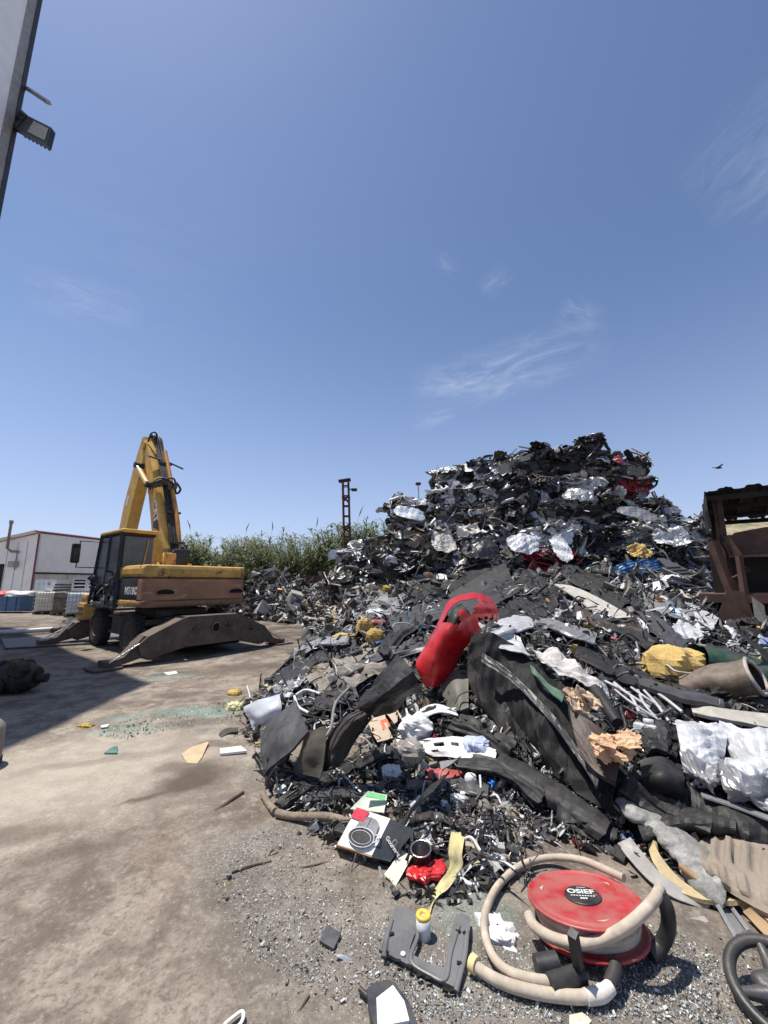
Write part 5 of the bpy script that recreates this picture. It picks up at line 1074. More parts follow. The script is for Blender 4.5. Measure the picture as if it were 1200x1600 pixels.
cloth('grey_offcut', 'pale grey triangular offcut just above the crushed red cover', 'offcut', [[(686, 1190, .14), (715, 1186, .18)], [(690, 1202, .18), (722, 1180, .2)]], GSH, thick=.006, amp=.01, seed=22)
bag('small_carton', 'small white carton standing right of the crushed red cover', 'carton', 736, 1222, .10, .13, .09, WPL, 35, amp=.06)
def star_knob():
    c = S(770, 1224, .10); r = empty('star_knob', tuple(c)); tag(r, 'small bright blue star shaped knob amid black plastic bits', 'knob'); R = frame((0, -.6, .8))
    pl = [(math.cos(t) * q, math.sin(t) * q) for t, q in zip(np.linspace(0, 2 * math.pi, 12, endpoint=False), [.045, .018] * 6)]
    bm = mat('bright_blue', (.02, .22, .62), .4, var=.1); M = Matrix(np.block([[R, np.zeros((3, 1))], [np.zeros((1, 3)), 1]])); g = G(); g.prism(pl, .02, bm, M=M); g.build('star', r); g = G(); g.lathe([(0, .03), (.015, .03), (.017, -.02), (0, -.02)], bm, 12, M); g.build('hub', r)
star_knob()
# --- appliance box with a picture of a pot
def pot_box():
    c = PG(575, 1300, .10); r = empty('appliance_box', tuple(c)); tag(r, 'flattened appliance carton printed with a cooking pot at the front of the heap', 'box'); mark('the pot carton', c); EXCL.append((585, 1295, 52))
    q = {'a': PG(558, 1262, .22), 'b': PG(610, 1279, .22), 'c': PG(581, 1337, .07), 'd': PG(527, 1319, .07), 'e': PG(648, 1298, .17), 'f': PG(611, 1345, .05)}
    WC = mat('white_card', (.78, .77, .75), .6, var=.04, dirt=.15, dirtcol=(.5, .46, .4), bump=.05); DC = mat('slate_card', (.045, .055, .065), .5, var=.15, dirt=.2)
    def quad(A, B, C_, D, m, name, parent, th=.006, off=0.0, n=5):
        t = np.linspace(0, 1, n); Gd = np.array([[(A * (1 - u) + D * u) * (1 - v) + (B * (1 - u) + C_ * u) * v for v in t] for u in t]); g = G()
        if off:
            nn = np.cross(B - A, D - A); nn /= np.linalg.norm(nn); nn = nn if nn[2] > 0 else -nn; Gd = Gd + nn * off
        skin(g, Gd - c, m, thick=th, amp=.004 if n > 3 else 0, f0=9, seed=2); return g.build(name, parent)
    fr = quad(q['a'], q['b'], q['c'], q['d'], WC, 'front_face', r); sd = quad(q['b'], q['e'], q['f'], q['c'], DC, 'side_face', r)
    quad(PG(547, 1264, .16), PG(575, 1236, .27), PG(605, 1242, .27), PG(600, 1270, .23), mat('top_flap', (.55, .62, .52), .6, var=.15, dirt=.2), 'flap', r)
    quad(PG(575, 1237, .285), PG(603, 1243, .285), PG(601, 1250, .275), PG(571, 1244, .275), mat('green_print', (.12, .42, .16), .6), 'printed_band', r, th=.003, n=3)
    quad(q['d'], q['c'], PG(581, 1341, .0), PG(526, 1324, .0), CARD, 'lower_edge', r); quad(q['c'], q['f'], PG(611, 1350, 0), PG(581, 1342, 0), DC, 'lower_edge', r)
    def uv(u, v, A, B, D, off):
        nn = np.cross(B - A, D - A); nn /= np.linalg.norm(nn); nn = nn if nn[2] > 0 else -nn; return A + (B - A) * u + (D - A) * v + nn * off - c
    def flat(poly, m, name, A, B, D, parent, off=.007):
        g = G(); V = np.array([uv(u, v, A, B, D, off) for u, v in poly]); g.add(V, [list(range(len(V)))], m); nn = np.cross(V[1] - V[0], V[2] - V[1]); return g.build(name, parent)
    el = lambda cx, cy, rx, ry, a0=0, a1=360, n=28: [(cx + rx * math.cos(math.radians(t)), cy + ry * math.sin(math.radians(t))) for t in np.linspace(a0, a1, n)]
    a, b, d = q['a'], q['b'], q['d']
    PK = mat('print_black', (.03, .03, .035), .5); PGY = mat('print_grey', (.22, .22, .24), .5); PL = mat('print_light', (.55, .56, .58), .5)
    flat([(.27, .32)] + el(.55, .30, .28, .17, 180, 360) + el(.53, .70, .33, .22, 0, 180), PGY, 'printed_pot', a, b, d, fr)
    flat(el(.53, .66, .34, .22), PK, 'printed_pot_mouth', a, b, d, fr, .009)
    g = G(); g.tube([uv(u, v, a, b, d, .010) for u, v in el(.53, .66, .35, .235)], .0035, PL, n=4, cap=False); g.tube([uv(u, v, a, b, d, .010) for u, v in el(.53, .66, .27, .16)], .002, PL, n=4, cap=False); g.build('printed_rim', fr)
    g = G(); g.tube([uv(u, v, a, b, d, .011) for u, v in ((.86, .50), (.97, .46), (.99, .60), (.88, .70))], .004, PL, n=4); g.tube([uv(.52, .10, a, b, d, .011), uv(.53, .5, a, b, d, .011)], .002, PL, n=4); g.build('printed_handle', fr)
    flat([(.0, .0), (.40, .0), (.38, .30), (-.02, .28)], mat('print_red', (.62, .02, .06), .5), 'printed_label', a, b, d, fr, .008)
    e, f = q['e'], q['f']; A, B, D = q['b'], q['e'], q['c']
    x = (D - A) * -1; x /= np.linalg.norm(x); nn = np.cross(B - A, D - A); nn = nn / np.linalg.norm(nn); nn = nn if nn[2] > 0 else -nn; y = np.cross(nn, x); o3 = uv(.52, .58, A, B, D, .009)
    x, y = y * -1, x
    M = Matrix([[x[i], y[i], nn[i], o3[i]] for i in range(3)] + [[0, 0, 0, 1]]); 
    text_part('lettering', 'Gourmet', .030, WTXT, sd, M @ Matrix.Rotation(math.radians(-18), 4, 'Z'), extrude=.0008, bold=.001)
    g = G(); g.tube([uv(u, v, A, B, D, .009) for u, v in ((.50, .40), (.62, .46), (.56, .56), (.44, .50), (.50, .40))], .0012, WTXT, n=4, cap=False); g.build('printed_emblem', sd)
pot_box()
cloth('card_sheet', 'blank cream card leaning below the dark side of the pot carton', 'card', [[(627, 1328, .03), (644, 1338, .05)], [(600, 1366, .02), (618, 1384, .03)]], mat('cream_card', (.66, .63, .50), .7, var=.06, dirt=.15), thick=.004, amp=.004, f0=6, seed=40, ex=[(622, 1355, 46)])
bag('red_bag', 'crumpled glossy red bag lying under the dark metal cup', 'bag', 668, 1362, .21, .06, .13, mat('glossy_red', (.58, .015, .02), .3, var=.12, dirt=.15), 41, lift=.03, amp=.35, mk='the glossy red bag', spin=.3)
def cup():
    c = S(659, 1340, .08); r = empty('metal_cup', tuple(c)); tag(r, 'dark open metal cup standing on the glossy red bag', 'cup'); m = mat('cup_steel', (.10, .085, .085), .35, .7, var=.2); R = Matrix(np.block([[frame((-.1, -.2, 1)), np.zeros((3, 1))], [np.zeros((1, 3)), 1]]))
    g = G(); g.lathe([(0, -.05), (.05, -.05), (.056, .05), (.059, .052), (.057, .055), (.052, .05), (.047, -.04), (0, -.042)], m, 22, R); g.build('body', r); g = G(); g.tube([tuple(R @ Vector((.058 * math.cos(t), .058 * math.sin(t), .053))) for t in np.linspace(0, 2 * math.pi, 24)], .004, CHROME, n=5, cap=False); g.build('rim', r); EXCL.append((659, 1340, 18))
cup()
YTAPE = mat('yellow_tape', (.62, .54, .26), .55, var=.12, scale=5, dirt=.2)
cloth('tape_ribbon', 'crumpled pale yellow tape ribbon unwinding down to the white tape roll', 'tape', [[(706, 1296, .12), (728, 1300, .14)], [(701, 1325, .14), (722, 1332, .12)], [(704, 1350, .10), (722, 1356, .08)], [(688, 1378, .08), (700, 1388, .06)], [(672, 1400, .05), (682, 1406, .04)], [(660, 1426, .07), (668, 1430, .07)]], YTAPE, thick=.003, amp=.012, f0=8, seed=42, mk='the yellow tape ribbon', ex=[(704, 1335, 34), (690, 1375, 30), (668, 1362, 36)])
cloth('tape_ribbon', 'loose beige tape loop behind the pale yellow ribbon', 'tape', [[(726, 1302, .12), (745, 1310, .12)], [(728, 1325, .10), (752, 1335, .10)], [(740, 1350, .08), (768, 1352, .08)]], mat('beige_tape', (.42, .36, .25), .6, var=.15, dirt=.3), thick=.003, amp=.02, f0=8, seed=43)
def tape_roll():
    c = PG(662, 1466); r = empty('tape_roll', tuple(c), .2); tag(r, 'upright white tape roll with a yellow rim on the gritty ground', 'tape roll'); g = G(); g.lathe([(.026, .0), (.034, .0), (.034, .095), (.026, .095)], WPL, 24); g.build('roll', r); g = G(); g.lathe([(.014, .092), (.016, .100), (.033, .100), (.036, .094), (.034, .084)], mat('tape_yellow', (.68, .50, .08), .5, var=.1), 24); g.build('rim', r); g = G(); g.lathe([(.0, .086), (.015, .092)], mat('core_card', (.55, .40, .30), .8), 18); g.build('core', r); EXCL.append((662, 1445, 26))
tape_roll()
# --- grey U shaped dashboard trim on the ground
def u_trim():
    poly = [(618, 1434), (634, 1434), (650, 1446), (655, 1462), (646, 1480), (640, 1496), (648, 1506), (672, 1518), (694, 1523), (700, 1490), (713, 1447), (722, 1444), (734, 1450), (735, 1468), (722, 1515), (709, 1551), (650, 1525), (592, 1497), (606, 1466)]
    w = np.array([PG(*p)[:2] for p in poly]); c = w.mean(0); r = empty('dashboard_trim', (c[0], c[1], .0)); tag(r, 'grey U shaped dashboard trim lying on the ground left of the hose reel', 'trim'); mark('the U shaped trim', c[0], c[1], .02); EXCL.append((665, 1495, 70))
    m = mat('grey_dash', (.105, .108, .112), .38, var=.12, scale=4, dirt=.5, dirtcol=(.22, .21, .20), bump=.1)
    q = w - c; g = G(); g.prism(q[::-1] if True else q, .014, m, M=Matrix.Translation((0, 0, .032)) @ Matrix.Rotation(math.radians(5), 4, 'X')); 
    qi = q.copy(); n = len(q)
    ins = []
    for i in range(n):
        a, b, d = q[i - 1], q[i], q[(i + 1) % n]; e1 = (b - a) / np.linalg.norm(b - a); e2 = (d - b) / np.linalg.norm(d - b); nn = np.array((e1[1] + e2[1], -(e1[0] + e2[0]))); nn /= max(np.linalg.norm(nn), 1e-6); ins.append(b + nn * .012)
    def rail(pa, w_, h_):
        pp = [np.append(PG(*v, .04)[:2] - c, 0) for v in pa]; pp = [v + (0, 0, .040 + v[1] * .087) for v in pp]; g.tube(pp, w_, m, n=8, sq=.5, sub=6)
    rail([(612, 1440), (604, 1466), (600, 1492)], .012, 0); rail([(730, 1454), (726, 1490), (712, 1540)], .012, 0); rail([(650, 1450), (652, 1464), (642, 1496), (672, 1516), (696, 1522), (704, 1486), (717, 1448)], .010, 0)
    g.build('moulding', r)
    g = G()
    for px, py in ((603, 1487), (622, 1500), (640, 1508), (655, 1520), (668, 1524), (696, 1540), (706, 1541), (612, 1462), (716, 1458), (727, 1460), (718, 1503)):
        g = G(); p = PG(px, py, .036)[:2] - c; g.box((p[0], p[1], .040 + p[1] * .087), (.022, .014, .010), MATS['hole_shade_dark'], R=Matrix.Rotation(random.Random(px).uniform(-.6, .6), 3, 'Z')); g.build('clip', r)
    p = PG(630, 1490, .036)[:2] - c; g = G(); g.lathe([(0, .004), (.012, .004), (.012, 0)], WPL, 8, Matrix.Translation((p[0], p[1], .041 + p[1] * .087))); g.build('sticker', r)
u_trim()
def wing_mirror():
    poly = [(573, 1565), (582, 1555), (604, 1548), (618, 1553), (640, 1585), (652, 1618), (640, 1640), (590, 1640), (578, 1600)]; w = np.array([PG(*p)[:2] for p in poly]); c = w.mean(0); r = empty('broken_mirror', (c[0], c[1], 0)); tag(r, 'broken mirror housing with a white backing plate at the bottom edge of the ground', 'mirror'); q = w - c
    g = G(); g.prism(q[::-1], .035, mat('blue_black', (.03, .035, .05), .4, var=.2, dirt=.3), M=Matrix.Translation((0, 0, .022))); g.build('housing', r)
    pw = [(588, 1583), (614, 1562), (632, 1588), (640, 1620), (590, 1630)]; q2 = np.array([PG(*p)[:2] for p in pw]) - c; g = G(); g.prism(q2[::-1], .01, WPL, M=Matrix.Translation((0, 0, .045))); g.build('backing_plate', r); a = PG(562, 1545, .02) - (*c, 0); b = PG(578, 1560, .02) - (*c, 0); g = G(); g.tube([a, b], .01, BLK, n=6); g.build('stalk', r)
wing_mirror()
# --- hose reel
def reel():
    c = PG(921, 1458); r = empty('hose_reel', tuple(c)); tag(r, 'red fire hose reel lying flat on the gritty ground in front of the heap', 'hose reel'); mark('the red hose reel', c + (0, 0, .2)); EXCL.append((910, 1430, 120)); EXCL.append((800, 1440, 60)); EXCL.extend([(800, 1365, 26), (830, 1348, 26), (865, 1340, 26), (900, 1342, 26), (935, 1352, 26), (965, 1366, 26)])
    RM = mat('reel_red', (.42, .014, .024), .42, var=.14, scale=5, dirt=.6, dirtcol=(.34, .17, .14), bump=.08, wear=.06, wearcol=(.45, .25, .22), wscale=6)
    T = Matrix.Translation((0, 0, .0)) @ Matrix.Rotation(math.radians(-10), 4, 'X') @ Matrix.Rotation(math.radians(-3), 4, 'Y') @ Matrix.Diagonal((.82, .82, .68, 1))
    R_ = .315
    for z, nm in ((.050, 0), (.205, 1)):
        pr = [(.0, z), (.11, z), (.114, z), (.118, z + .004), (.122, z + .004), (.26, z + .001), (.264, z + .001), (.270, z - .007), (.274, z - .007), (R_ - .016, z - .007), (R_ - .012, z - .002), (R_ - .004, z + .001), (R_ + .002, z - .004), (R_ + .003, z - .014), (R_ - .004, z - .02), (R_ - .02, z - .016), (.27, z - .014), (.0, z - .014)]
        g = G(); g.lathe(pr, RM, 56, T); g.build('flange', r)
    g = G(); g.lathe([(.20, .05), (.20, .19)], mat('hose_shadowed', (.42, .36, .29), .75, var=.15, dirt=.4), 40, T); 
    for z, q in ((.072, .25), (.108, .262), (.145, .258), (.176, .24)):
        g.tube([tuple(T @ Vector((q * math.cos(t), q * math.sin(t), z + .004 * math.sin(3 * t)))) for t in np.linspace(0, 2 * math.pi, 49)], .019, CREAM, n=10, cap=False)
    g.build('hose_coil', r)
    g = G(); g.lathe([(0, .216), (.098, .216), (.1, .2155), (.104, .210), (.104, .20)], BLK, 36, T); hb = g.build('hub_disc', r)
    Mt = T @ Matrix.Translation((0, .028, .2175)); text_part('lettering', 'OSIEF', .062, WTXT, hb, Mt @ Matrix.Rotation(math.radians(-12), 4, 'Z'), extrude=.0006, bold=.0015)
    g = G()
    def bar(x0, x1, y, h, m=WTXT): g.box(tuple(T @ Matrix.Rotation(math.radians(-12), 4, 'Z') @ Vector(((x0 + x1) / 2, y, .2180))), (x1 - x0, h, .0012), m, R=(T @ Matrix.Rotation(math.radians(-12), 4, 'Z')).to_3x3())
    for k in range(9): bar(-.070 + k * .0155, -.060 + k * .0155, -.018, .008)
    g.build('printed_line', hb); g = G()
    for k in range(3): bar(-.022 + k * .014, -.012 + k * .014, -.045, .015)
    bar(-.02, .03, .073, .004); bar(.058, .078, -.006, .012, RM); g.build('printed_line', hb)
    def tubepts(name, pt, rad, m, sub=7, n=12): g = G(); g.tube(np.array(pt) - c, rad, m, n=n, sub=sub); return g.build(name, r)
    tubepts('loose_hose', [PG(975, 1372, .16), PG(940, 1356, .14), PG(905, 1343, .10), PG(860, 1340, .05), PG(815, 1352, .043), PG(780, 1382, .043), PG(760, 1420, .043), PG(757, 1455, .043), PG(768, 1490, .043), PG(790, 1515, .043), (PG(825, 1528, .05)), PG(862, 1533, .05), PG(905, 1530, .05)], .0185, CREAM)
    tubepts('hose_end', [PG(1032, 1388, .27), PG(1022, 1406, .27), PG(1000, 1430, .25), PG(972, 1452, .20), PG(940, 1468, .14), PG(900, 1474, .11), PG(862, 1465, .10), PG(836, 1448, .10), PG(826, 1430, .10)], .0225, CREAM)
    tubepts('handle', [PG(1030, 1395, .27), PG(1042, 1420, .22), PG(1044, 1450, .13), PG(1032, 1478, .05), PG(1015, 1492, .03)], .030, BLK)
    g = G(); a, b, d = PG(895, 1458, .24) - c, PG(906, 1522, .05) - c, PG(858, 1538, .05) - c; a2 = a + (0, -.03, 0)
    g.tube([a, b], .024, BLK, n=4, smooth=False); g.tube([b + (.01, 0, 0), d], .036, BLK, n=10); g.tube([PG(838, 1512, .05) - c, PG(872, 1506, .06) - c], .042, BLK, n=14); g.tube([PG(905, 1545, .02) - c, PG(908, 1515, .06) - c], .03, BLK, n=4, smooth=False); g.build('guide_arm', r)
    h = empty('hose_piece', tuple(PG(850, 1555))); tag(h, 'cut length of cream hose with a pale cuff lying in front of the hose reel', 'hose'); cc = PG(850, 1555)
    g = G(); g.tube(np.array([PG(738, 1506, .04), PG(765, 1525, .035), PG(800, 1541, .034), PG(850, 1553, .034), PG(900, 1558, .034), PG(932, 1555, .036)]) - cc, [.021, .022, .022, .023], CREAM, n=12, sub=6); g.build('hose', h)
    g = G(); g.tube(np.array([PG(915, 1558, .037), PG(940, 1553, .038), PG(955, 1541, .05)]) - cc, [.0255, .027, .024], mat('pale_cuff', (.72, .66, .60), .6, var=.06, dirt=.2), n=14, sub=5); g.build('cuff', h)
    g = G(); g.tube(np.array([PG(952, 1540, .05), PG(960, 1522, .06), PG(962, 1505, .07)]) - cc, .026, BLK, n=10, sub=5); 
    for k in range(5): g.lathe([(.026, -.004), (.031, 0), (.026, .004)], BLK, 12, Matrix.Translation(Vector(PG(955 + k * 1.6, 1536 - k * 6, .052 + .003 * k) - cc)))
    g.build('coupling', h)
    g = G(); g.tube(np.array([PG(736, 1503, .04), PG(745, 1510, .04)]) - cc, .032, mat('frayed_end', (.66, .55, .28), .8), n=12); g.build('frayed_end', h)
reel()
bag('crumpled_paper', 'crumpled white paper inside the loop of the loose hose', 'paper', 778, 1462, .15, .10, .20, FILM, 51, lift=.02, amp=.4, spin=.5)
bag('crumpled_paper', 'scrap of white paper beside the right arm of the U shaped trim', 'paper', 744, 1480, .07, .03, .05, FILM, 52, lift=.01, amp=.4)
def steering():
    c = PG(1226, 1548, .08); r = empty('steering_wheel', tuple(c)); tag(r, 'black steering wheel lying at the bottom right corner', 'steering wheel'); EXCL.append((1190, 1530, 60)); R = frame((-.25, -.28, .95))
    g = G(); g.tube([R @ (.165 * math.cos(t), .165 * math.sin(t), 0) for t in np.linspace(0, 2 * math.pi, 61)], .0225, BLK, n=12, cap=False); g.build('rim', r); g = G(); g.rbox((0, 0, -.02), (.17, .15, .06), .03, PLG, R=R); g.build('hub', r)
    for a in (165, 15, 262):
        t = math.radians(a); g = G(); g.tube([R @ (.06 * math.cos(t), .06 * math.sin(t), -.02), R @ (.11 * math.cos(t), .11 * math.sin(t), -.01), R @ (.162 * math.cos(t), .162 * math.sin(t), 0)], [.035, .022, .016], PLG, n=8, sub=3); g.build('spoke', r)
steering()
# --- right front
def roll_():
    p = np.array([S(966, 1256, .10), S(990, 1266, .14), S(1025, 1288, .15), S(1060, 1318, .15), S(1092, 1356, .12), S(1112, 1384, .08), S(1126, 1400, .05)]); p = smooth_path(p, 10); c = p.mean(0); rng = np.random.default_rng(6)
    N = len(p); T = np.gradient(p, axis=0); T /= np.linalg.norm(T, axis=1, keepdims=True); n = 28; A = np.zeros((N, n, 3)); rad = np.interp(np.linspace(0, 1, N), [0, .15, .5, .85, 1], [.035, .07, .085, .08, .05])
    for i in range(N):
        u = np.cross(T[i], (0, 0, 1)); u /= np.linalg.norm(u); w = np.cross(u, T[i]); th = np.arange(n) / n * 2 * math.pi; A[i] = p[i] + rad[i] * (np.cos(th)[:, None] * u + .62 * np.sin(th)[:, None] * w)
    d = creases3(A * (1, 1, 2), rng, .05, 4, 6); A = A + (A - p[:, None]) * (d / rad[:, None])[..., None]; g = G(); g.grid(A - c, mat('grey_roll', (.38, .38, .36), .6, var=.35, scale=7, dirt=.7, dirtcol=(.09, .085, .08), bump=.5, bscale=30), close_v=True, smooth=True)
    o = g.build('padding_roll', None, tuple(c)); tag(o, 'mottled grey padding roll lying right behind the hose reel', 'padding'); mark('the grey padding roll', c); EXCL.extend([(1000, 1275, 42), (1050, 1315, 46), (1100, 1370, 40)])
roll_()
rid = lambda u, v: .016 * np.clip(np.sin(v * 30 + u * 2) * 2, -1, 1) * (u > .12) * (u < .45) + .014 * np.clip(np.sin(v * 24) * 3, -1, 1) * (u > .55) * (u < .85)
cloth('seat_moulding', 'tan ribbed seat moulding at the right edge behind the cardboard strips', 'moulding', [[(1096, 1312, .08), (1125, 1296, .12), (1165, 1305, .12), (1225, 1330, .1)], [(1092, 1335, .16), (1125, 1330, .22), (1165, 1342, .22), (1225, 1366, .2)], [(1102, 1360, .18), (1130, 1366, .26), (1170, 1384, .24), (1225, 1405, .2)], [(1118, 1378, .08), (1142, 1396, .12), (1178, 1416, .12), (1225, 1438, .1)]], TANF, nu=10, nv=14, thick=.05, amp=.008, f0=6, seed=60, ridge=rid, mk='the tan seat moulding', ex=[(1150, 1350, 55)])
def strips():
    ym = mat('yellowed_foam', (.50, .40, .22), .8, var=.2, scale=6, dirt=.35, bump=.3); gm = mat('greyish_strip', (.36, .35, .33), .5, var=.2, dirt=.4)
    cloth('foam_strip', 'long yellowed foam strip curling past the end of the grey padding roll', 'foam strip', [[(1012, 1320, .10), (1022, 1350, .10), (1050, 1385, .09), (1090, 1402, .08), (1130, 1408, .06), (1160, 1408, .08)], [(1020, 1312, .14), (1034, 1340, .14), (1062, 1372, .12), (1098, 1392, .1), (1134, 1400, .07), (1158, 1402, .09)]], ym, nu=5, nv=6, thick=.02, amp=.008, seed=61, ex=[(1060, 1380, 30)])
    cloth('trim_strip', 'flat grey trim strip lying under the yellowed foam strip', 'trim', [[(965, 1318, .12), (985, 1345, .10), (1020, 1380, .07), (1060, 1405, .05), (1105, 1422, .03)], [(985, 1308, .16), (1004, 1332, .13), (1034, 1366, .1), (1074, 1392, .07), (1110, 1414, .04)]], gm, nu=5, nv=7, thick=.008, amp=.006, seed=62, ex=[(1010, 1350, 25)])
    cloth('trim_strip', 'broad grey sheet strip at the lower end of the yellowed foam strip', 'trim', [[(1010, 1420, .03), (1050, 1436, .04), (1100, 1430, .04)], [(1015, 1432, .01), (1055, 1447, .01), (1108, 1440, .01)]], gm, thick=.008, amp=.006, seed=63)
    pipe('wooden_stick', 'short round wooden handle resting on the yellowed foam strip', 'handle', [(1062, 1352, .16), (1095, 1378, .13), (1112, 1392, .12)], .017, mat('handle_wood', (.40, .24, .12), .6, var=.2, dirt=.2))
    for i, (dx, dy) in enumerate(((0, 0), (10, 14), (24, 4))):
        cloth('cardboard_strip', ('uppermost curled cardboard strip at the right edge above the steering wheel', 'lowest cardboard strip at the right edge nearest the steering wheel', 'frayed cardboard strip at the right edge under the tan seat moulding')[i], 'cardboard', [[(1150 + dx, 1410 + dy, .06), (1180 + dx, 1440 + dy, .06), (1215 + dx, 1475 + dy, .04)], [(1165 + dx, 1402 + dy, .10), (1195 + dx, 1425 + dy, .09), (1222 + dx, 1450 + dy, .06)]], CARD, thick=.005, amp=.01, f0=6, seed=64 + i)
    q = [S(1124, 1422, .02), S(1140, 1418, .03), S(1172, 1462, .03), S(1150, 1470, .02)]; c = sum(q) / 4; r = empty('metal_tray', tuple(c)); tag(r, 'shallow grey metal tray at the end of the yellowed foam strip', 'tray'); g = G(); skin(g, up2(np.array([[q[0], q[1]], [q[3], q[2]]]), 4, 4) - c, GSH, thick=.01); g.build('base', r)
    g = G(); g.tube([v - c + (0, 0, .015) for v in q + q[:1]], .014, GSH, n=4, smooth=False); g.build('rim', r)
strips()
# --- right middle: white sheets, chipboard, foam, drum
cloth('crushed_bonnet', 'crushed white car bonnet on the right, with a grey crumpled skirt', 'bonnet', [[(1055, 1122, .22), (1080, 1118, .28), (1110, 1132, .26), (1135, 1140, .2)], [(1062, 1150, .28), (1085, 1150, .36), (1110, 1160, .32), (1135, 1168, .24)], [(1066, 1185, .24), (1090, 1190, .32), (1112, 1198, .28), (1130, 1205, .2)], [(1085, 1212, .14), (1100, 1222, .18), (1112, 1226, .16), (1124, 1226, .12)]], WSH, nu=17, nv=17, thick=.008, amp=.10, f0=3.0, seed=71, smooth=False, k=6, mk='the crushed white bonnet', ex=[(1092, 1165, 42)])
cloth('crushed_bodywork', 'crumpled white and silver car door at the right edge, next to the crushed bonnet', 'door', [[(1128, 1138, .22), (1160, 1146, .28), (1190, 1150, .26), (1225, 1156, .2)], [(1132, 1175, .28), (1160, 1182, .36), (1192, 1190, .34), (1225, 1196, .24)], [(1128, 1212, .22), (1158, 1222, .30), (1188, 1230, .30), (1225, 1236, .2)], [(1140, 1240, .12), (1168, 1250, .16), (1195, 1258, .16), (1225, 1262, .12)]], WSH, nu=17, nv=17, thick=.008, amp=.10, f0=2.8, seed=72, smooth=False, k=6, mk='the crumpled white door', ex=[(1165, 1195, 50)])
cloth('door_skin', 'grey crumpled steel skin folded under the crushed white bonnet', 'sheet', [[(1068, 1180, .26), (1095, 1192, .36), (1128, 1196, .28)], [(1072, 1204, .26), (1098, 1214, .36), (1130, 1218, .26)], [(1086, 1228, .16), (1106, 1236, .22), (1128, 1238, .16)]], GSH, nu=9, nv=9, thick=.008, amp=.10, f0=4, seed=171, smooth=False, k=7)
cloth('door_skin', 'grey crumpled steel skin folded under the crumpled white door', 'sheet', [[(1130, 1206, .32), (1165, 1216, .42), (1225, 1226, .32)], [(1134, 1228, .30), (1166, 1238, .40), (1225, 1246, .28)], [(1148, 1256, .16), (1172, 1264, .22), (1225, 1272, .18)]], GSH, nu=9, nv=9, thick=.008, amp=.10, f0=4, seed=172, smooth=False, k=7)
cloth('black_sheet', 'black plastic underlay below the crumpled white door', 'sheet', [[(1075, 1222, .1), (1130, 1250, .16), (1220, 1285, .12)], [(1060, 1255, .14), (1130, 1285, .2), (1220, 1315, .14)], [(1050, 1285, .06), (1120, 1305, .1), (1220, 1340, .08)]], PLB, nu=8, nv=9, thick=.012, amp=.07, f0=4, seed=73, smooth=False, ex=[(1120, 1275, 40)])
cloth('silver_trim', 'long thin silver trim below the crumpled white door', 'trim', [[(1095, 1238, .2), (1150, 1256, .22), (1225, 1282, .2)], [(1097, 1244, .2), (1152, 1262, .22), (1225, 1290, .2)]], GSH, thick=.01, seed=74)
cloth('black_lump', 'bulging black plastic tank between the chipboard block and the crushed bonnet', 'tank', [[(1000, 1190, .12), (1035, 1180, .2), (1065, 1195, .14)], [(1000, 1215, .2), (1035, 1210, .32), (1068, 1222, .2)], [(1010, 1245, .1), (1040, 1245, .16), (1066, 1250, .1)]], PLB, thick=.04, amp=.03, f0=4, seed=75, ex=[(1035, 1215, 34)])
cloth('black_lump', 'black carpeted lump above the bulging black tank', 'lump', [[(1005, 1130, .12), (1040, 1128, .2), (1070, 1140, .12)], [(1000, 1152, .2), (1036, 1152, .3), (1066, 1162, .18)], [(1008, 1178, .1), (1036, 1176, .16), (1060, 1182, .1)]], FELT if False else PLB, thick=.04, amp=.05, f0=5, seed=76, smooth=False)
def chipboard():
    c = P(940, 1165, 3.116); r = empty('furniture_board', tuple(c)); tag(r, 'broken dark brown furniture board with torn orange wood at its end', 'board'); mark('the broken brown board', c); EXCL.extend([(935, 1160, 50), (980, 1175, 22)])
    g = G(); A = np.array([[P(890, 1108, 3.367), P(925, 1128, 3.255), P(962, 1158, 3.162)], [P(896, 1140, 3.255), P(928, 1165, 3.125), P(968, 1190, 3.022)], [P(908, 1182, 3.125), P(934, 1208, 2.995), P(962, 1222, 2.929)]]); skin(g, up2(A, 6, 6) - c, BROWNB, thick=.05, amp=.01, f0=5, seed=77, smooth=False); g.build('board', r)
    rng = np.random.default_rng(3); g = G()
    for k in range(16):
        p = P(955 + rng.uniform(-18, 32), 1158 + rng.uniform(-8, 22), 2.995 + rng.uniform(-.05, .08)) - c; sheet(g, .16, .06, rng, frame((rng.normal() * .4, -.6, .8), spin=rng.normal() * .5), p, .2, 6, 5, m=OFO, ragged=.3, thick=.012)
    g.build('torn_edge', r)
    g = G(); rng = np.random.default_rng(8)
    for k in range(9): p = P(905 + rng.uniform(-12, 18), 1090 + rng.uniform(-14, 14), 3.422 + rng.uniform(-.05, .05)) - c; sheet(g, .16, .10, rng, frame((rng.normal() * .4, -.5, .8), rng), p, .3, 6, 5, m=mat('torn_tan', (.48, .36, .25), .9, var=.2, bump=.3), ragged=.3, thick=.012)
    g.build('torn_veneer', r)
    pipe('metal_pipe', 'short black pipe sticking out beside the torn end of the brown board', 'pipe', [(930, 1078, .5), (945, 1100, .5), (965, 1130, .45)], [.05, .05, .045], PLB, n=14)
chipboard()
bag('foam_block', 'big dusty yellow foam block on the right side of the heap', 'foam', 1052, 1040, .60, .42, .56, YFO, 80, lift=.25, amp=.16, mk='the yellow foam block', spin=.4); EXCL.append((1052, 1040, 52))
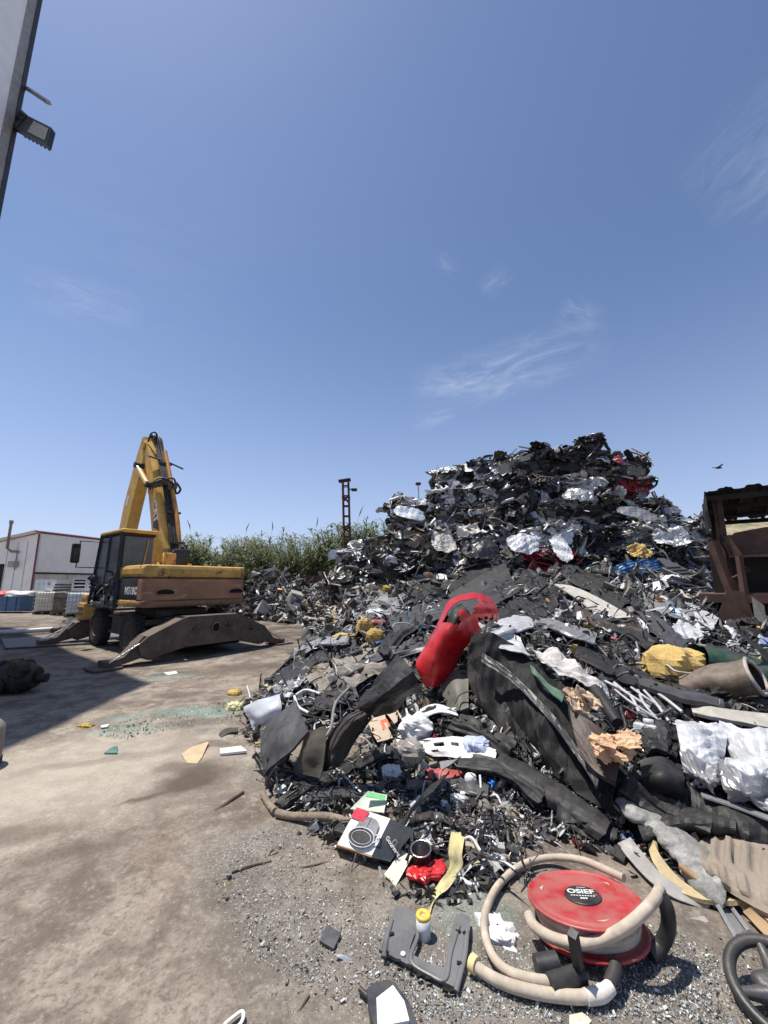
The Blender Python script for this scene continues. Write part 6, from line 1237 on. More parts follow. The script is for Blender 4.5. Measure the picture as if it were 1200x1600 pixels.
def drum():
    c = S(1128, 1068, .2); r = empty('crushed_drum', tuple(c)); tag(r, 'crushed brown drum with a pale rim below the dark green tube', 'drum'); rng = np.random.default_rng(4); R = frame((.55, -.65, .35)); n = 30; th = np.arange(n) / n * 2 * math.pi; zz = np.linspace(-.3, .3, 8)
    A = np.stack([np.stack([.24 * np.cos(th), .17 * np.sin(th), np.full(n, z)], -1) for z in zz]); A = A + creases3(A, rng, .04, 4, 4)[..., None] * np.array((1, 1, .2)); g = G(); g.grid(A @ R.T, mat('brown_drum', (.11, .075, .05), .6, var=.3, dirt=.45, dirtcol=(.26, .22, .18)), close_v=True, smooth=True); g.grid((A[::-1] * .96) @ R.T, BROWNB, close_v=True); g.build('body', r); g = G(); g.tube([R @ v for v in np.vstack([A[-1], A[-1][:1]])], .018, mat('pale_rim', (.42, .40, .36), .6, var=.2, dirt=.4), n=6, cap=False); g.build('rim', r); mark('the crushed brown drum', c); EXCL.append((1128, 1068, 34))
    c = S(1150, 1045, .3); A2 = A * (1.25, 1.0, 1.3); R2 = frame((.9, -.25, -.25)); g = G(); g.grid(A2 @ R2.T, mat('dark_green_plastic', (.012, .05, .03), .35, var=.25, dirt=.35), close_v=True, smooth=True); o = g.build('plastic_tube', None, tuple(c)); tag(o, 'wide dark green plastic tube lying under the baler', 'tube'); EXCL.append((1155, 1045, 34))
drum()
cloth('white_board', 'long dirty white wall panel lying below the bale stack', 'panel', [[(866, 912, 1.0), (890, 914, 1.05)], [(903, 936, .9), (928, 930, .95)], [(940, 967, .65), (990, 964, .65)]], mat('dirty_white_panel', (.50, .48, .43), .7, var=.12, dirt=.45, dirtcol=(.24, .21, .18)), thick=.03, amp=.008, seed=81, mk='the dirty white wall panel', ex=[(900, 928, 34), (930, 940, 40), (965, 956, 32)])
cloth('battered_bodywork', 'grey battered car door lying left of the dirty white wall panel', 'door', [[(690, 938, .8), (740, 905, 1.0), (790, 880, 1.0)], [(700, 960, .8), (750, 930, 1.1), (800, 905, 1.0)], [(720, 975, .6), (765, 950, .9), (812, 925, .8)]], PLG, thick=.02, amp=.06, f0=4, seed=82, smooth=False, ex=[(750, 930, 58)])
cloth('floor_pan', 'pale crumpled floor pan below the rusty baler', 'panel', [[(1030, 1000, .25), (1052, 975, .3), (1078, 962, .25)], [(1042, 1012, .3), (1066, 990, .4), (1092, 972, .3)], [(1060, 1020, .25), (1085, 1004, .3), (1110, 990, .2)]], WSH, thick=.008, amp=.08, f0=5, seed=83, smooth=False, mk='the pale floor pan', ex=[(1068, 990, 36)])
cloth('white_lath', 'long dirty white lath at the right edge above the crushed bonnet', 'lath', [[(1078, 1098, .3), (1130, 1106, .35), (1225, 1118, .35)], [(1082, 1112, .3), (1132, 1124, .35), (1225, 1140, .35)]], mat('dirty_lath', (.45, .43, .38), .7, var=.15, dirt=.4), thick=.03, amp=.01, seed=84, ex=[(1130, 1110, 30)])
cloth('sill_scrap', 'long dark grey sill panel between the yellow foam block and the white lath', 'panel', [[(990, 1052, .3), (1060, 1075, .4), (1130, 1092, .35)], [(1000, 1070, .35), (1065, 1090, .45), (1132, 1104, .36)]], PLG, thick=.04, amp=.02, seed=85)
def straps():
    rng = np.random.default_rng(6); sm = mat('pale_strap', (.52, .52, .52), .45, var=.1, dirt=.3)
    for i in range(7):
        a = (945 + i * 12 + rng.uniform(-8, 8), 1066 + i * 3 + rng.uniform(-6, 6)); b = (1000 + i * 9 + rng.uniform(-10, 14), 1110 + rng.uniform(-8, 20)); o = pipe('plastic_strap', 'pale plastic strap in the loose bundle between the brown board and the yellow foam block', 'strap', [(*a, .3), ((a[0] + b[0]) / 2 + rng.uniform(-10, 10), (a[1] + b[1]) / 2 - 4, .36), (*b, .3)], rng.uniform(.009, .016), sm, n=5, sub=6)
        o['group'] = 'pale plastic straps in a loose bundle'
straps()
cloth('ripped_lining', 'ripped white lining along the ridge above the brown board', 'lining', [[(822, 1012, .25), (862, 1018, .3), (905, 1035, .25)], [(840, 1030, .3), (880, 1040, .36), (925, 1055, .3)], [(868, 1050, .25), (905, 1062, .3), (940, 1075, .25)]], mat('ripped_white', (.60, .58, .56), .7, var=.2, scale=9, dirt=.45, dirtcol=(.25, .2, .17)), thick=.006, amp=.09, f0=6, seed=86, smooth=False, k=7, ex=[(875, 1040, 36)])
cloth('green_strip', 'green plastic strip hanging on the black underside beside the brown board', 'strip', [[(828, 1038, .40), (850, 1060, .42), (882, 1085, .42)], [(832, 1052, .42), (852, 1072, .44), (878, 1098, .44)]], mat('dull_green', (.05, .13, .08), .5, var=.2, dirt=.3), thick=.01, amp=.02, seed=87)
# --- yellow and blue bits in the back left
for px, py, w, h, lab, m, sd in ((538, 998, .5, .22, 'yellow plastic canister fragment at the far left edge of the heap', YFO, 90), (570, 990, .34, .6, 'upright ochre yellow foam piece beside the blue crate', mat('ochre', (.48, .30, .07), .8, var=.2, dirt=.3), 91), (586, 999, .32, .38, 'split ochre yellow pipe cover below the upright foam piece', MATS['ochre'], 92)):
    bag('foam_piece', lab, 'foam', px, py, w, h, .3, m, sd, lift=.25, amp=.15)
cloth('blue_crate', 'flat blue plastic crate at the far left part of the heap', 'crate', [[(584, 998, .25), (610, 986, .3)], [(588, 1006, .3), (612, 994, .34)]], mat('crate_blue', (.03, .09, .32), .45, var=.15, dirt=.25), thick=.12, amp=.004, seed=93)
bag('red_toolbox', 'dark red metal box above the flat blue crate', 'box', 590, 978, .45, .28, .3, mat('dark_red', (.26, .025, .025), .5, var=.2, dirt=.4), 94, lift=.3, amp=.05)
bag('plastic_bag', 'small white bag behind the dark red metal box', 'bag', 586, 962, .4, .34, .3, FILM, 95, lift=.3)
bag('yellow_canister', 'torn yellow canister at the left tip of the heap', 'canister', 366, 1086, .20, .16, .18, mat('canister_yellow', (.55, .38, .06), .5, var=.2, dirt=.35), 96, lift=.05, amp=.18)
bag('yellow_paper', 'crumpled pale yellow wrapper in front of the torn yellow canister', 'wrapper', 368, 1104, .20, .10, .15, mat('pale_lemon', (.68, .66, .32), .5, var=.15, dirt=.2), 97, lift=.03, amp=.35)
# --- hoses and branches
pipe('rubber_hose', 'grey hose arching between the seat cushion and the square black mat', 'hose', [(494, 1165, .1), (516, 1140, .25), (524, 1100, .3), (545, 1075, .25)], .018, mat('grey_hose', (.22, .21, .20), .6, var=.2, dirt=.3), n=8, sub=8)
pipe('rubber_hose', 'white hose arc above the square black mat', 'hose', [(462, 1086, .2), (478, 1078, .25), (500, 1084, .2)], .017, WPL, n=8, sub=8)
pipe('rubber_hose', 'white hose stub dropping down beside the square black mat', 'hose', [(460, 1088, .22), (466, 1104, .22), (482, 1114, .15)], .017, WPL, n=8, sub=8)
pipe('metal_rod', 'thin white rod sticking out of the left edge of the heap above the pot carton', 'rod', [(526, 1200, .16), (545, 1220, .14), (564, 1238, .12)], .008, WPL, n=6)
pipe('metal_rod', 'thin white rod standing at the pale grey panel', 'rod', [(386, 1072, .12), (390, 1086, .15), (393, 1100, .12)], .011, WPL, n=6)
pipe('branch', 'long grey branch lying along the left front edge of the heap', 'branch', [(432, 1270, .05), (455, 1275, .04), (490, 1276, .05), (520, 1278, .05), (548, 1284, .05)], [.028, .024, .03, .022], WOOD, n=10, sub=6, mk='the long grey branch'); EXCL.extend([(440, 1270, 20), (475, 1276, 22), (510, 1278, 22), (540, 1282, 18)])
pipe('branch', 'short forked branch joining the left end of the long grey branch', 'branch', [(410, 1240, .04), (418, 1254, .04), (430, 1268, .04)], [.022, .026], WOOD, n=8)
pipe('metal_rod', 'dark iron rod lying alone on the open ground left of the heap', 'rod', [(335, 1269, .02), (356, 1254, .02), (380, 1238, .02)], .014, RUSTD, n=8, mk='the lone iron rod')
pipe('twig', 'thin dry twig on the gravel below the long grey branch', 'twig', [(362, 1362, .012), (390, 1352, .012), (424, 1345, .012)], .007, WOOD, n=6)
pipe('twig', 'second dry twig on the gravel, the one nearest the pot carton', 'twig', [(452, 1360, .012), (484, 1352, .012), (516, 1346, .012)], .008, WOOD, n=6)
pipe('twig', 'dry twig near the bottom edge, left of the mirror housing', 'twig', [(452, 1600, .012), (466, 1578, .012), (482, 1554, .012)], .009, WOOD, n=6)
for i, (w0, m, lab) in enumerate((((505, 1262), PLB, 'black slatted trim under the seat cushion, outer one'), ((520, 1228), PLB, 'black slatted trim under the seat cushion, inner one'))):
    cloth('slatted_trim', lab, 'trim', [[(432 + i * 50, 1250 - i * 22, .08), (470 + i * 45, 1222 - i * 18, .12), (515 + i * 40, 1192 - i * 14, .12)], [(440 + i * 50, 1262 - i * 20, .09), (480 + i * 45, 1236 - i * 16, .13), (524 + i * 40, 1206 - i * 14, .13)]], m, thick=.03, amp=.02, f0=12, seed=98 + i, smooth=False)
# --- small things on the open ground
def slab(name, lab, cat, poly, th, m, z=None, seed=1):
    w = np.array([PG(*p)[:2] for p in poly]); c = w.mean(0); q = w - c
    if sum(q[i][0] * q[(i + 1) % len(q)][1] - q[(i + 1) % len(q)][0] * q[i][1] for i in range(len(q))) < 0: q = q[::-1]
    g = G(); g.prism(q, th, m, M=Matrix.Rotation(.06, 4, 'X')); o = g.build(name, None, (c[0], c[1], th / 2 + .006)); tag(o, lab, cat); return o
slab('black_tile', 'small square black tile lying on the dirt by itself', 'tile', [(511, 1452), (533, 1465), (521, 1488), (499, 1476)], .012, MATB)
slab('cardboard_flake', 'torn tan cardboard flake on the open ground left of the square black mat', 'cardboard', [(283, 1180), (300, 1170), (326, 1163), (316, 1184), (308, 1193), (292, 1192)], .006, mat('flake', (.50, .37, .23), .85, var=.15))
slab('white_strip', 'white plastic strip lying flat at the left edge of the heap', 'strip', [(343, 1174), (376, 1170), (386, 1177), (344, 1181)], .02, WPL)
cloth('rubber_strip', 'curved black rubber piece lying behind the white plastic strip', 'rubber', [[(337, 1150, .03), (352, 1138, .04), (371, 1136, .04)], [(342, 1156, .02), (356, 1146, .05), (371, 1143, .04)]], RUBBER, thick=.02, amp=.004, seed=101)
slab('paper_scrap', 'flat white paper scrap on the ground before the excavator', 'paper', [(255, 1052), (275, 1050), (278, 1053), (262, 1055)], .006, WPL)
slab('paper_scrap', 'small white paper scrap on the green glass patch', 'paper', [(157, 1135), (170, 1133), (168, 1137), (158, 1138)], .006, WPL)
bag('yellow_paper', 'small yellow lump on the ground near the shadow edge', 'wrapper', 134, 1136, .16, .07, .12, mat('mustard', (.42, .30, .06), .7, var=.2), 102, lift=.0, amp=.3)
def ring():
    c = PG(367, 1594, .012); g = G(); g.tube([(.036 * math.cos(t), .022 * math.sin(t) + .006 * math.cos(2 * t), 0) for t in np.linspace(0, 2 * math.pi, 30)], .008, WPL, n=6, cap=False, sq=.4); o = g.build('plastic_hoop', None, tuple(c), (0, 0, .8)); tag(o, 'broken white plastic ring at the bottom edge of the ground', 'ring')
ring()
slab('tape_piece', 'pale cream paper piece at the bottom edge below the cut hose', 'paper', [(890, 1592), (910, 1588), (925, 1600), (915, 1612), (890, 1606)], .006, mat('cream_paper', (.62, .58, .45), .7))
bag('dark_clod', 'dark clod of debris on the ground between the tile and the U shaped trim', 'clod', 545, 1508, .09, .03, .07, PLB, 103, lift=0, amp=.3)
slab('green_glass', 'triangular green glass shard on the open ground below the shadow', 'glass', [(162, 1178), (175, 1170), (184, 1168), (183, 1178)], .008, mat('green_glass', (.12, .22, .19), .15, var=.2))
# ------------------------------------------------------------------ loose scrap: every larger piece an object, the crumbs as stuff
def inpoly(x, y, poly):
    n = len(poly); c = np.zeros(len(x), bool); j = n - 1
    for i in range(n):
        xi, yi = poly[i]; xj, yj = poly[j]
        c ^= ((yi > y) != (yj > y)) & (x < (xj - xi) * (y - yi) / (yj - yi + 1e-9) + xi); j = i
    return c
HEAP = [(365, 1110), (440, 1045), (500, 1000), (540, 950), (620, 925), (760, 900), (880, 905), (1000, 925), (1080, 945), (1200, 1010), (1200, 1400), (1130, 1400), (960, 1330), (840, 1345), (740, 1375), (640, 1345), (560, 1300), (480, 1275), (420, 1240), (400, 1190)]
FARP = [(395, 905), (500, 903), (560, 900), (620, 925), (540, 975), (500, 990), (470, 975), (400, 970), (345, 965), (330, 950)]
def sample(poly, n, rng):
    p = np.array(poly); lo, hi = p.min(0), p.max(0); out = np.zeros((0, 2))
    while len(out) < n:
        q = rng.uniform(lo, hi, (n * 2, 2)); out = np.vstack([out, q[inpoly(q[:, 0], q[:, 1], poly)]])
    return out[:n]
COLW = [('black', (.02, .02, .021), (.45, 0), 17), ('dark grey', (.05, .05, .052), (.45, .1), 7), ('grey', (.19, .19, .19), (.4, .5), 6), ('silver', (.46, .46, .47), (.3, .5), 7), ('white', (.68, .69, .70), (.4, 0), 9), ('brown', (.12, .085, .06), (.75, 0), 3), ('tan', (.36, .29, .20), (.75, 0), 2), ('dusty grey', (.24, .22, .19), (.85, 0), 5), ('dark red', (.24, .015, .02), (.4, 0), 2), ('blue', (.05, .12, .32), (.4, 0), 2), ('rusty', (.17, .075, .04), (.85, 0), 2)]
CW = np.array([c[3] for c in COLW], float); CW /= CW.sum()
def k_sheet(g, r, s, c, f): sheet(g, s * 1.5, s * .9, r, I3, np.zeros(3), r.uniform(.12, .3), 12, 10, col=c, fin=f, thick=.004, ragged=.2, bend=r.uniform(-.3, .3))
def k_trim(g, r, s, c, f):
    L = s * r.uniform(2, 3.2); w = s * r.uniform(.22, .45); u = np.linspace(-1, 1, 16)[:, None]; v = np.linspace(-1, 1, 7)[None, :]
    b = r.uniform(-.25, .25) * L; t = r.uniform(-.5, .5)
    A = np.stack([u * L / 2 + 0 * v, v * w / 2 * (1 - .3 * u ** 2) + t * w * u ** 2, b * u ** 2 - w * .28 * v ** 2 + r.normal(size=(16, 7)) * .004], -1)
    g.grid(A, col=c, fin=f, smooth=True); B = A.copy(); B[..., 2] -= .012; g.grid(B[::-1], col=c, fin=f, smooth=True)
    for e in ((A[0], B[0]), (B[-1], A[-1]), (B[:, 0], A[:, 0]), (A[:, -1], B[:, -1])): g.grid(np.stack(e, 0), col=c, fin=f)
def k_hose(g, r, s, c, f):
    L = s * 2.4; p = np.stack([np.linspace(-L / 2, L / 2, 6), r.normal(size=6) * s * .35, np.abs(r.normal(size=6)) * s * .18], 1); g.tube(p, r.uniform(.035, .08) * s, n=8, sub=6, col=c, fin=f)
def k_pipe(g, r, s, c, f):
    L = s * 2.2; q = r.uniform(.03, .06) * s; g.tube([(-L / 2, 0, 0), (L * .15, 0, 0), (L * .35, r.normal() * s * .2, s * .12), (L / 2, r.normal() * s * .4, s * .2)], q, n=9, sub=5, col=c, fin=f)
    g.tube([(-L / 2 - .002, 0, 0), (-L / 2 + .04, 0, 0)], q * 1.35, n=9, col=c, fin=f)
def k_cable(g, r, s, c, f):
    for k in range(5):
        a = r.uniform(0, 6.28); p = [(math.cos(a + t) * s * r.uniform(.4, .9), math.sin(a + t) * s * r.uniform(.4, .9), abs(r.normal()) * s * .12) for t in np.linspace(0, r.uniform(2.5, 5.5), 7)]
        g.tube(p, max(.003, s * .015), n=5, sub=5, col=c, fin=f)
def k_housing(g, r, s, c, f):
    g.rbox((0, 0, 0), (s, s * .7, s * .35), s * .06, col=c, fin=f)
    for k in range(4): g.box((-s * .35 + k * s * .22, 0, s * .18), (s * .03, s * .62, s * .06), col=c, fin=f)
    M = Matrix.Translation((s * .3, s * .1, s * .17)); g.lathe([(s * .1, 0), (s * .16, 0), (s * .16, s * .18), (s * .12, s * .18), (s * .10, 0)], M=M, n=16, col=c, fin=f); g.box((-s * .55, 0, -.05 * s), (s * .14, s * .3, s * .12), col=c, fin=f)
def k_ring(g, r, s, c, f):
    q = s * .5; a = r.uniform(4.2, 6.28); g.tube([(q * math.cos(t), q * .8 * math.sin(t), .06 * s * math.sin(2 * t)) for t in np.linspace(0, a, 28)], s * r.uniform(.05, .1), n=8, sq=r.uniform(.3, 1), col=c, fin=f)
def k_board(g, r, s, c, f):
    n = r.integers(5, 8); t = np.sort(r.uniform(0, 6.28, n)); pl = [(math.cos(a) * s * .8 * r.uniform(.7, 1), math.sin(a) * s * .5 * r.uniform(.7, 1)) for a in t]; g.prism(pl, s * .06, col=c, fin=f)
def k_lump(g, r, s, c, f): lump(g, (s * 1.1, s * .8, s * .55), r, I3, np.zeros(3), .28, 12, 2.2, col=c, fin=f)
def k_cap(g, r, s, c, f): q = s * .35; g.lathe([(0, q * .6), (q * .75, q * .6), (q * .85, q * .5), (q * .85, 0), (q, 0), (q, -q * .3), (q * .8, -q * .3), (q * .8, q * .4), (0, q * .4)], n=20, col=c, fin=f)
KINDS = [('sheet_scrap', 'sheet', 'bent {} scrap sheet', k_sheet, 26), ('trim_scrap', 'trim', 'curved {} trim panel', k_trim, 24), ('rubber_hose', 'hose', 'bent {} hose', k_hose, 10), ('metal_pipe', 'pipe', 'cut {} pipe', k_pipe, 8), ('cable_tangle', 'cable', 'tangled {} cable', k_cable, 7), ('housing_scrap', 'housing', 'broken {} housing', k_housing, 9), ('rubber_loop', 'loop', '{} rubber loop', k_ring, 6), ('board_fragment', 'board', 'broken {} board', k_board, 8), ('padding_lump', 'padding', 'crumpled {} padding lump', k_lump, 9), ('bottle_top', 'cap', 'round {} cap', k_cap, 4)]
KW = np.array([k[4] for k in KINDS], float); KW /= KW.sum()
LM = [(ph, np.array(proj(p))) for ph, p in LANDMARKS]
SEEN = {}
def relation(dx, dy):
    """where a piece lies in the picture from a landmark"""
    far = math.hypot(dx, dy); a = math.degrees(math.atan2(-dy, dx)) % 360
    w = ['right of', 'above and right of', 'above', 'above and left of', 'left of', 'below and left of', 'below', 'below and right of'][int((a + 22.5) // 45) % 8]
    return ('just ' if far < 60 else 'well ' if far > 150 else '') + w
def place_label(base, px, py):
    ds = sorted(((math.hypot(px - q[0], py - q[1]), ph, q) for ph, q in LM), key=lambda t: t[0])
    opts = []
    for i in range(6): opts.append(f'{base} {relation(px - ds[i][2][0], py - ds[i][2][1])} {ds[i][1]}')
    for i in range(5):
        for j in range(i + 1, 6): opts.append(f'{base} {relation(px - ds[i][2][0], py - ds[i][2][1])} {ds[i][1]}, {relation(px - ds[j][2][0], py - ds[j][2][1])} {ds[j][1]}')
    for o in opts:
        if len(o.split()) <= 16 and o not in SEEN and o not in LABELS: SEEN[o] = 1; return o
    return None
NHERO = len(EXCL)
def ribbon(path, wpx, m, base, cat, name, lift=.16, sd=1, amp=.02, thick=.02):
    p = np.array(path, float); d = np.gradient(p, axis=0); d /= np.linalg.norm(d, axis=1, keepdims=True); nr = np.stack([-d[:, 1], d[:, 0]], 1) * wpx / 2
    rows = [[(*(a - n), lift * .7), (*a, lift * 1.15), (*(a + n), lift * .7)] for a, n in zip(p, nr)]; c = p.mean(0); lab = place_label(base, c[0], c[1]) or base
    cloth(name, lab, cat, rows, m, nu=9, nv=7, thick=thick, amp=amp, f0=3, seed=sd, smooth=i % 3 == 0, ridge=(lambda u, v: .010 * np.clip(np.sin(v * 15 + sd) * 2.5, -1, 1) + 0 * u) if i % 2 else (lambda u, v: .008 * (np.abs((u * 6 + sd * .3) % 1 - .5) < .12) + .006 * np.sin(v * 9)))
    for a in smooth_path(p, 3): EXCL.append((a[0], a[1], wpx * .55))
for i, (path, w, m, base, cat, name) in enumerate((
    ([(588, 1100), (652, 1050), (722, 1012)], 22, PLB, 'long black bumper strip', 'bumper', 'bumper_strip'), ([(515, 1066), (600, 1026), (690, 1002)], 20, PLG, 'dark grey arched strip', 'strip', 'plastic_strip'), ([(462, 1020), (502, 1004), (545, 1000)], 14, GSH, 'grey steel strip', 'strip', 'steel_strip'),
    ([(706, 1128), (756, 1146), (800, 1178)], 30, PLB, 'wide black plastic panel', 'panel', 'plastic_scrap'), ([(776, 1186), (860, 1240), (945, 1298)], 38, PLB, 'wide black plastic fold', 'panel', 'plastic_scrap'), ([(716, 1192), (786, 1204), (846, 1250)], 26, PLB, 'long black plastic tray', 'tray', 'plastic_tray'),
    ([(636, 1232), (700, 1226), (762, 1240)], 18, PLG, 'low dark grey strip', 'strip', 'plastic_strip'), ([(756, 928), (806, 940), (856, 964)], 24, PLB, 'black bent panel', 'panel', 'plastic_scrap'), ([(990, 956), (1030, 980), (1066, 1012)], 26, PLG, 'dark grey bent panel', 'panel', 'plastic_scrap'), ([(900, 1016), (990, 1058), (1090, 1092)], 22, PLB, 'long black door strip', 'strip', 'plastic_strip'),
    ([(1000, 1300), (1070, 1284), (1150, 1292)], 32, PLB, 'slack black plastic fold', 'panel', 'plastic_scrap'), ([(974, 1226), (1040, 1268), (1112, 1290)], 40, PLB, 'broad black plastic fold', 'panel', 'plastic_scrap'), ([(480, 1108), (514, 1090), (556, 1076)], 28, PLB, 'black arched liner', 'liner', 'liner_scrap'), ([(560, 1196), (592, 1180), (628, 1176)], 24, PLB, 'black flat liner', 'liner', 'liner_scrap'),
    ([(812, 900), (846, 920), (872, 946)], 32, PLB, 'black upright panel', 'panel', 'plastic_scrap'), ([(896, 956), (950, 972), (1004, 988)], 20, BROWNB, 'dark brown board strip', 'board', 'board_strip'), ([(612, 980), (652, 962), (694, 948)], 32, PLG, 'dark grey broad panel', 'panel', 'plastic_scrap'), ([(556, 966), (590, 952), (624, 944)], 24, GSH, 'grey steel panel', 'panel', 'steel_scrap'),
    ([(870, 1276), (916, 1290), (962, 1306)], 26, PLB, 'low black plastic fold', 'panel', 'plastic_scrap'), ([(640, 1282), (682, 1276), (720, 1292)], 20, PLB, 'short black plastic strip', 'strip', 'plastic_strip'), ([(700, 920), (730, 900), (768, 884)], 26, PLB, 'black slanted panel', 'panel', 'plastic_scrap'), ([(1010, 935), (1046, 950), (1086, 958)], 24, GSH, 'grey steel flap', 'panel', 'steel_scrap'),
    ([(940, 930), (975, 945), (1010, 952)], 24, PLB, 'black curved panel', 'panel', 'plastic_scrap'), ([(1110, 1080), (1150, 1076), (1210, 1086)], 18, PLB, 'thin black strip', 'strip', 'plastic_strip'), ([(430, 1062), (470, 1044), (510, 1024)], 22, PLB, 'black ragged panel', 'panel', 'plastic_scrap'), ([(600, 1022), (620, 990), (650, 968)], 26, PLB, 'black leaning panel', 'panel', 'plastic_scrap'),
    ([(772, 962), (812, 950), (850, 944)], 20, PLB, 'round black bumper core', 'bumper', 'bumper_strip'), ([(836, 968), (880, 984), (930, 1000)], 18, GSH, 'pale grey bent rail', 'rail', 'steel_rail'), ([(940, 968), (985, 985), (1020, 1008)], 22, PLB, 'black folded panel', 'panel', 'plastic_scrap'), ([(1040, 1030), (1090, 1024), (1140, 1018)], 18, PLG, 'dark grey folded panel', 'panel', 'plastic_scrap'),
    ([(540, 946), (570, 936), (606, 930)], 26, GSH, 'crumpled grey tin panel', 'panel', 'steel_scrap'), ([(640, 930), (668, 916), (700, 906)], 28, PLB, 'black torn panel', 'panel', 'plastic_scrap'), ([(880, 886), (910, 905), (950, 916)], 26, PLB, 'black hanging panel', 'panel', 'plastic_scrap'), ([(1060, 950), (1088, 958), (1118, 975)], 22, WSH, 'white bent panel', 'panel', 'steel_scrap'))):
    c_y = sum(v[1] for v in path) / len(path)
    ribbon(path, w, m, base, cat, name, .14 + .04 * (i % 3) + (.45 if c_y < 1010 else .08 if c_y < 1060 else 0), 400 + i, .02 + .012 * (i % 4))
def scatter():
    rng = np.random.default_rng(2024); P1 = np.vstack([sample(HEAP, 560, rng), sample([(560, 920), (760, 895), (1090, 900), (1100, 950), (900, 985), (640, 960)], 190, rng), sample([(440, 1050), (520, 1000), (640, 985), (650, 1040), (560, 1080)], 40, rng)]); P2 = sample(FARP, 90, rng); P1 = np.vstack([P1, sample([(610, 1215), (900, 1215), (940, 1310), (860, 1345), (740, 1385), (660, 1330)], 150, rng)]); pp = np.vstack([P1, P2]); hp = hits(pp[:, 0], pp[:, 1]); made = 0
    for i, ((px, py), p) in enumerate(zip(pp, hp)):
        if np.isnan(p[0]) or p[2] < -.02: continue
        far = i >= len(P1); near = py > 1185 and 560 < px < 960
        e = min([math.hypot(px - a, py - b) / r for a, b, r in EXCL] + [9])
        if e < .75: continue
        s = rng.uniform(.2, .5) if rng.random() < .55 else rng.uniform(.5, .95)
        if near: s = rng.uniform(.06, .17)
        s = min(s, (.085 if p[1] < 4.2 else .105) * p[1])
        if p[1] > 8: s *= 1.35
        if far: s = rng.uniform(.3, .7)
        cl = min([math.hypot(px - a, py - b) - .85 * r for a, b, r in EXCL]) * p[1] / FPX / .62
        if not far and cl < s: s = max(cl, .07)
        if s < .05: continue
        kn = KINDS[rng.choice(len(KINDS), p=KW)]; cn = COLW[rng.choice(len(COLW), p=CW)]
        if s > .24 and cn[0] in ('blue', 'dark red', 'tan', 'rusty', 'brown'): cn = COLW[rng.integers(3)]
        if cn[0] in ('blue', 'dark red') and kn[0] in ('padding_lump', 'board_fragment'): cn = COLW[0]
        if kn[0] == 'bottle_top' and s > .2: s = .12
        if kn[0] == 'cable_tangle' and p[1] < 5: s = min(s, .16)
        if near and rng.random() < .35: kn = KINDS[[9, 6, 4, 5, 2][rng.integers(5)]]; cn = COLW[[0, 4, 4, 0, 7, 2][rng.integers(6)]]
        if kn[0] in ('rubber_hose', 'cable_tangle', 'rubber_loop') and cn[0] in ('rusty', 'tan', 'brown', 'silver', 'dusty grey'): cn = COLW[0]
        lab = place_label(kn[2].format(cn[0]), px, py)
        if not lab: continue
        g = G(); k = rng.uniform(.8, 1.2); kn[3](g, rng, s, tuple(min(.8, v * k) for v in cn[1]), cn[2])
        n = normal(p) * 1.0 + rng.normal(size=3) * (.38 if not near else .3); n /= np.linalg.norm(n); n[2] = abs(n[2]); R = Matrix(np.block([[frame(n, rng), np.zeros((3, 1))], [np.zeros((1, 3)), 1]]))
        o = g.build(kn[0], None, tuple(p + normal(p) * s * rng.uniform(.02, .16)), R.to_euler())
        tag(o, lab, kn[1], ('far pile ' if far else 'loose scrap on the heap: ') + kn[1]); made += 1
    print('SCATTER', made)
scatter()

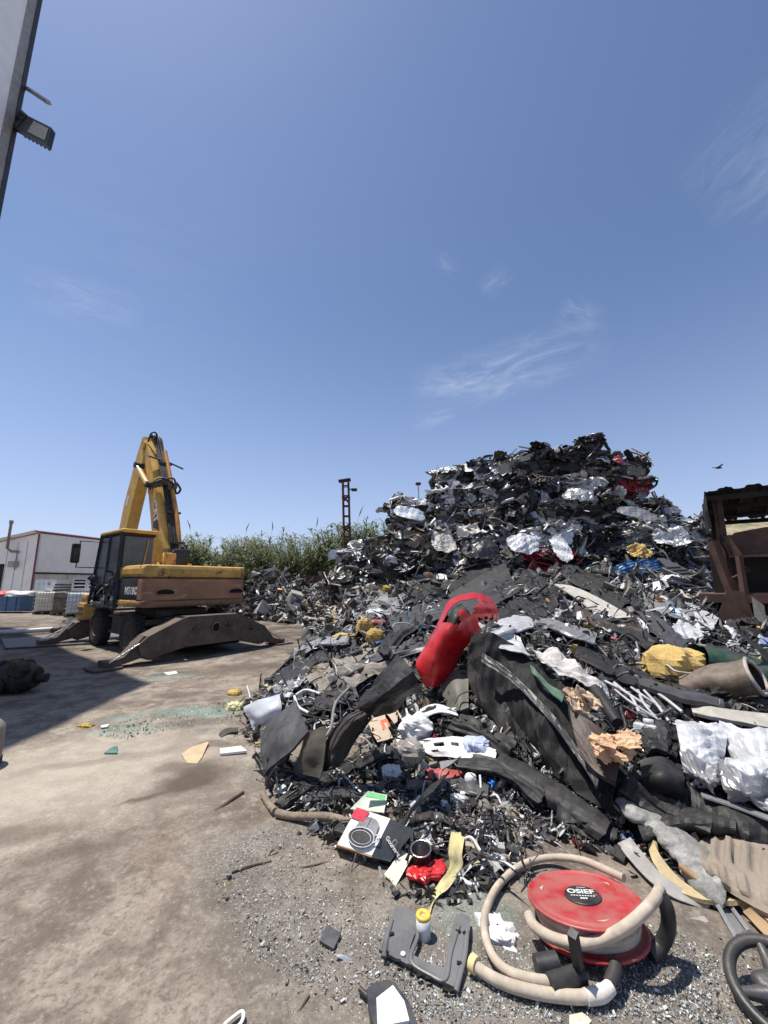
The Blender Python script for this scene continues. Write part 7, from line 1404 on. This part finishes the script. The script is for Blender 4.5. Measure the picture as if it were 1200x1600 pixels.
def crumbs(name, label, P0, N0, sizes, cols, rng, flat=.5, strip=.35):
    """many small bent fragments as one mesh"""
    n = len(P0); g = G(); kind = rng.random(n)
    def emb(idx, T, F, sc, fin):
        k = len(idx); 
        if not k: return
        q = rng.normal(size=(k, 4)); q[:, 1:3] *= flat; q /= np.linalg.norm(q, axis=1, keepdims=True); a, b, c, d = q.T
        R = np.stack([1 - 2 * (c * c + d * d), 2 * (b * c - a * d), 2 * (b * d + a * c), 2 * (b * c + a * d), 1 - 2 * (b * b + d * d), 2 * (c * d - a * b), 2 * (b * d - a * c), 2 * (c * d + a * b), 1 - 2 * (b * b + c * c)], -1).reshape(k, 3, 3)
        TT = T[None] * sc[:, None, :] * sizes[idx][:, None, None] + rng.normal(size=(k,) + T.shape) * .065 * sizes[idx][:, None, None] * np.minimum(1, sc[:, None, :] * 2)
        V = np.einsum('kij,kvj->kvi', R, TT) + P0[idx][:, None]
        Fa = (F[None] + (np.arange(k) * len(T))[:, None, None]).reshape(-1, F.shape[1]); g.add(V.reshape(-1, 3), Fa, col=np.repeat(cols[idx], len(F), 0), fin=fin)
    sh = np.array([(-1, -.6, .1), (0, -.7, 0), (1, -.5, .25), (-1, .6, 0), (0, .5, .2), (1, .6, -.1)]) * .5; shF = np.array([(0, 1, 4, 3), (1, 2, 5, 4)])
    bx = np.array([(a, b, c) for a in (-.5, .5) for b in (-.5, .5) for c in (-.5, .5)]); bxF = np.array([(0, 1, 3, 2), (4, 6, 7, 5), (0, 4, 5, 1), (2, 3, 7, 6), (0, 2, 6, 4), (1, 5, 7, 3)])
    tt = np.linspace(-1, 1, 6); tr = np.array([(t, .12 * math.sin(2 * t + j), .3 * (1 - t * t)) + np.array((0, math.cos(j * 2.09), math.sin(j * 2.09))) * .03 for t in tt for j in range(3)]); trF = np.array([(i * 3 + j, (i + 1) * 3 + j, (i + 1) * 3 + (j + 1) % 3, i * 3 + (j + 1) % 3) for i in range(5) for j in range(3)])
    i1 = np.where(kind < 1 - strip - .22)[0]; i2 = np.where((kind >= 1 - strip - .22) & (kind < 1 - strip))[0]; i3 = np.where(kind >= 1 - strip)[0]
    for part in (0, 1):
        a = i1[part::2]; emb(a, sh, shF, np.stack([rng.uniform(.8, 1.6, len(a)), rng.uniform(.5, 1, len(a)), np.ones(len(a))], 1), ((.35, .25), (.55, 0))[part])
    emb(i2, bx, bxF, np.stack([rng.uniform(.6, 1.2, len(i2)), rng.uniform(.4, .8, len(i2)), rng.uniform(.2, .5, len(i2))], 1), (.5, 0))
    emb(i3, tr, trF, np.stack([rng.uniform(.9, 2.2, len(i3)), rng.uniform(.4, 1.2, len(i3)), rng.uniform(.4, 1.2, len(i3))], 1), (.5, 0))
    return tag(g.build(name), label, name.replace('_', ' '), kind='stuff')
def colarr(n, rng, pal='debris'): return np.array([pick(rng, pal)[0] for _ in range(n)])
def all_crumbs():
    rng = np.random.default_rng(5)
    q = sample(HEAP, 8000, rng); h = hits(q[:, 0], q[:, 1]); ok = ~np.isnan(h[:, 0]) & np.array([min(math.hypot(a - x, b - y) / r for x, y, r in EXCL[:NHERO]) > .55 for a, b in q]); h = h[ok]; q = q[ok]
    sz = np.exp(rng.normal(math.log(.048), .65, len(h))) * np.clip(h[:, 1] / 4, .7, 2.6); h[:, 2] += sz * rng.uniform(0, .5, len(h)); sz = np.minimum(sz, .022 * h[:, 1]); xy = rng.uniform((2.2, 2.2), (8.5, 9), (5200, 2)); xy = xy[xy[:, 0] > xy[:, 1] * .90]; z = H(xy[:, 0], xy[:, 1]); k = z > .01; sz = np.append(sz, np.exp(rng.normal(math.log(.10), .6, k.sum()))); h = np.vstack([h, np.column_stack([xy[k], z[k] + .02])])
    crumbs('scrap_fragments', 'small mixed scrap fragments filling the gaps of the near heap', h, None, sz, colarr(len(h), rng), rng, strip=.5)
    q = sample([(600, 1230), (960, 1260), (980, 1320), (860, 1360), (740, 1395), (640, 1365), (520, 1325), (430, 1262)], 2600, rng); q = np.vstack([q, sample([(590, 1340), (740, 1380), (960, 1330), (1000, 1380), (900, 1350), (780, 1400), (700, 1430), (600, 1400)], 500, rng)]); q = q[[min(math.hypot(a - x, b - y) / r for x, y, r in EXCL) > .8 for a, b in q]]; h = hits(q[:, 0], q[:, 1]); h = h[~np.isnan(h[:, 0])]; sz = np.exp(rng.normal(math.log(.032), .5, len(h))); h[:, 2] += sz * rng.uniform(0, .6, len(h)) + .004
    cc = colarr(len(h), rng, 'black'); wv = rng.random(len(h)) < .09; cc[wv] = (.6, .6, .6); crumbs('plastic_fragments', 'small black and white plastic fragments at the front foot of the heap', h, None, sz, cc, rng, flat=.4, strip=.4)
    q = sample(FARP, 4200, rng); h = hits(q[:, 0], q[:, 1]); h = h[~np.isnan(h[:, 0])]; sz = np.exp(rng.normal(math.log(.17), .5, len(h))); h[:, 2] += sz * rng.uniform(0, .6, len(h))
    crumbs('shredded_metal', 'far pile of shredded metal behind the excavator', h, None, sz, colarr(len(h), rng, 'far'), rng, strip=.5)
    q = sample([(540, 950), (620, 915), (760, 890), (890, 895), (1090, 905), (1120, 960), (1000, 1000), (880, 985), (780, 950), (640, 1000), (540, 1010)], 1300, rng); q = q[[min(math.hypot(a - x, b - y) / r for x, y, r in EXCL[:NHERO]) > .6 for a, b in q]]; h = hits(q[:, 0], q[:, 1]); h = h[~np.isnan(h[:, 0])]; sz = np.minimum(np.exp(rng.normal(math.log(.11), .5, len(h))), .026 * h[:, 1]); h[:, 2] += sz * rng.uniform(.1, .8, len(h))
    crumbs('torn_metal', 'torn metal and plastic strewn between the bales and the near heap', h, None, sz, colarr(len(h), rng, 'mid'), rng, flat=.5, strip=.5)
    # foot of the bale stack
    q = sample([(540, 900), (640, 860), (1100, 860), (1105, 950), (760, 950), (560, 960)], 3500, rng); h = np.array([P(a, b, 12.9 - (920 - b) * -.004 + rng.uniform(-.2, .3)) for a, b in q]); sz = np.exp(rng.normal(math.log(.13), .5, len(h)))
    # crumbs on the ground at the front of the heap
    zone = [(345, 1140), (420, 1270), (330, 1400), (420, 1560), (560, 1600), (1200, 1600), (1200, 1480), (960, 1400), (700, 1360), (520, 1310), (430, 1250), (400, 1190)]
    q = sample(zone, 1500, rng); h = hits(q[:, 0], q[:, 1]); h = h[~np.isnan(h[:, 0])]; sz = np.exp(rng.normal(math.log(.010), .55, len(h))); h[:, 2] += sz * .15
    dens = rng.random(len(h)); c = colarr(len(h), rng, 'debris'); c[dens < .35] = np.array((.19, .16, .13)) * rng.uniform(.7, 1.4, (int((dens < .35).sum()), 1))
    crumbs('ground_litter', 'small chips and grit strewn on the ground along the heap', h, None, sz, c, rng, flat=.3, strip=.15)
    zg = [(330, 1390), (400, 1290), (520, 1330), (700, 1390), (960, 1440), (1200, 1500), (1200, 1600), (600, 1600), (470, 1540), (380, 1480)]
    q = np.vstack([sample(zg, 9000, rng), sample([(640, 1400), (760, 1390), (800, 1480), (1040, 1440), (1120, 1500), (1130, 1590), (620, 1590), (560, 1520)], 5500, rng), sample([(140, 1150), (210, 1120), (360, 1095), (365, 1125), (290, 1135), (200, 1155)], 1500, rng), sample([(690, 1400), (760, 1390), (760, 1440), (700, 1440)], 500, rng)])
    h = np.array([PG(a, b) for a, b in q]); green = np.arange(len(q)) >= 14500; sz = np.exp(rng.normal(math.log(.0052), .45, len(h))) * np.clip(h[:, 1] / 2.6, 1, 2.2); h[:, 2] += sz * .2 + .002
    c = np.where(green[:, None], np.array((.20, .42, .36)), np.array((.52, .55, .54))) * rng.uniform(.55, 1.25, (len(h), 1)); dk = (rng.random(len(h)) < .3) & ~green; c[dk] = (.09, .085, .08)
    crumbs('glass_shards', 'crushed safety glass crumbs scattered over the yard ground', h, None, sz, np.clip(c, 0, .8), rng, flat=.5, strip=0)
    # thin wires standing out of the heap
    g = G()
    q = sample(HEAP, 170, rng); h = hits(q[:, 0], q[:, 1])
    for p, (px, py) in zip(h, q):
        if np.isnan(p[0]): continue
        L = rng.uniform(.12, .5) * np.clip(p[1] / 4.5, .7, 2); a = rng.uniform(0, 6.28); d = np.array((math.cos(a), math.sin(a), .25)); w = rng.random()
        col = (.5, .5, .49) if w < .28 else (.02, .02, .02); pt = [p - d * L * .5, p + (0, 0, L * rng.uniform(.1, .35)), p + d * L * .4 + (0, 0, L * rng.uniform(0, .2)), p + d * L * .6 + rng.normal(size=3) * L * .25 * (1, 1, .3)]
        g.tube(pt, rng.uniform(.003, .009) * np.clip(p[1] / 4, .7, 2.2), n=5, sub=5, cap=False, col=col, fin=(.45, 0))
    tag(g.build('loose_wires'), 'loose wires and thin hoses straggling over the near heap', 'wires', kind='stuff')
all_crumbs()

# ------------------------------------------------------------------ hero patches on the bales, birds
for px, py, Y, w, h, col, nm, lab, cat in ((1000, 860, 12.9, .75, .55, YFO, 'yellow_sheet', 'crumpled yellow sheet hanging on the bales at the right', 'sheet'), (1005, 884, 12.2, 1.9, .42, mat('tarp_blue', (.04, .14, .34), .4, var=.25, dirt=.2), 'blue_tarpaulin', 'crumpled blue tarpaulin strip lying below the yellow sheet on the bales', 'tarpaulin'),
                                       (1000, 802, 13.9, 1.5, .55, GSH, 'car_bonnet', 'bent grey car bonnet lying under the bright red bale', 'bonnet'), (968, 718, 14.6, .42, .4, mat('pinkish_tin', (.38, .06, .09), .4, var=.2, dirt=.3), 'pink_canister', 'faded pink red canister on top of the highest bales', 'canister'), (1048, 797, 14.2, .95, .25, GSH, 'roof_sheet', 'flat grey sheet jutting out at the right end of the bale stack', 'sheet'),
        (818, 848, 13.35, 1.05, .85, WSH, 'white_sheet', 'broad crumpled white sheet in the middle of the bale stack', 'sheet'), (878, 856, 13.3, .6, 1.0, WPL, 'white_sheet', 'upright crumpled white sheet right of the broad white one on the bales', 'sheet'), (694, 848, 13.5, .85, .7, mat('cream_sheet', (.58, .56, .50), .5, var=.1, dirt=.3), 'cream_sheet', 'cream sheet hanging down at the left of the bale stack', 'sheet'),
        (640, 801, 14.1, 1.15, .55, mat('bluish_white', (.60, .66, .72), .4, var=.1, dirt=.3), 'bonnet_scrap', 'bluish white bonnet folded over the left shoulder of the bale stack', 'bonnet'), (1052, 838, 13.4, 1.4, .8, mat('bright_tin', (.56, .56, .56), .38, .3, var=.25, dirt=.4, dirtcol=(.15, .145, .14)), 'tin_sheet', 'large crumpled silver tin sheet at the right of the bale stack', 'sheet'), (905, 772, 14.35, 1.2, .6, MATS['bright_tin'] if 'bright_tin' in MATS else GSH, 'tin_sheet', 'crumpled silver tin sheet just under the top bales', 'sheet'),
        (752, 856, 13.3, 1.3, .85, PLG, 'mesh_sheet', 'dark grey sagging sheet left of the broad white one on the bales', 'sheet'), (560, 1000 - 150, 16.0, .9, .5, GSH, 'tin_sheet', 'dull grey tin sheet on the low bales beside the lattice tower', 'sheet')):
    g = G(); rng = np.random.default_rng(px + 1); c = P(px, py, Y)
    sheet(g, w, h, rng, frame((.1, -1, .45 if h < .5 else .6), spin=-.3 if 'bonnet' in nm else .1), np.zeros(3), .22 if nm[:4] in ('blue', 'yell', 'pink', 'tin_') else .13 if 'sheet' in nm else .07, 22, 16, m=col, ragged=.28, round_=.45, thick=.02, bend=.12); o = g.build(nm, None, tuple(c)); tag(o, lab, cat)
def bird(px, py, Y, fly, lab):
    c = P(px, py, Y); r = empty('bird', tuple(c)); tag(r, lab, 'bird'); bm = mat('bird_black', (.012, .012, .014), .6); g = G()
    g.lathe([(0, -.22), (.03, -.19), (.07, -.08), (.075, .04), (.05, .13), (.045, .16), (.052, .2), (.03, .25), (.008, .29), (0, .31)], bm, 12, (Matrix.Rotation(math.pi / 2, 4, 'Y') if fly else Matrix.Rotation(.5, 4, 'Y'))); g.prism([(-.2, 0), (-.38, .06), (-.38, -.06)], .015, bm, M=Matrix.Identity(4) if fly else Matrix.Rotation(-1.0, 4, 'Y')); g.build('body', r)
    for s in (-1, 1):
        g = G(); sp = .42 if fly else .06; g.prism([(.10, 0), (.05, s * sp), (-.05, s * sp * 1.05), (-.12, 0)] if s > 0 else [(.10, 0), (-.12, 0), (-.05, s * sp * 1.05), (.05, s * sp)], .015, bm, M=(Matrix.Rotation(s * .35, 4, 'X') if fly else Matrix.Translation((0, s * .05, .05)))); g.build('wing', r)
bird(1122, 731, 26, True, 'black bird flying in the clear sky right of the bale stack')
bird(901, 691, 15.2, False, 'black bird perched on the highest bale of the stack')
def lamp_post():
    b = P(654, 795, 16.2); t = P(654, 757, 16.2); r = empty('sensor_pole', tuple(b)); tag(r, 'thin white pole with a small dark head above the left end of the bales', 'pole'); g = G(); g.tube([(0, 0, -1.0), (0, 0, t[2] - b[2])], .03, WPL, n=8); g.build('pole', r); g = G(); g.rbox((0, 0, t[2] - b[2] + .03), (.22, .16, .12), .04, BLK); g.build('head', r)
lamp_post()
